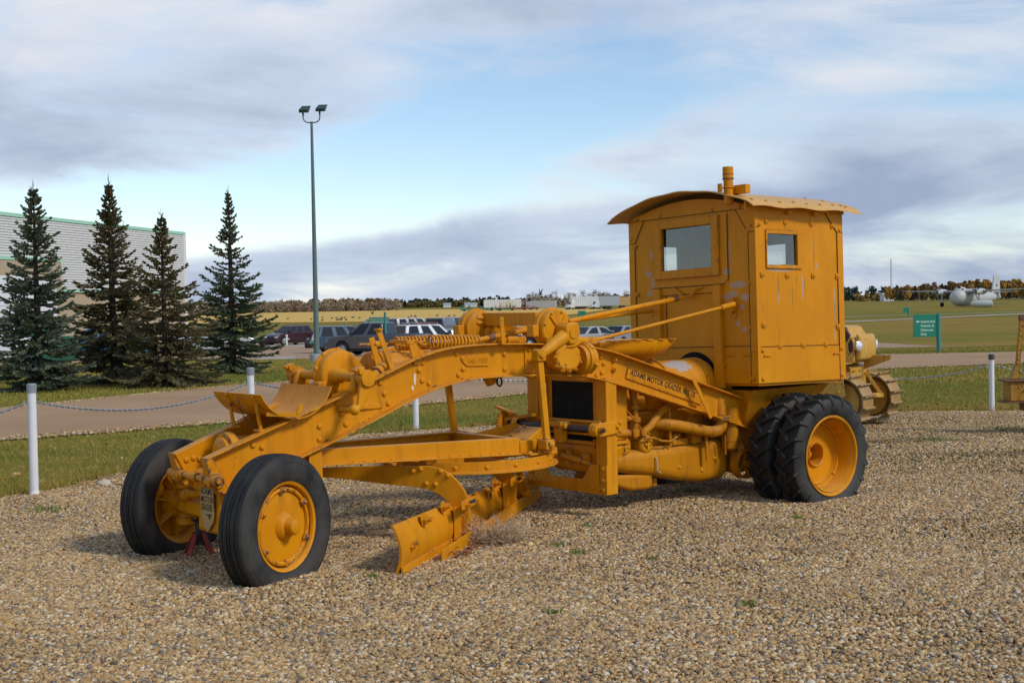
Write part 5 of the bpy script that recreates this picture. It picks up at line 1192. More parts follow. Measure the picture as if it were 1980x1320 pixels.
seam([(-.588, sY, ZB), (-.588, sY, 2.30), (-.42, sY, ZT - .005)]); seam([(-.588, sY, 2.30), (RX_, sY, 2.30)]); seam([(.47, sY, 1.294), (-.585, sY, 1.294)]); seam([(.474, sY, 2.31), (CX, sY, 2.31)])
# shaft brackets on the cab front
m = MB(); m.tube([(CX + .01, -.20, 1.832), (CX + .03, -.17, 1.825), (CX + .045, -.07, 1.762), (CX + .06, -.03, 1.745), (CX + .045, .05, 1.762), (CX + .03, .10, 1.822), (CX + .01, .16, 1.83)], .013, 6); m.build('shaft_hanger', PCAB, cab)
m = MB(); m.prism([(.485, 1.73), (.54, 1.73), (.54, 1.56), (.525, 1.54), (.50, 1.54), (.485, 1.56)], 'x', CX + .0005, CX + .010); m.box(CX + .01, CX + .05, .52, .535, 1.60, 1.72); m.build('shaft_bracket', PCAB, cab, bevel=.002); rivet(cab, (CX + .012, .505, 1.60), '+x', BOLT_ME, .8)
m = MB(); m.prism([(-.49, 1.68), (-.43, 1.68), (-.43, 1.56), (-.445, 1.54), (-.475, 1.54), (-.49, 1.56)], 'x', CX + .0005, CX + .010); m.build('shaft_bracket', PCAB, cab, bevel=.002); rivet(cab, (CX + .012, -.46, 1.60), '+x', BOLT_ME, .8)
# roof sheet: arched, with wavy lifted edges
m = MB(); NX, NY = 26, 28; P = []
r_ = random.Random(5)
def roofz(X, Y):
    z = 2.497 + .178 * (1 - (Y / .885) ** 2)
    e = abs(Y) / .885
    z += .005 * math.sin(X * 13 + (1 if Y > 0 else 2.2)) * max(0, e - .6) / .4 * 1.3
    z += .003 * math.sin(Y * 17 + 1) * max(0, (X - .45) / .2)
    z -= .012 * max(0, e - .95) / .05 * (1 if X > -.7 else 2.0)
    return z
for th in (.0, -.010):
    for i in range(NX + 1):
        X = .668 - (.668 + .795) * i / NX
        for j in range(NY + 1):
            Y = -.89 + 1.78 * j / NY; P.append((X, Y, roofz(X, Y) + th))
Fq = []; o2 = (NX + 1) * (NY + 1)
for i in range(NX):
    for j in range(NY):
        a = i * (NY + 1) + j; b = a + NY + 1; Fq += [(a, a + 1, b + 1, b), (o2 + a, o2 + b, o2 + b + 1, o2 + a + 1)]
for i in range(NX):
    a = i * (NY + 1); b = a + NY + 1; Fq += [(a, b, o2 + b, o2 + a), (a + NY, o2 + a + NY, o2 + b + NY, b + NY)]
for j in range(NY):
    a = j; b = NX * (NY + 1) + j; Fq += [(a, o2 + a, o2 + a + 1, a + 1), (b, b + 1, o2 + b + 1, o2 + b)]
m.add(P, Fq); roof = m.build('roof', paint('roof_paint', (.66, .36, .10), dirt=.3), cab, sharp=50)
for i in range(8):
    X = .58 - i * .18
    for Y in (.80, -.80): rivet(roof, (X, Y + .0, roofz(X, Y)), '+z', None, .75)
for i in range(4): rivet(roof, (-.68, .75 - i * .2, roofz(-.68, .75 - i * .2)), '+z', None, .7)
m = MB(); m.hexa([(.30, HW - .005, 2.45), (CX + .13, HW - .005, 2.45), (CX + .13, HW + .015, 2.45), (.30, HW + .015, 2.45), (.30, HW - .005, 2.50), (CX + .13, HW - .005, 2.515), (CX + .13, HW + .015, 2.515), (.30, HW + .015, 2.50)])
m.box(RX_ - .02, .29, HW + .001, HW + .014, 2.462, 2.505); m.build('eave_rail', PCAB, cab, bevel=.002)
for X in (-.62, -.3, .1): pass
# exhaust stack through the roof edge
m = MB(); m.lathe([(2.515, .0), (2.515, .040), (2.72, .041), (2.722, .046), (2.83, .046), (2.83, .038), (2.72, .036), (2.72, 0)], (.615, .575, 0), (0, 0, 1), 28); stk = m.build('exhaust_stack', PW, cab, sharp=35)
m = MB(); m.lathe([(2.725, .047), (2.725, .049), (2.735, .049), (2.735, .047)], (.615, .575, 0), (0, 0, 1), 28); m.lathe([(2.765, .047), (2.765, .0485), (2.77, .0485), (2.77, .047)], (.615, .575, 0), (0, 0, 1), 28); m.build('stack_band', RUST, stk)
m = MB(); m.box(.50, .56, .50, .72, 2.60, 2.675); m.tube([(.615 + .046 * math.cos(t), .575 + .046 * math.sin(t), 2.655) for t in np.linspace(0, 6.28, 20, endpoint=False)], .006, 6, closed=True); m.box(.66, .68, .51, .55, 2.62, 2.69); m.build('stack_bracket', PCAB, stk, bevel=.002)

# ================================================================== things round the grader
MW = G.matrix_basis.copy()
def G2W(p): return Matrix.Translation((2.0, 12.443, 0)) @ Matrix.Rotation(YAW, 4, 'Z') @ Vector(p)
# jack stand under the axle
REDP = simple('red_enamel', (.26, .022, .010), .5, var=.35, scale=14)
jp = G2W((5.10, -.40, .0)); J = empty('jack_stand', (jp.x, jp.y, .01), R(20)); J.scale = (.82, .82, .82); tag(J, 'small red jack stand under the front axle by the far front wheel', 'jack stand')
for i in range(4):
    a = R(45 + 90 * i); ca, sa = math.cos(a), math.sin(a); tv = Vector((-sa, ca, 0)) * .03
    b0, t0 = Vector((ca * .145, sa * .145, 0)), Vector((ca * .045, sa * .045, .19)); rd = Vector((ca, sa, 0)) * .008
    m = MB(); m.hexa([b0 - tv - rd, b0 - tv + rd, b0 + tv + rd, b0 + tv - rd, t0 - tv * .7 - rd, t0 - tv * .7 + rd, t0 + tv * .7 + rd, t0 + tv * .7 - rd]); m.build('leg', REDP, J, bevel=.003)
m = MB(); m.cyl((0, 0, .12), (0, 0, .30), .028, n=12); m.build('column', DARK, J)
m = MB(); m.prism([(-.05, .285), (.05, .285), (.06, .315), (.03, .30), (-.03, .30), (-.06, .315)], 'y', -.04, .04); m.build('saddle', DARK, J)
# dry weed at the blade
DRY = simple('dry_stem', (.50, .36, .22), .9, var=.35, scale=9)
wpnt = Vector((-.13, 9.80, 0)); V = []; F = []
r_ = random.Random(11)
def strand(p, d, L, w, depth):
    n = 5; pts = [p]
    for i in range(n):
        d = (d + Vector((r_.uniform(-.5, .5), r_.uniform(-.5, .5), r_.uniform(-.35, .3)))).normalized(); p = p + d * L / n; pts.append(p)
    for i in range(n):
        sd_ = Vector((r_.uniform(-1, 1), r_.uniform(-1, 1), r_.uniform(-1, 1))).normalized() * w
        b = len(V); V.extend([pts[i] - sd_, pts[i] + sd_, pts[i + 1] + sd_ * .8, pts[i + 1] - sd_ * .8]); F.append((b, b + 1, b + 2, b + 3))
        if depth and r_.random() < .8: strand(pts[i], (d + Vector((r_.uniform(-1, 1), r_.uniform(-1, 1), r_.uniform(-.3, .8)))).normalized(), L * .5, w * .7, depth - 1)
for i in range(190):
    a = r_.random() * 6.28; rr = r_.random() ** .6 * .13
    strand(wpnt + Vector((rr * math.cos(a) * 1.2 - .0, rr * math.sin(a), .01)), Vector((math.cos(a) * .7 - .25, math.sin(a) * .6, r_.uniform(.35, 1.1))).normalized(), r_.uniform(.08, .22), .0030, 2)
wd_ = raw('dry_weed', [tuple(v) for v in V], F, DRY); tag(wd_, 'dry tan weed clump caught against the grader blade', 'dry weed')
lf = [(G2W((B3(r_.uniform(.5, 1.3), r_.uniform(.19, .32), 0)).to_tuple()).x, G2W((B3(r_.uniform(.5, 1.3), r_.uniform(.19, .32), 0)).to_tuple()).y, .02) for _ in range(60)]
lf2 = []
for _ in range(130):
    q = G2W(B3(r_.uniform(.35, 1.25), r_.uniform(.18, .30), 0)); lf2.append((q.x, q.y, r_.uniform(.015, .05)))
for _ in range(12):
    q = G2W(B3(r_.uniform(.7, .95), r_.uniform(.08, .15), 0)); lf2.append((q.x, q.y, r_.uniform(.02, .05)))
scatter_bits('blade_leaves', lf2, .019, LEAF, 6, .01, 'red brown leaves piled along the foot of the blade')
ROCK = simple('pale_rock', (.52, .46, .36), .85, bump=.4)
m = MB(); m.sph((0, 0, .02), .065, 12, 8, (1.2, .8, .65)); rk = m.build('pale_stone', ROCK, loc=(-4.06, 13.5, .0)); tag(rk, 'pale fist sized stone lying near the left pad edge', 'stone')
for v in rk.data.vertices: v.co *= 1 + random.uniform(-.12, .12)

# ---- chain fence
WHITE = simple('white_pvc', (.72, .72, .74), .45, var=.04); CAPG = simple('grey_cap', (.24, .26, .29), .5, var=.08); GALV = simple('galvanised', (.40, .42, .44), .45, .6, var=.2)
FP = [(-6.0, 9.9, 1.06), (-4.54, 12.89, 1.06), (-3.02, 15.75, 1.05), (-1.37, 19.2, 1.03), (1.55, 20.55, .95), (4.5, 21.2, .90), (7.29, 20.8, .87), (10.1, 20.1, .87)]
flab = [None, 'white fence post with grey cap at the left edge near the lawn', 'white fence post seen behind the trough at the grader nose', 'white fence post seen under the arch of the grader frame', 'white fence post hidden behind the grader engine', 'white fence post hidden behind the grader cab', 'white fence post with dark cap on the right beside the rusty implement', None]
for i, (x, y, hh) in enumerate(FP):
    if i in (0, 4, 5, 7): continue
    f_ = empty('fence_post', gz(x, y)); tag(f_, flab[i], 'post', 'white chain fence posts')
    m = MB(); m.cyl((0, 0, -.05), (0, 0, hh - .06), .040, n=24); m.lathe([(0, .044), (.05, .044), (.055, .041)], (0, 0, -.01), (0, 0, 1), 24); m.build('post', WHITE, f_)
    m = MB(); m.lathe([(hh - .085, .041), (hh - .085, .046), (hh - .012, .046), (hh, .038), (hh, 0)], (0, 0, 0), (0, 0, 1), 24); m.build('cap', CAPG if i != 6 else simple('dark_cap', (.05, .055, .06), .5), f_, sharp=30)
    m = MB(); m.tube([(.058, 0, hh - .18), (.08, 0, hh - .165), (.085, 0, hh - .19), (.06, 0, hh - .20)], .006, 6); m.tube([(-.058, 0, hh - .18), (-.08, 0, hh - .165), (-.085, 0, hh - .19), (-.06, 0, hh - .20)], .006, 6); m.build('chain_hook', GALV, f_)
clab = ['galvanised chain running off the left edge of the photo', 'galvanised chain sagging from the left post towards the grader trough', 'galvanised chain between the posts behind the grader nose', 'galvanised chain seen through the gap under the frame arch', None, 'galvanised chain right of the bulldozer track', 'galvanised chain running right from the right hand post']
for i in (0, 1, 2, 3, 5, 6):
    a, b = FP[i], FP[i + 1]; A = Vector(gz(a[0], a[1], a[2] - .185)); B = Vector(gz(b[0], b[1], b[2] - .185)); d = B - A; L = d.length; n = int(L / .040); m = MB()
    sag = .17 if i < 4 else .19
    A = A + d.normalized() * .08; B = B - d.normalized() * .08
    def pt(t): p = A.lerp(B, t); return p - Vector((0, 0, 4 * sag * t * (1 - t)))
    for k in range(n):
        p, q = pt(k / n), pt((k + 1) / n); c = (p + q) / 2; t_ = (q - p).normalized(); s_ = t_.cross(Vector((0, 0, 1))).normalized(); u = s_.cross(t_)
        sd_ = (s_ if k % 2 else u) * .6 + (u if k % 2 else s_) * .35; sd_.normalize()
        m.tube([c + t_ * (.030 * math.cos(w)) + sd_ * (.0135 * math.sin(w)) for w in np.linspace(0, 2 * math.pi, 10, endpoint=False)], .0045, 4, closed=True)
    ch = m.build('fence_chain', GALV, sharp=70); tag(ch, clab[i], 'chain', 'chains of the fence')

# ---- rusty implement cut by the right edge
RY = paint('rusted_yellow', (.38, .20, .03), chip=2.2, chipcol=(.09, .042, .022), dirt=.9)
I = empty('farm_implement', (6.27, 16.8, 0), 0); tag(I, 'rusty yellow implement with box beam and riveted upright at the right edge', 'machine')
m = MB(); m.box(-.20, 1.5, -.12, .12, .42, .66); bx_ = m.build('box_beam', RY, I, bevel=.008)
m = MB(); m.box(-.26, 1.5, -.15, .15, .661, .68); m.box(-.26, 1.5, -.15, .15, .40, .4195); m.build('beam_flange', RUST, bx_, bevel=.003)
m = MB(); m.hexa([(-.16, -.03, .68), (-.04, -.03, .68), (-.04, .03, .68), (-.16, .03, .68), (-.10, -.025, .85), (-.04, -.025, .85), (-.04, .025, .85), (-.10, .025, .85)]); m.bar((-.065, 0, .83), (-.005, 0, 1.42), .055, .03, (1, 0, 0)); up = m.build('upright', RY, I, bevel=.003)
for i in range(9): rivet(up, (-.065 + .058 * i / 9, -.016, .88 + .53 * i / 9), '-y', None, .5)
m = MB(); m.bar((-.04, 0, 1.44), (1.3, 0, 1.43), .06, .05); m.build('top_bar', RUST, I, bevel=.003)
m = MB(); m.cyl((.14, 0, .68), (.14, 0, 1.35), .07, n=16); m.lathe([(.82, .075), (.84, .12), (.90, .12), (.92, .075)], (.14, 0, 0), (0, 0, 1), 16); m.build('screw_post', simple('black_purple', (.03, .025, .035), .6), I)
m = MB(); m.cyl((.10, 0, .42), (.10, 0, .30), .12, .09, n=16); m.cyl((.10, 0, .30), (.10, 0, -.02), .06, n=14); m.build('leg', DARK, I)
m = MB(); m.box(-.02, 1.2, -.07, .07, .30, .40); m.build('under_beam', RUST, I, bevel=.006)

# ---- bulldozer behind the cab
DY = paint('dozer_yellow', (.58, .32, .055), chip=.7, chipcol=(.05, .03, .025), dirt=.8, patches=[((.86, -.30, 1.24), (.07, .05, .10)), ((.93, -.30, 1.08), (.035, .05, .10)), ((.80, -.30, 1.31), (.10, .1, .05))], patchcol=(.055, .035, .035))
D = empty('bulldozer', (3.87, 18.80, 0), R(-35)); tag(D, 'small yellow crawler bulldozer with headlight parked behind the grader cab', 'bulldozer')
m = MB(); m.prism([(-.9, .86), (.98, .86), (.98, 1.16), (.92, 1.24), (.86, 1.33), (.80, 1.35), (-.9, 1.36)], 'y', -.30, .30); hd = m.build('hood', DY, D, bevel=.02)
m = MB(); m.prism([(.985, .88), (1.06, .90), (1.075, 1.0), (1.07, 1.17), (1.05, 1.235), (.985, 1.245)], 'y', -.27, .27); m.build('nose', DY, D, bevel=.03, seg=3)
for s in (1, -1):
    m = MB(); m.lathe([(0, .0), (0, .06), (.05, .075), (.06, .075)], (1.0, s * .30, 1.09), (1, s * .25, 0), 20); hl = m.build('headlight', DY, D)
    m = MB(); m.lathe([(.058, .070), (.075, .05), (.08, 0)], (1.0, s * .30, 1.09), (1, s * .25, 0), 20); m.build('lens', simple('lamp_lens', (.75, .72, .78), .12, .3), hl)
m = MB(); m.prism([(-.8, .28), (.86, .28), (1.02, .46), (.96, .87), (-.8, .87)], 'y', -.735, -.722); tg_ = m.build('track_guard', DY, D, bevel=.004)
for (X, Z) in ((.9, .8), (.9, .62), (.93, .5), (.75, .8), (.62, .66), (.78, .5), (.6, .82), (.5, .55)): rivet(tg_, (X, -.735, Z), '-y', None, .9)
m = MB(); m.box(-.8, .96, -.722, -.30, .855, .868); m.build('guard_deck', DY, D)
text('number', 'ME-923', .115, INK, hd, Matrix.Translation((.53, -.3008, 1.085)) @ Matrix.Rotation(math.pi / 2, 4, 'X'), .001, .002, 1.05, .92)
m = MB(); m.prism([(-.8, .36), (.55, .36), (.80, .55), (.80, .86), (-.8, .86)], 'y', -.33, .33); hl_ = m.build('hull', DY, D, bevel=.01)
m = MB(); m.prism([(.30, .48), (.70, .48), (.70, .86), (.45, .86)], 'y', -.345, -.331); m.build('side_plate', DY, D, bevel=.004)
m = MB(); m.prism([(.78, .30), (.93, .40), (.93, .80), (.80, .84)], 'y', -.30, .30); fpz = m.build('front_plate', DY, D, bevel=.006)
for (Y, Z) in ((-.26, .75), (-.26, .6), (-.26, .45), (-.2, .75), (-.2, .5), (0, .75), (0, .6), (.2, .7), (.22, .45)): rivet(fpz, (.931, Y, Z), '+x', BOLT_ME, .8)
m = MB(); m.bar((.92, .26, .72), (1.10, .34, .42), .05, .05); m.bar((.93, -.30, .44), (1.12, .36, .40), .06, .06); m.build('blade_arm', DY, D, bevel=.006)
m = MB(); m.prism([(.95, .76), (1.32, .90), (1.32, .95), (.95, .95)], 'y', .12, .16); m.build('guard_plate', DY, D)
m = MB(); m.box(-.85, -.1, -.3, .3, 1.30, 1.36); m.box(-.9, -.75, -.3, .3, 1.36, 1.75); m.build('seat', DARK, D, bevel=.03)
_m = MB(); _m.box(-.085, .085, -.19, .19, -.02, .0); _m.box(-.088, -.066, -.19, .19, .0, .042); SHOE = _m.mesh('track_shoe', paint('track_paint', (.36, .215, .075), chip=1.6, chipcol=(.07, .05, .035), dirt=.9))
_m = MB(); _m.box(-.085, .085, -.05, .05, -.05, -.02)
SHINE = RUST
for s in (1, -1):
    yc = s * .52
    m = MB(); m.box(-.75, .78, yc - .06, yc + .06, .22, .42); tk = m.build('track_frame', DY, D, bevel=.02)
    for X in (-.85, .92):
        m = MB(); m.lathe([(-.10, 0), (-.10, .24), (-.05, .27), (.05, .27), (.10, .24), (.10, 0)], (X, yc, .37), (0, 1, 0), 28); m.build('idler_wheel', DY, tk)
    path = []; Rk = .325
    for i in range(9): path.append((-.85 + 1.77 * (i + .5) / 9, .37 + Rk, 0))
    for i in range(7): a = math.pi / 2 - math.pi * (i + .5) / 7; path.append((.92 + Rk * math.cos(a), .37 + Rk * math.sin(a), math.pi / 2 - a))
    for i in range(9): path.append((.92 - 1.77 * (i + .5) / 9, .37 - Rk, math.pi))
    for i in range(7): a = -math.pi / 2 - math.pi * (i + .5) / 7; path.append((-.85 + Rk * math.cos(a), .37 + Rk * math.sin(a), math.pi / 2 - a))
    for (X, Z, a) in path: inst('track_shoe', SHOE, tk, (X, yc, Z), (0, a, 0))

# ---- sign at the road
SG = simple('sign_green', (.004, .20, .125), .5, var=.06); SGP = simple('post_green', (.035, .21, .19), .5, var=.08); SWH = simple('sign_white', (.75, .80, .78), .5, var=.03)
def gsign(loc, pw, ph, H, left=True, lab='', rz=0.0, txt=None, pr=.085, grp=None):
    s_ = empty('direction_sign', loc, rz); tag(s_, lab, 'sign', grp)
    m = MB(); m.cyl((0, 0, -.1), (0, 0, H), pr, n=20); m.build('post', SGP, s_, bevel=.01)
    m = MB(); x0, x1 = (-pw - pr * .6, -pr * .6) if left else (pr * .6, pw + pr * .6); m.box(x0, x1, -.03, .03, H - ph - .02, H - .02); pn = m.build('panel', SG, s_, bevel=.004)
    if txt:
        for i, line in enumerate(txt):
            text('lettering', line, .135, SWH, pn, Matrix.Translation((x0 + .29, -.0302, H - .36 - i * .172)) @ Matrix.Rotation(math.pi / 2, 4, 'X'), .001, .003, 1.0, .98)
        m = MB(); ax_, az_ = x0 + .10, H - .315; m.prism([(ax_, az_), (ax_ + .07, az_ + .05), (ax_ + .07, az_ + .016), (ax_ + .15, az_ + .016), (ax_ + .15, az_ - .016), (ax_ + .07, az_ - .016), (ax_ + .07, az_ - .05)], 'y', -.0315, -.0301); m.build('arrow', SWH, pn)
    return s_
gsign(gz(17.55, 56.26), 1.0, .93, 1.55, True, 'green sign reading Authorized Vehicles & Deliveries Only by the road', R(4), ['Authorized', 'Vehicles &', 'Deliveries', 'Only'])
gsign(gz(55.9, 192.6), .72, .75, 1.35, True, 'small far green sign above the authorized vehicles sign', R(4), pr=.1)
gsign(gz(10.6, 215), 1.0, .75, 1.5, False, 'small far green sign right of the grader lift case', pr=.14)
gsign(gz(-7.3, 79), .10, .55, 2.55, False, 'tall green sign post seen edge on behind the dark pickup', R(85), pr=.07)
gsign(gz(-.75, 92), .08, .3, 1.9, False, 'green post standing among the parked cars beside the red light', R(85), pr=.075)
gsign(gz(-18.3, 150), .05, .1, 1.3, False, 'thin distant green post above the dark pickup bonnet', R(85), pr=.05)
gsign(gz(-15.6, 68.5), .06, .1, 1.75, False, 'thin green post beside the silver pickup between the spruces', R(85), pr=.045)

# ---- lamp post
LP = simple('lamp_grey_green', (.105, .155, .15), .5, var=.1); LPH = simple('lamp_head_green', (.028, .06, .05), .5, var=.1); CONC = simple('concrete', (.38, .36, .33), .9, var=.12, bump=.3)
lz = terr(59.2); LA = empty('lamp_post', (-8.46, 59.2, lz)); tag(LA, 'tall grey green lamp post with two floodlight heads on a concrete base', 'lamp post')
m = MB(); m.lathe([(-.1, .31), (.33, .31), (.35, .29), (.35, 0)], n=32, ax=(0, 0, 1)); m.build('base', CONC, LA, sharp=30)
m = MB(); m.cyl((0, 0, .36), (0, 0, 10.35), .125, .055, n=20); m.box(-.20, .20, -.20, .20, .35, .38); m.build('pole', LP, LA)
for a in range(4): m = MB(); m.cyl((.16 * (1 if a % 2 else -1), .16 * (1 if a > 1 else -1), .38), (.16 * (1 if a % 2 else -1), .16 * (1 if a > 1 else -1), .46), .02, n=8); m.build('anchor_bolt', GALV, LA)
m = MB(); pth = [(-.36, 0, 10.72), (-.36, 0, 10.52), (-.33, 0, 10.42), (-.25, 0, 10.34), (-.12, 0, 10.31), (.12, 0, 10.31), (.25, 0, 10.34), (.33, 0, 10.42), (.36, 0, 10.52), (.36, 0, 10.74)]; m.tube(pth, .028, 10); m.build('bracket', LP, LA)
for s, zz in ((-1, 10.74), (1, 10.78)):
    c = (s * .36 + .06, 0); m = MB()
    m.hexa([(c[0] - .22, -.16, zz - .02), (c[0] + .16, -.20, zz - .02), (c[0] + .16, .16, zz + .02), (c[0] - .22, .16, zz + .02), (c[0] - .22, -.20, zz + .10), (c[0] + .18, -.26, zz + .10), (c[0] + .26, .22, zz + .33), (c[0] - .14, .26, zz + .33)]); hd_ = m.build('floodlight', LPH, LA, bevel=.01)
    m = MB(); m.cyl((s * .36, 0, zz - .12), (s * .36, 0, zz + .0), .04, n=10); m.build('socket', LPH, hd_)

# ---- spruces
BARK = simple('spruce_bark', (.055, .038, .028), .9, var=.3, bump=.4); CONE = simple('spruce_cone', (.17, .075, .03), .8, var=.3)
def needle(name, a, b, c):
    m = NT(name); n = m.noise(m.coord('World'), 1.3, 4); f = m.noise(m.coord('World'), 11, 3)
    col = m.mix(m.rng(n, .35, .65), a, b); col = m.mix(m.rng(f, .5, .75, 0, .6), col, c); m.set(Base_Color=col, Roughness=.75, Specular_IOR_Level=.2); return m.mat
NB = needle('blue_needles', (.10, .125, .075), (.155, .185, .12), (.22, .25, .175)); NBR = needle('olive_needles', (.12, .112, .052), (.16, .135, .066), (.20, .158, .078)); NGR = needle('green_needles', (.085, .11, .058), (.12, .15, .085), (.17, .205, .125))
def spruce(x, y, H, Rb, mat, seed, lab, dens=1.0, lean=0.0, flat=0.0):
    r = random.Random(seed); T = empty('spruce_tree', gz(x, y)); tag(T, lab, 'tree', 'spruces along the road')
    m = MB(); m.tube([(0, 0, -.1), (.02, .01, H * .3), (0, .02, H * .7), (.01, 0, H * .985)], [H * .022, H * .018, H * .009, .008], 9); m.build('trunk', BARK, T)
    V = []; F = []; BV = MB(); CV = []; CF = []
    def leaf(p, d, L, w):
        d = d.normalized(); s_ = d.cross(Vector((r.uniform(-1, 1), r.uniform(-1, 1), r.uniform(-1, 1)))); s_ = s_.normalized() * w if s_.length > 1e-4 else Vector((w, 0, 0)); u_ = d.cross(s_).normalized() * w
        for q in (s_, u_):
            b = len(V); V.extend([p, p + d * L * .45 + q, p + d * L, p + d * L * .4 - q]); F.append((b, b + 1, b + 2, b + 3))
    z = H * .035
    while z < H * .975:
        f = z / H; nb = int((9 if f < .35 else 8 if f < .6 else 6 if f < .85 else 5) * dens + r.random()); a0 = r.random() * 6.28
        prof = (.95 * (1 - f) ** 1.12 + .10 * math.sin(7 * f + seed) * (1 - f)) * (1 if f > .10 else .80 + 2 * f)
        for k in range(nb):
            a = a0 + k * 6.283 / nb + r.uniform(-.25, .25)
            L = Rb * prof * r.choice((.55, .75, .9, 1.0, 1.1, 1.22)) * r.uniform(.9, 1.08) + .06
            if r.random() < .10: L *= .55
            el = -.28 + .95 * f ** 1.1 + r.uniform(-.24, .24)
            d = Vector((math.cos(a) * math.cos(el), math.sin(a) * math.cos(el), math.sin(el))); p = Vector((0, 0, z)); n = max(4, int(L / .11)); pts = [p.copy()]
            for i in range(n):
                t = i / n; d2 = (d + Vector((0, 0, -.18 + .55 * t * t + .10 * t))).normalized(); p = p + d2 * (L / n); pts.append(p.copy())
                side = d2.cross(Vector((0, 0, 1))).normalized()
                if t > .12 or L < .4:
                    kk = min(1, .30 + .75 * L); tl = (.20 + .16 * min(1, L)) * (1 - .55 * t) * r.uniform(.7, 1.2) * kk
                    for sg in (-1, 1):
                        dd = (d2 * r.uniform(.55, .9) + side * sg * r.uniform(.6, 1.0) + Vector((0, 0, r.uniform(-.35, .15)))).normalized()
                        leaf(p, dd, tl * .66, .038); q = p + dd * tl * .5
                        leaf(q, (dd + d2 * .4 + Vector((0, 0, r.uniform(-.25, .2)))).normalized(), tl * .62, .030)
                        if tl > .2: leaf(p + dd * tl * .3, (dd * .4 + d2 + Vector((0, 0, r.uniform(-.5, 0)))).normalized(), tl * .5, .028)
                    leaf(p, (d2 + Vector((r.uniform(-.3, .3), r.uniform(-.3, .3), r.uniform(-.1, .5)))).normalized(), .17 * kk, .030)
            leaf(p, d2, .17 * min(1, .3 + .75 * L), .026)
            BV.tube([pts[0], pts[n // 2], pts[-1]], [.012 + .012 * (1 - f), .009, .003], 4, caps=False)
            if f > .62 and r.random() < .55:
                c = pts[max(1, int(n * .75))] + Vector((0, 0, -.03)); b = len(CV); w = .022
                CV.extend([c + Vector((w, 0, 0)), c + Vector((0, w, 0)), c + Vector((-w, 0, 0)), c + Vector((0, -w, 0)), c + Vector((0, 0, .03)), c + Vector((0, 0, -.10))])
                for i in range(4): CF.extend([(b + i, b + (i + 1) % 4, b + 4), (b + (i + 1) % 4, b + i, b + 5)])
        z += r.uniform(.10, .19) * (1.0 if f < .7 else .8) / max(.8, dens)
    for i in range(8): leaf(Vector((0, 0, H * (.94 + .0075 * i))), Vector((r.uniform(-.5, .5), r.uniform(-.5, .5), .8)), .16, .015)
    BV.cyl((0, 0, H * .96), (0, 0, H * 1.035), .010, .004, n=5)
    BV.build('branches', BARK, T)
    c = raw('crown', [tuple(v) for v in V], np.array(F), mat, T); 
    if CF: k = raw('cones', [tuple(v) for v in CV], CF, CONE, T); k['kind'] = 'stuff'
    return T
spruce(-11.75, 33.86, 5.05, 1.66, NB, 21, 'blue green spruce furthest left, in front of the dumpster', 1.12)
spruce(-10.83, 37.1, 5.50, 1.48, NBR, 22, 'tall brownish spruce, second from the left', 1.14)
spruce(-8.79, 34.57, 4.35, 1.55, NBR, 23, 'shorter brownish spruce, third from the left', 1.05)
spruce(-8.91, 43.5, 5.80, 1.50, NGR, 24, 'slender green spruce nearest the lamp post', .93)

# ---- building behind the spruces
SID = simple('white_siding', (.66, .66, .64), .6, var=.05); TAN = simple('tan_wall', (.40, .31, .205), .8, var=.06); MINT = simple('mint_trim', (.33, .60, .45), .55, var=.05); DOORW = simple('white_door', (.68, .68, .70), .5, var=.04); PANE = simple('dark_glass', (.03, .035, .04), .12, spec=.8)
P1, P0 = Vector((-26.2, 110, 0)), Vector((-31.4, 84, 0)); dr = (P0 - P1).normalized(); rzb = math.atan2(dr.y, dr.x)
B = empty('warehouse', (P1.x, P1.y, -1.25), rzb); tag(B, 'white corrugated warehouse with tan base and mint trim behind the spruces', 'building')
Lb, Hb = 52.0, 9.15; ZS = 4.35     # local x runs along the wall towards the camera, +y is outward (right)
m = MB(); m.box(0, Lb, -30, -.12, -.5, Hb - .1); m.build('core', TAN, B)
m = MB(); m.box(0, Lb, -.119, 0, -.5, ZS); tw = m.build('lower_wall', TAN, B)
m = MB(); n = 27; prof = []
for i in range(n):
    z0 = ZS + .15 + (Hb - ZS - .3) * i / n; hh = (Hb - ZS - .3) / n
    prof += [(.00, z0), (.10, z0 + hh * .18), (.10, z0 + hh * .70), (.0, z0 + hh * .98)]
prof = [(-.119, ZS + .15)] + prof + [(-.119, Hb - .15)]
m.prism([(p, q) for p, q in prof], 'x', .35, Lb); m.build('corrugated_siding', SID, B, sharp=20)
m = MB(); m.box(-.05, Lb, -.119, .16, Hb - .15, Hb + .08); m.box(.0, Lb, -.118, .14, ZS - .02, ZS + .15); m.build('trim', MINT, B)
for X in (12.6, 30): m = MB(); m.box(X - .12, X + .12, .11, .17, ZS + .15, Hb - .15); m.build('downpipe', MINT, B)
m = MB(); m.box(-.10, .35, -.119, .15, -.5, Hb - .15); m.build('corner_trim', SID, B)
m = MB(); m.box(19.5, 33.5, -.119, .25, -.5, 6.3); m.build('door_surround', TAN, B); m = MB(); m.box(19.4, 33.6, -.118, .30, 6.3, 6.5); m.build('surround_trim', MINT, B)
m = MB(); m.box(20.3, 29.3, .251, .30, -.4, 5.3); dw = m.build('overhead_door', DOORW, B)
for i in range(7): m = MB(); X = 20.7 + i * 1.25; m.box(X, X + .95, .301, .315, 1.55, 2.55); m.build('door_window', PANE, dw)
for i in range(5): m = MB(); m.box(20.3, 29.3, .3005, .31, .55 + i * 1.0 - (.0 if i < 1 else .12), .58 + i * 1.0 - (.0 if i < 1 else .12)); m.build('door_seam', GALV, dw)
m = MB(); m.tube([(9.0, -.6, Hb + .08), (9.0, -.6, Hb + .5), (10.5, -.6, Hb + .5), (10.5, -.6, Hb + .08)], .03, 6); m.build('roof_vent', GALV, B)

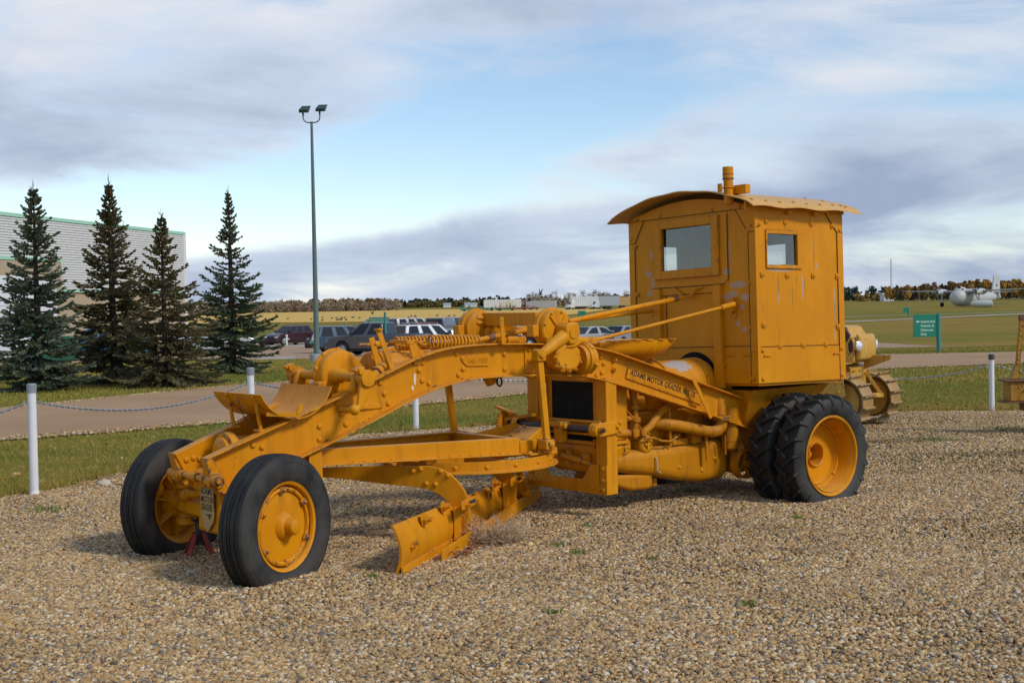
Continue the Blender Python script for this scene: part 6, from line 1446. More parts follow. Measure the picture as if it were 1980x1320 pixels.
# ---- dumpster
DG = simple('dumpster_green', (.012, .10, .055), .5, var=.15)
DU = empty('dumpster', gz(-26.6, 81, 0), R(8)); tag(DU, 'dark green steel dumpster behind the leftmost spruce', 'dumpster')
m = MB(); m.prism([(-1.6, .1), (.9, .1), (.9, 1.35), (.45, 1.5), (-1.6, 1.5)], 'y', -.9, .9); m.box(-1.65, .95, -.95, .95, 1.30, 1.36); m.build('bin', DG, DU, bevel=.02)
m = MB(); m.box(-1.8, -.3, -.8, .9, 1.5, 2.1); m.build('hopper', DG, DU, bevel=.03)
m = MB(); m.tube([(.2, -.95, .9), (.2, -1.05, .75), (.6, -1.05, .75), (.6, -.95, .9)], .03, 6); m.box(.15, .3, -.94, -.91, .45, .75); m.build('lift_pocket', GALV, DU)

# ================================================================== parked cars and the far background
TYR = simple('car_tyre', (.018, .018, .019), .8); RIMM = simple('alloy', (.42, .43, .45), .35, .8); CHR = simple('chrome', (.5, .5, .52), .2, .9); TAILR = simple('tail_red', (.35, .012, .015), .25, spec=.7); HEADL = simple('head_lamp', (.62, .64, .66), .15, spec=.8); CGL = simple('car_glass', (.010, .014, .016), .06, spec=.6); PLAS = simple('black_plastic', (.02, .02, .021), .6); ORNG = simple('amber', (.5, .15, .02), .3)
def carpaint(name, c): return simple(name, c, .30, .25, var=.05, coat=.6)
KINDS = {
 'sedan': dict(L=4.7, W=1.76, H=1.42, belt=[(-2.35, .50), (-2.36, .72), (-2.30, .93), (-1.60, .99), (1.0, .96), (1.85, .84), (2.25, .72), (2.35, .55)], gb=(-1.72, 1.12), gt=(-1.0, .32), wz=.32, wx=(-1.40, 1.42)),
 'suv': dict(L=4.6, W=1.86, H=1.76, belt=[(-2.30, .50), (-2.32, .80), (-2.27, 1.10), (1.0, 1.08), (1.95, 1.0), (2.25, .88), (2.30, .55)], gb=(-2.24, 1.12), gt=(-2.02, .42), wz=.37, wx=(-1.38, 1.42)),
 'boxy': dict(L=4.4, W=1.75, H=1.74, belt=[(-2.2, .50), (-2.2, 1.06), (.85, 1.06), (2.05, 1.0), (2.2, .92), (2.2, .55)], gb=(-2.15, .95), gt=(-2.06, .42), wz=.37, wx=(-1.35, 1.35)),
 'pickup': dict(L=5.9, W=2.0, H=1.93, belt=[(-2.95, .62), (-2.96, .95), (-2.94, 1.24), (1.45, 1.22), (2.55, 1.15), (2.88, 1.0), (2.95, .62)], gb=(-.85, 1.52), gt=(-.72, .72), wz=.41, wx=(-1.85, 1.85)),
 'wagon': dict(L=4.3, W=1.72, H=1.60, belt=[(-2.1, .50), (-2.15, .75), (-2.08, 1.08), (.9, 1.05), (1.7, .96), (2.05, .80), (2.15, .50)], gb=(-2.02, 1.05), gt=(-1.72, .25), wz=.34, wx=(-1.35, 1.35)),
}
def car(name, kind, col, x, y, hd, lab, dz=0.0, cap=None, spare=False, roofrack=False, sc=1.0, cat='car', grille=True):
    K = KINDS[kind]; C = empty(name, gz(x, y, .03 + dz), R(hd)); C.scale = (sc,) * 3; tag(C, lab, cat, 'vehicles in the parking lot')
    hw = K['W'] / 2; belt = K['belt']; wr = K['wz']; zb = .26 if kind in ('sedan', 'wagon') else .38
    # lower body outline with wheel arches
    low = [(belt[0][0], zb)]; 
    for wx in K['wx']:
        rr = wr + .07
        for a in np.linspace(math.pi - math.asin(min(.9, max(0, (zb - wr)) / rr)), math.asin(min(.9, max(0, (zb - wr)) / rr)), 11): low.append((wx + rr * math.cos(a), max(zb, wr + rr * math.sin(a))))
    low.append((belt[-1][0], zb))
    poly = low + list(reversed(belt))
    m = MB(); m.prism(poly, 'y', -hw, hw); body = m.build('body', col, C, bevel=.07, seg=3)
    m = MB(); m.box(belt[0][0] + .1, belt[-1][0] - .1, -hw + .12, hw - .12, zb - .1, zb + .45); m.build('underbody', PLAS, C)
    b0, b1 = K['gb']; t0, t1 = K['gt']; zb2 = np.interp(0, [p[0] for p in belt], [p[1] for p in belt]) - .03; H = K['H']; wb_, wt_ = hw - .06, hw - .26
    q = [Vector((b0, -wb_, zb2)), Vector((b1, -wb_, zb2)), Vector((b1, wb_, zb2)), Vector((b0, wb_, zb2)), Vector((t0, -wt_, H)), Vector((t1, -wt_, H)), Vector((t1, wt_, H)), Vector((t0, wt_, H))]
    m = MB(); m.hexa(q); cb = m.build('cabin', col, C, bevel=.06, seg=3)
    def pane(nm, a, b, c, d, inset, nrm, par=cb):
        a, b, c, d = Vector(a), Vector(b), Vector(c), Vector(d); ce = (a + b + c + d) / 4; P = []
        for p in (a, b, c, d): P.append(p + (ce - p).normalized() * inset + Vector(nrm) * .008)
        mm = MB(); mm.add(P + [p + Vector(nrm) * .006 for p in P], [(0, 1, 2, 3), (7, 6, 5, 4), (0, 4, 5, 1), (1, 5, 6, 2), (2, 6, 7, 3), (3, 7, 4, 0)]); return mm.build(nm, CGL, par)
    n_f = Vector((H - zb2, 0, b1 - t1)).normalized(); n_b = Vector((-(H - zb2), 0, t0 - b0)).normalized()
    pane('windscreen', q[1], q[2], q[6], q[5], .10, n_f); pane('rear_window', q[3], q[0], q[4], q[7], .10, n_b)
    for s in (1, -1):
        lo0, lo1, hi1, hi0 = (q[3], q[2], q[6], q[7]) if s > 0 else (q[0], q[1], q[5], q[4]); nr = Vector((0, s * (H - zb2), wb_ - wt_)).normalized()
        cuts = [0, .36, .66, 1] if kind in ('suv', 'boxy', 'wagon') else [0, .5, 1]
        for i in range(len(cuts) - 1):
            u0, u1 = cuts[i] + (.02 if i else .05), cuts[i + 1] - (.02 if i < len(cuts) - 2 else .05)
            pane('side_window', lo0.lerp(lo1, u0), lo0.lerp(lo1, u1), hi0.lerp(hi1, u1), hi0.lerp(hi1, u0), .10, nr)
        m = MB(); m.box(b1 - .42, b1 - .22, s * (hw + .02) - .08, s * (hw + .02) + .08, zb2 + .06, zb2 + .20); m.build('mirror', PLAS if kind != 'sedan' else col, C, bevel=.03)
        fx, rx_ = belt[-1][0], belt[0][0]; zf = belt[-2][1] - .10; zr = belt[1][1] + .05
        m = MB(); m.box(fx - .22, fx + .004, s * (hw - .22) - .17, s * (hw - .22) + .15, zf - .10, zf + .06); m.build('headlight', HEADL, C, bevel=.03)
        m = MB(); m.box(rx_ - .012, rx_ + .16, s * (hw - .14) - .13 * (1 if kind == 'sedan' else .2), s * (hw - .14) + .145, zr - .02 if kind == 'sedan' else zr - .08, zr + .14 if kind == 'sedan' else zr + .20); m.build('tail_light', TAILR, C, bevel=.02)
        for i, u in enumerate((.33, .62)): m = MB(); xx = b0 + (b1 - b0) * u; m.box(xx - .10, xx + .04, s * (hw + .004) - .012, s * (hw + .004) + .012, zb2 - .14, zb2 - .11); m.build('door_handle', col, C)
        for wx in K['wx']:
            m = MB(); m.lathe([(-.10, wr * .62), (-.11, wr * .9), (-.08, wr), (.08, wr), (.11, wr * .9), (.10, wr * .62)], (wx, s * (hw - .12), wr), (0, s, 0), 28); w = m.build('wheel', TYR, C, sharp=30)
            m = MB(); m.lathe([(.095, wr * .64), (.10, wr * .6), (.06, wr * .52), (.075, wr * .2), (.09, 0)], (wx, s * (hw - .12), wr), (0, s, 0), 20); m.build('rim', RIMM, w)
            for k in range(5):
                a = k * 1.2566; m = MB(); m.bar((wx + .1 * math.cos(a), s * (hw - .02), wr + .1 * math.sin(a)), (wx + wr * .6 * math.cos(a), s * (hw - .02), wr + wr * .6 * math.sin(a)), .05, .02, (0, 1, 0)); m.build('spoke', RIMM, w)
    fx, rx_ = belt[-1][0], belt[0][0]
    m = MB(); m.box(fx - .03, fx + .07, -hw + .08, hw - .08, zb + .02, zb + .24); m.build('bumper', col if kind in ('sedan', 'wagon') else CHR if kind == 'pickup' else PLAS, C, bevel=.03)
    m = MB(); m.box(rx_ - .08, rx_ + .03, -hw + .08, hw - .08, zb + .06, zb + .26); m.build('bumper', col if kind in ('sedan', 'wagon') else PLAS, C, bevel=.03)
    if grille: m = MB(); m.box(fx - .05, fx + .012, -hw * .55, hw * .55, zb + .28, belt[-2][1] - .12); m.build('grille', PLAS, C, bevel=.02)
    if kind == 'pickup':
        m = MB(); m.box(rx_ + .06, b0 - .03, -hw + .10, hw - .10, 1.225, 1.258); m.build('bed_cover', PLAS, C, bevel=.01)
        if cap: 
            m = MB(); m.hexa([(rx_ + .03, -hw + .06, 1.24), (b0 - .02, -hw + .06, 1.24), (b0 - .02, hw - .06, 1.24), (rx_ + .03, hw - .06, 1.24), (rx_ + .15, -hw + .2, 1.93), (b0 - .02, -hw + .2, 1.93), (b0 - .02, hw - .2, 1.93), (rx_ + .15, hw - .2, 1.93)]); cp = m.build('canopy', cap, C, bevel=.05)
            m = MB(); m.hexa([(rx_ + .035, -hw + .22, 1.33), (rx_ + .06, -hw + .22, 1.33), (rx_ + .06, hw - .22, 1.33), (rx_ + .035, hw - .22, 1.33), (rx_ + .125, -hw + .30, 1.83), (rx_ + .15, -hw + .30, 1.83), (rx_ + .15, hw - .30, 1.83), (rx_ + .125, hw - .30, 1.83)]); m.build('canopy_window', CGL, cp)
    if spare: m = MB(); m.lathe([(0, 0), (0, .32), (.10, .35), (.20, .33), (.21, 0)], (rx_ - .02, .05, .98), (-1, 0, 0), 24); m.build('spare_wheel', TYR, C)
    if roofrack:
        for s in (1, -1): m = MB(); m.tube([(t0 + .1, s * (wt_ - .08), H), (t0 + .2, s * (wt_ - .08), H + .07), (t1 - .3, s * (wt_ - .08), H + .07), (t1 - .2, s * (wt_ - .08), H)], .02, 6); m.build('roof_rail', PLAS, C)
    return C
c_dark = carpaint('charcoal_paint', (.090, .096, .112)); c_maroon = carpaint('maroon_paint', (.055, .018, .030)); c_white = carpaint('white_paint', (.60, .61, .62)); c_red = carpaint('red_paint', (.30, .022, .03)); c_beige = carpaint('beige_paint', (.50, .49, .44)); c_silver = carpaint('silver_paint', (.36, .35, .34)); c_sb = carpaint('blue_silver_paint', (.24, .27, .32)); c_grey = carpaint('grey_paint', (.13, .14, .16)); c_blue = carpaint('blue_paint', (.03, .17, .32)); c_navy = carpaint('navy_paint', (.05, .085, .13)); c_black = carpaint('black_paint', (.014, .014, .016)); c_white2 = carpaint('cool_white_paint', (.55, .57, .60))
car('pickup_truck', 'pickup', c_dark, -7.85, 80, 157, 'dark charcoal pickup facing left, the nearest parked vehicle', cat='pickup')
car('station_wagon', 'wagon', c_maroon, -18.7, 115, 232, 'dark maroon small wagon with roof rails parked alone on the left', roofrack=True)
car('suv_car', 'suv', c_navy, -10.9, 91, 20, 'dark blue SUV half hidden behind the dark pickup bonnet', dz=.0)
car('sedan_car', 'sedan', c_white2, -8.6, 102, 10, 'white low car just showing over the dark pickup bed', dz=.0)
car('suv_car', 'suv', c_white, -5.15, 85.5, 34, 'white SUV seen from the rear beside the dark pickup', roofrack=True)
car('suv_car', 'boxy', c_beige, -8.4, 118, 40, 'old cream coloured off-roader with a spare wheel on its tail', spare=True, dz=.12, sc=1.1)
car('suv_car', 'suv', c_red, -6.3, 104, 28, 'red SUV between the white SUV and the cream off-roader', dz=.0, roofrack=True)
car('pickup_truck', 'pickup', c_grey, -5.2, 115, 66, 'grey pickup with a canopy behind the white SUV', cap=c_grey, cat='pickup', dz=.12)
car('sedan_car', 'sedan', c_sb, -3.9, 90, 30, 'blue grey sedan behind the far lift case of the grader', dz=.0)
car('suv_car', 'suv', c_black, -.55, 86, 24, 'black SUV partly hidden by the grader cross beam', dz=.0)
car('sedan_car', 'sedan', c_sb, .45, 100, 24, 'pale blue sedan behind the upright strap of the grader')
car('sedan_car', 'sedan', c_white, 2.0, 108, 40, 'white sedan tail showing left of the near lift case', dz=.1, sc=1.1)
car('sedan_car', 'sedan', c_silver, 5.45, 90, 42, 'silver sedan seen from the rear between the control shafts', dz=.0)
car('sedan_car', 'sedan', c_sb, 7.6, 91, 48, 'blue silver sedan partly hidden by the grader cab', dz=.0)
car('pickup_truck', 'pickup', c_blue, -24.9, 83, 195, 'bright blue pickup behind the second spruce', cat='pickup')
car('pickup_truck', 'pickup', carpaint('pale_silver_paint', (.42, .43, .45)), -19.9, 90, 20, 'silver pickup behind the third spruce', cat='pickup')

# little things on the lot
DRUM = empty('roller_drum', gz(-15.1, 103.5), 0); tag(DRUM, 'black barrel with a blue mark lying behind the lamp post', 'barrel')
m = MB(); m.lathe([(-.55, 0), (-.55, .30), (-.5, .34), (-.2, .35), (.2, .35), (.5, .34), (.55, .30), (.55, 0)], (0, 0, .33), (1, 0, 0), 24); m.build('barrel', PLAS, DRUM)
m = MB(); m.box(-.18, .08, -.36, -.352, .38, .55); m.build('blue_mark', simple('cyan', (.02, .35, .5), .5), DRUM)
TB = empty('tyre_stack', gz(-21.1, 117), 0); tag(TB, 'dark tyre lying left of the maroon wagon', 'tyre'); m = MB(); m.lathe([(-.5, .2), (-.5, .36), (.5, .36), (.5, .2)], (0, 0, .34), (1, 0, 0), 20); m.build('tyre', PLAS, TB)
HY = empty('white_post', gz(-18.2, 110.5)); tag(HY, 'short white pipe post in front of the maroon wagon', 'post'); m = MB(); m.cyl((0, 0, 0), (0, 0, .85), .07, n=12); m.build('post', WHITE, HY); m = MB(); m.box(-.22, .22, -.05, .05, .55, .66); m.cyl((0, 0, .8), (0, 0, .95), .10, n=12); m.build('cross_arm', WHITE, HY)
for i, (x, y) in enumerate(((-19.4, 109), (-17.1, 108.5), (-14.8, 108), (-12.0, 69.6))):
    m = MB(); m.prism([(-.12, 0), (.12, 0), (.08, .14), (-.08, .14)], 'x', -.95, .95); k = m.build('parking_block', CONC, loc=gz(x, y, .03), bevel=.01); tag(k, ('concrete parking block left of the white pipe post', 'concrete parking block between the white pipe post and the barrel', 'concrete parking block right of the lamp post', 'concrete parking block at the near lot edge by the lamp post')[i], 'parking block', 'concrete parking blocks')
EB = empty('utility_box', gz(-17.0, 176)); tag(EB, 'pale green utility cabinet in the grass beyond the lot', 'cabinet')
m = MB(); m.box(-1.25, 1.25, -.9, .9, 0, 1.5); m.build('cabinet', simple('box_green', (.12, .27, .19), .6), EB, bevel=.03); m = MB(); m.box(-1.3, 1.3, -.95, .95, 1.5, 1.58); m.build('lid', simple('box_lid', (.25, .40, .33), .6), EB)
m = MB(); m.box(-1.9, -1.32, -.6, .6, 0, 1.3); m.build('side_cabinet', simple('box_cream', (.5, .5, .42), .6), EB, bevel=.03)
# ---- far yard: box trailers, lorries, farm machinery
TW = simple('trailer_white', (.62, .63, .63), .5, var=.06); TS = simple('trailer_silver', (.45, .46, .47), .4, .3, var=.08); TO = simple('trailer_orange', (.60, .33, .08), .5)
def trailer(x, y, L, H, mat, rz, lab, base=1.0):
    t = empty('box_trailer', gz(x, y), R(rz)); tag(t, lab, 'trailer', 'box trailers in the far yard')
    m = MB(); m.box(-L / 2, L / 2, -1.25, 1.25, base, base + H); b = m.build('box', mat, t, bevel=.04)
    nrib = int(L / .8)
    m = MB()
    for i in range(nrib + 1): X = -L / 2 + .05 + (L - .1) * i / nrib; m.box(X - .05, X + .05, -1.29, -1.2501, base + .1, base + H - .1)
    m.build('side_ribs', TS, b)
    for X in (-L / 2 + 1.2, -L / 2 + 2.4):
        m = MB(); m.cyl((X, -1.2, .5), (X, 1.2, .5), .5, n=16); m.build('wheel', TYR, t)
    return t
trailer(-3.3, 512, 14, 3.0, TW, 6, 'white box trailer at the left of the far yard'); trailer(11.5, 524, 11.5, 2.7, TS, -12, 'ribbed silver trailer right of the white one', .6)
trailer(25.5, 480, 10, 3.4, TW, 15, 'white trailer behind the lorry at the far right yard'); trailer(33.5, 486, 10, 3.4, TS, 3, 'silver trailer in the middle of the far lorries'); trailer(40.5, 490, 5.5, 3.0, TO, 0, 'orange trailer end beside the far machinery')
def lorry(x, y, rz, col, lab):
    t = empty('lorry', gz(x, y), R(rz)); tag(t, lab, 'truck', 'lorries in the far yard')
    m = MB(); m.prism([(-1.4, .6), (1.3, .6), (1.3, 1.5), (.2, 1.7), (-.1, 2.7), (-1.4, 2.8)], 'y', -1.1, 1.1); m.build('cab', col, t, bevel=.06)
    m = MB(); m.hexa([(.2, -.9, 1.75), (.24, -.9, 1.75), (.24, .9, 1.75), (.2, .9, 1.75), (-.06, -.9, 2.6), (-.02, -.9, 2.6), (-.02, .9, 2.6), (-.06, .9, 2.6)]); m.build('windscreen', CGL, t); m = MB(); m.box(-1.1, -.2, -1.12, -1.101, 1.75, 2.5); m.build('side_window', CGL, t)
    m = MB(); m.box(-6, -1.4, -.9, .9, .7, 1.0); m.build('chassis', PLAS, t)
    for X in (.7, -4, -5.2): m = MB(); m.cyl((X, -1.15, .5), (X, 1.15, .5), .5, n=16); m.build('wheel', TYR, t)
lorry(20.0, 468, 205, c_white, 'white lorry cab at the left of the far lorries'); lorry(27.6, 455, 200, c_white2, 'small white lorry with a flatbed in front of the far trailers')
MG = simple('machine_green', (.05, .20, .14), .6, var=.3); MR = simple('machine_red', (.22, .05, .035), .6, var=.4); MY = simple('machine_cream', (.55, .52, .30), .6)
for i, (x, y, w, h_, mat, lab) in enumerate([(-13.5, 470, 8, 2.3, MG, 'green harrow machine at the left of the far yard'), (-8.5, 478, 5, 1.6, MG, 'low green seeding machine in the far yard'), (-2.0, 470, 7, 2.6, MR, 'folded red cultivator in front of the white trailer'), (2.5, 474, 6, 2.0, MR, 'low red cultivator right of the folded one'), (8.2, 500, 3.5, 1.4, MR, 'dark red tank between the two trailers'), (44.5, 478, 7, 2.2, simple('machine_dark', (.05, .04, .04), .7), 'dark wreckage of machinery at the right of the far lorries'), (-1.8, 466, 6, .9, MG, 'long low green frame in front of the red cultivators')]):
    t = empty('farm_machine', gz(x, y)); tag(t, lab, 'machine', 'farm machinery in the far yard'); r2 = random.Random(i)
    m = MB(); m.box(-w / 2, w / 2, -.8, .8, .35, .55 + h_ * .15); m.build('frame', mat, t)
    for k in range(9):
        m = MB(); X = r2.uniform(-w / 2, w / 2); m.bar((X, r2.uniform(-.8, .8), .4), (X + r2.uniform(-1.2, 1.2), r2.uniform(-.8, .8), h_ * r2.uniform(.6, 1)), .22, .22); m.build('boom', mat if k % 3 else MY if mat is MR and i == 2 else RUST, t)
    for X in (-w / 3, w / 3): m = MB(); m.cyl((X, -1, .4), (X, -.7, .4), .4, n=12); m.build('wheel', TYR, t)
m = MB(); m.box(-3.0, 3.0, 462.0 - 462, .3, .0, 0.02)
SEED = empty('seed_rack', gz(-1.6, 468)); tag(SEED, 'row of cream seed boxes above the red cultivator', 'machine', 'farm machinery in the far yard')
for i in range(8): m = MB(); X = -2.4 + i * .62; m.hexa([(X, -.3, 1.6), (X + .28, -.3, 1.6), (X + .28, .3, 1.6), (X, .3, 1.6), (X - .05, -.3, 3.3), (X + .33, -.3, 3.3), (X + .33, .3, 3.3), (X - .05, .3, 3.3)]); m.build('box', MY, SEED)
m = MB(); m.box(-2.7, 2.7, -.2, .2, 1.4, 1.6); m.build('rail', MR, SEED)

# ---- aeroplane
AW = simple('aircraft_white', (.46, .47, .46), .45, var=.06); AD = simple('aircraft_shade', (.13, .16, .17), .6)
A = empty('aeroplane', gz(98.6, 300, .1), R(205)); A.rotation_euler = (0, 0, R(-143)); tag(A, 'white twin engined high wing aeroplane parked on the far grass', 'aeroplane')
# local: +x forward
m = MB(); m.lathe([(2.8, 0), (2.7, .7), (2.3, 1.35), (1.5, 1.75), (.2, 1.9), (-5, 1.85), (-9, 1.4), (-13, .7), (-14.5, .35), (-14.6, 0)], (0, 0, 2.0), (1, 0, 0), 28); m.build('fuselage', AW, A, sharp=50)
m = MB(); m.sph((.2, 0, 3.6), 1.05, 16, 10, (1.7, 1.0, .75)); ck = m.build('cockpit', AW, A)
m = MB(); m.lathe([(1.0, .88), (1.55, .62)], (0, 0, 3.62), (1, 0, 0), 14, R(10), R(170)); m.build('cockpit_glass', CGL, ck)
m = MB(); m.box(.3, 1.0, -1.0, 1.0, 3.62, 3.95); m.build('cockpit_side_glass', CGL, ck)
for s in (1, -1):
    m = MB(); m.hexa([(1.0 - .6, s * 1.2, 3.15), (-2.6, s * 1.2, 3.15), (-1.7, s * 15.5, 3.55), (-.2, s * 15.5, 3.55), (1.0 - .6, s * 1.2, 3.55), (-2.6, s * 1.2, 3.38), (-1.7, s * 15.5, 3.62), (-.2, s * 15.5, 3.70)]); m.build('wing', AW, A, bevel=.05)
    m = MB(); m.hexa([(.2, s * 1.9, 3.14), (-2.4, s * 1.9, 3.14), (-1.7, s * 15, 3.53), (-.4, s * 15, 3.53), (.2, s * 1.9, 3.149), (-2.4, s * 1.9, 3.149), (-1.7, s * 15, 3.545), (-.4, s * 15, 3.545)]); m.build('wing_under_shade', AD, A)  # dark slab whose colour stands in for the shade under the wing
    m = MB(); m.lathe([(2.1, 0), (2.0, .55), (1.2, .72), (-1.0, .65), (-2.4, .2), (-2.5, 0)], (0, s * 4.9, 3.25), (1, 0, 0), 20); ng_ = m.build('engine', AW, A)
    m = MB(); m.lathe([(2.1, .5), (2.14, 0)], (0, s * 4.9, 3.25), (1, 0, 0), 16); m.build('engine_face', AD, ng_)
    for k in range(4):
        a = k * math.pi / 2 + .5; m = MB(); m.bar((2.35, s * 4.9, 3.25), (2.35, s * 4.9 + 1.9 * math.cos(a), 3.25 + 1.9 * math.sin(a)), .22, .04, (0, -math.sin(a), math.cos(a))); m.build('propeller_blade', AD, ng_)
    m = MB(); m.lathe([(2.3, .18), (2.6, .05), (2.65, 0)], (0, s * 4.9, 3.25), (1, 0, 0), 12); m.build('spinner', simple('brass', (.6, .5, .2), .3, .6), ng_)
    m = MB(); m.cyl((.3, s * 4.7, 2.8), (.3, s * 4.7, .6), .14, n=8); m.build('gear_strut', AW, A); m = MB(); m.cyl((.3, s * 4.5, .5), (.3, s * 4.9, .5), .5, n=16); m.build('wheel', TYR, A)
    m = MB(); m.hexa([(-12.2, s * .3, 3.0), (-14.2, s * .3, 3.0), (-14.0, s * 4.8, 3.1), (-13.0, s * 4.8, 3.1), (-12.2, s * .3, 3.2), (-14.2, s * .3, 3.15), (-14.0, s * 4.8, 3.16), (-13.0, s * 4.8, 3.2)]); m.build('tailplane', AW, A)
m = MB(); m.prism([(-11.2, 2.4), (-12.3, 6.6), (-12.9, 7.0), (-13.9, 7.0), (-14.4, 6.4), (-14.6, 2.2)], 'y', -.16, .16); fin = m.build('fin', AW, A, bevel=.06)
m = MB(); m.lathe([(.165, .30), (.168, 0)], (-13.2, 0, 4.6), (0, 1, 0), 14); m.lathe([(.165, .30), (.168, 0)], (-13.2, 0, 4.6), (0, -1, 0), 14); m.build('fin_mark', simple('navy_mark', (.03, .03, .10), .6), fin)
A2 = empty('small_aeroplane', gz(92.5, 268, .05), R(-20)); tag(A2, 'small white aircraft fuselage under the wing of the big aeroplane', 'aeroplane')
m = MB(); m.lathe([(-2.4, 0), (-2.3, .35), (-1.2, .68), (.8, .72), (1.6, .6), (1.75, 0)], (0, 0, .85), (1, 0, 0), 20); m.build('fuselage', AW, A2, sharp=50); m = MB(); m.box(.6, 4.4, -.25, .25, .78, .88); m.build('tail_boom', AD, A2); m = MB(); m.box(-.3, -.1, -.1, .1, 1.5, 1.85); m.build('mast', AW, A2)

# ---- radio mast
MA = empty('radio_mast', gz(250, 900)); tag(MA, 'thin distant lattice radio mast above the autumn trees', 'mast')
for s in range(3):
    a = s * 2.094; m = MB(); m.cyl((.5 * math.cos(a), .5 * math.sin(a), 0), (.5 * math.cos(a), .5 * math.sin(a), 27), .09, n=5); m.build('leg', GALV, MA)
m = MB()
for k in range(26):
    for s in range(3): a, b = s * 2.094, (s + 1) * 2.094; m.cyl((.5 * math.cos(a), .5 * math.sin(a), k + .3), (.5 * math.cos(b), .5 * math.sin(b), k + 1.3), .05, n=4)
m.build('lattice', GALV, MA)
# ---- birds
BRD = simple('bird_dark', (.03, .03, .032), .8)
for i, (u, v, d, fl) in enumerate(((1024, 581, 150, .5), (1047, 569, 140, .8), (963, 573, 160, .25), (721, 606, 190, .6))):
    x = (u - 990) / 2645.1 * d; z = 1.723 + (587.5 - .0188 * (u - 990) - v) / 2645.1 * d
    b = empty('flying_bird', (x, d, z), R((20, 200, 160, 40)[i])); b.scale = (.7, .7, .7); tag(b, ('dark bird flying lowest right above the trailers', 'dark bird flying highest, left of the lorries', 'dark bird flying above the left trailer', 'dark bird low over the stubble field')[i], 'bird', 'birds over the field')
    m = MB(); m.lathe([(-.35, .02), (-.2, .09), (.1, .10), (.3, .06), (.42, .02), (.45, 0)], (0, 0, 0), (1, 0, 0), 8); m.build('body', BRD, b)
    for s in (1, -1):
        m = MB(); m.hexa([(-.12, s * .05, 0), (.16, s * .05, 0), (.10, s * .36, .55 * fl), (-.08, s * .36, .55 * fl), (-.12, s * .05, .03), (.16, s * .05, .03), (.10, s * .36, .55 * fl + .03), (-.08, s * .36, .55 * fl + .03)])
        m.hexa([(-.08, s * .36, .55 * fl), (.10, s * .36, .55 * fl), (-.08, s * .70, 1.0 * fl), (-.16, s * .70, 1.0 * fl), (-.08, s * .36, .55 * fl + .03), (.10, s * .36, .55 * fl + .03), (-.08, s * .70, fl + .02), (-.16, s * .70, fl + .02)]); m.build('wing', BRD, b)
# resting geese in the stubble
r3 = random.Random(77); GE = []
m = MB()
for i in range(45):
    x = r3.uniform(-60, -8); y = r3.uniform(245, 300); z = terr(y) + .1; m.sph((x, y, z + .25), .17, 6, 4, (1.4, .7, .8)); m.cyl((x + .15, y, z + .25), (x + .22, y, z + .5), .04, n=4)
ge = m.build('resting_geese', BRD); tag(ge, 'scattered dark geese resting at the edge of the stubble field', kind='stuff')

# ---- far woods
def leafm(name, a, b, c):
    m = NT(name); n = m.noise(m.coord('World'), .12, 3); f = m.noise(m.coord('World'), .9, 3); col = m.mix(m.rng(n, .35, .65), a, b); col = m.mix(m.rng(f, .5, .7), col, c); m.set(Base_Color=col, Roughness=.9, Specular_IOR_Level=.1); return m.mat
FW = {'aut': leafm('autumn_leaves', (.40, .22, .05), (.48, .28, .07), (.30, .20, .06)), 'olive': leafm('olive_leaves', (.17, .145, .05), (.21, .165, .06), (.13, .12, .05)), 'dark': leafm('dark_conifer', (.05, .07, .06), (.068, .088, .074), (.06, .075, .062)), 'bare': leafm('bare_twigs', (.30, .235, .175), (.36, .28, .20), (.25, .20, .155)), 'rust': leafm('rust_leaves', (.28, .155, .05), (.23, .135, .05), (.19, .125, .055))}  # dark conifer tones lightened in the colour in place of distance haze
def crown(V, F, x, y, z0, H, Wd, n, kind, r, q=.6):
    for i in range(n):
        t = r.random()
        if kind == 'dark': rad = Wd * (1 - t) ** .8
        else: rad = Wd * math.sqrt(max(.02, 1 - (2 * t - 1.05) ** 2)) * (.8 + .3 * math.sin(7 * t + x))
        a = r.random() * 6.28; rr = rad * math.sqrt(r.random()); c = Vector((x + rr * math.cos(a), y + rr * math.sin(a), z0 + H * (.10 + .88 * t)))
        s = q * r.uniform(.5, 1.2); u = Vector((r.uniform(-1, 1), r.uniform(-1, 1), r.uniform(-.6, .6))).normalized() * s; v = Vector((r.uniform(-1, 1), r.uniform(-1, 1), r.uniform(-.2, 1))).normalized() * s * (1.3 if kind != 'bare' else 2.2); 
        if kind == 'bare': u *= .28
        b = len(V); V.extend([c - u - v * .5, c + u * .7 - v, c + u + v * .4, c - u * .6 + v]); F.append((b, b + 1, b + 2, b + 3))
def wood(name, spec, mat, kind, lab, seed, n=60, q=.7):
    r = random.Random(seed); V = []; F = []
    for (x0, x1, y0, y1, cnt, h0, h1) in spec:
        for i in range(cnt):
            x, y = r.uniform(x0, x1), r.uniform(y0, y1); H = r.uniform(h0, h1); crown(V, F, x, y, terr(y), H, H * (.26 if kind == 'dark' else .36), n, kind, r, q)
    o = raw(name, [tuple(v) for v in V], np.array(F), FW[mat]); tag(o, lab, kind='stuff'); return o
def px(u, d): return (u - 990) / 2645.1 * d
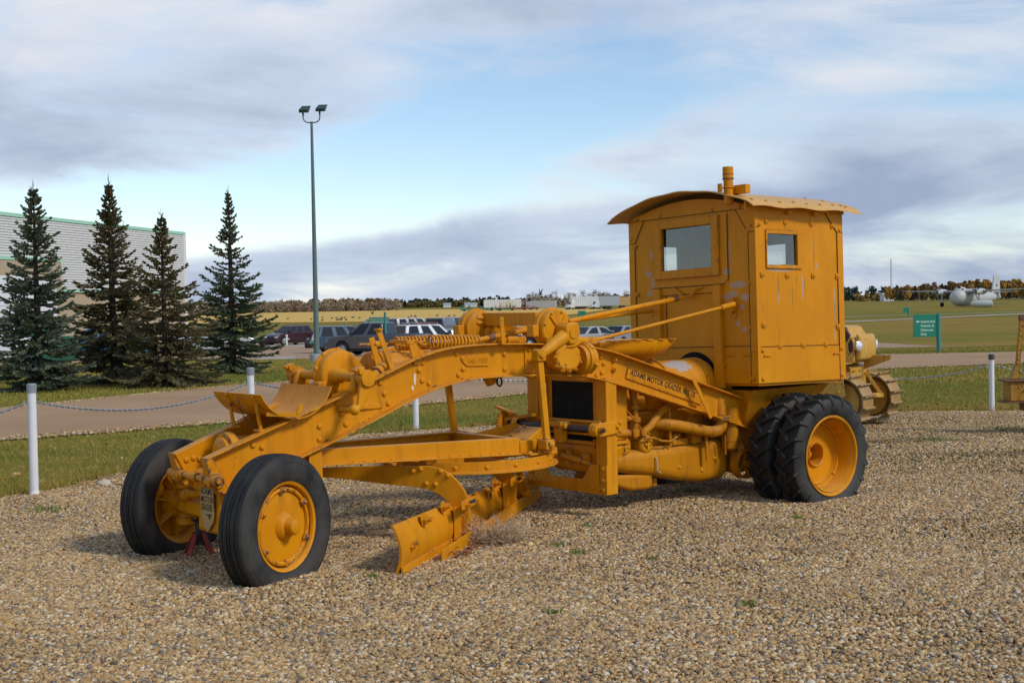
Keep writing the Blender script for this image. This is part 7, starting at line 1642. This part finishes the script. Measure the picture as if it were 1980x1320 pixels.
# left treeline (poplars, brown), d ~ 700
wood('far_wood', [(px(360, 690), px(770, 690), 670, 710, 150, 3.6, 6.2), (px(-60, 690), px(360, 690), 680, 720, 110, 4.5, 7)], 'bare', 'bare', 'leafless grey brown wood along the left horizon', 1, 80, .75)
wood('far_wood', [(px(360, 700), px(560, 700), 690, 715, 40, 3.5, 6.0), (px(600, 700), px(760, 700), 690, 715, 42, 4.0, 6.6)], 'rust', 'aut', 'rust brown trees in the left treeline', 2, 60, .8)
wood('far_wood', [(px(380, 700), px(780, 700), 700, 730, 46, 4, 6.4)], 'olive', 'aut', 'olive green trees in the left treeline', 3, 60, .8)
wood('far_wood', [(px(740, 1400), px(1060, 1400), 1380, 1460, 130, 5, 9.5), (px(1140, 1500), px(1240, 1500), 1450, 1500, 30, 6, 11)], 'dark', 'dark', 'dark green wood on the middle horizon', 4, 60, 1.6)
wood('far_wood', [(px(740, 1380), px(1240, 1380), 1360, 1400, 150, 4, 7)], 'olive', 'aut', 'low olive scrub on the middle horizon', 5, 40, 1.6)
wood('far_wood', [(px(1010, 760), px(1230, 760), 740, 800, 36, 5.5, 9.5)], 'bare', 'bare', 'pale leafless poplars behind the far lorries', 6, 70, .7)
wood('far_wood', [(px(1000, 800), px(1240, 800), 790, 850, 60, 3, 4.6)], 'bare', 'aut', 'brown hedge behind the far lorries', 7, 40, 1.0)
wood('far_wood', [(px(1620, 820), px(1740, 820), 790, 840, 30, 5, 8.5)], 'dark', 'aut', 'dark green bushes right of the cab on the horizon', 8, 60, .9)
wood('far_wood', [(px(1640, 700), px(2060, 700), 690, 720, 60, 2.0, 3.4)], 'olive', 'aut', 'low olive shrubs along the foot of the autumn stand', 9, 40, .7)
wood('far_wood', [(px(1620, 780), px(1710, 780), 700, 740, 12, 2.5, 4.5)], 'aut', 'aut', 'low orange scrub right of the cab', 10, 50, .7)
wood('far_wood', [(px(1230, 800), px(1650, 800), 790, 850, 70, 3.5, 7.0), (px(2040, 640), px(3000, 640), 600, 700, 110, 4, 7.5), (px(-900, 700), px(-60, 700), 680, 730, 90, 4, 7)], 'olive', 'aut', 'olive brown wood continuing along the horizon', 12, 60, .9)
# the autumn stand: single trees
TRK = simple('aspen_bark', (.28, .25, .20), .9)
protos = {}
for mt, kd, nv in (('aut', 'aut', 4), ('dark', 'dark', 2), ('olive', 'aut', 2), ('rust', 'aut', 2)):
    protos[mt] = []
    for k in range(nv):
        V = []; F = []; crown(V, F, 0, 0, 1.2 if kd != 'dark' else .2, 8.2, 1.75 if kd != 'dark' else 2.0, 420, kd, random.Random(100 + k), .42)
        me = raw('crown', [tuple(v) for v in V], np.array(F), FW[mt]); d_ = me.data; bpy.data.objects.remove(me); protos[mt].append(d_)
_m = MB(); _m.cyl((0, 0, -.2), (0, 0, 5.5), .16, .05, n=6); TRM = _m.mesh('trunk', TRK)
labs = {'aut': ('autumn_aspen', 'golden autumn aspen in the stand behind the aeroplane', 'golden aspens on the right horizon'), 'dark': ('dark_spruce', 'dark conifer among the golden aspens on the right horizon', 'dark conifers in the autumn stand'), 'olive': ('olive_poplar', 'olive green poplar in the stand behind the aeroplane', 'green poplars in the autumn stand'), 'rust': ('rusty_poplar', 'rust coloured poplar in the stand behind the aeroplane', 'rusty poplars in the autumn stand')}
r4 = random.Random(31)
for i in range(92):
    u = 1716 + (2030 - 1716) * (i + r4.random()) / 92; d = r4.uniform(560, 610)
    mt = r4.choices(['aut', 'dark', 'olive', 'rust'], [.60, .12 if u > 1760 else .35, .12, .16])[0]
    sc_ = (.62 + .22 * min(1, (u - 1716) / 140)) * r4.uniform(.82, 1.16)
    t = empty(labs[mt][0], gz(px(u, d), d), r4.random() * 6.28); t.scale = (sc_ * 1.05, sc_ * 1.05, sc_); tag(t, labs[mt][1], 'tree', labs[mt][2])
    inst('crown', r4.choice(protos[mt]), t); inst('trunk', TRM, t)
# far houses
for i, (u, d, w, lab) in enumerate(((754, 1300, 9, 'tiny far white house at the left of the dark wood'), (866, 1310, 7, 'tiny far white house in the middle of the dark wood'), (912, 1320, 12, 'long far white roof above the trailers'), (1716, 690, 5, 'small far farm building below the autumn trees'))):
    hsz = empty('far_house', gz(px(u, d), d)); tag(hsz, lab, 'house'); m = MB(); m.box(-w / 2, w / 2, -4, 4, 0, 2.6); m.build('wall', TW, hsz); m = MB(); m.prism([(-4.3, 2.6), (4.3, 2.6), (0, 4.2)], 'x', -w / 2 - .2, w / 2 + .2); m.build('roof', TS, hsz)
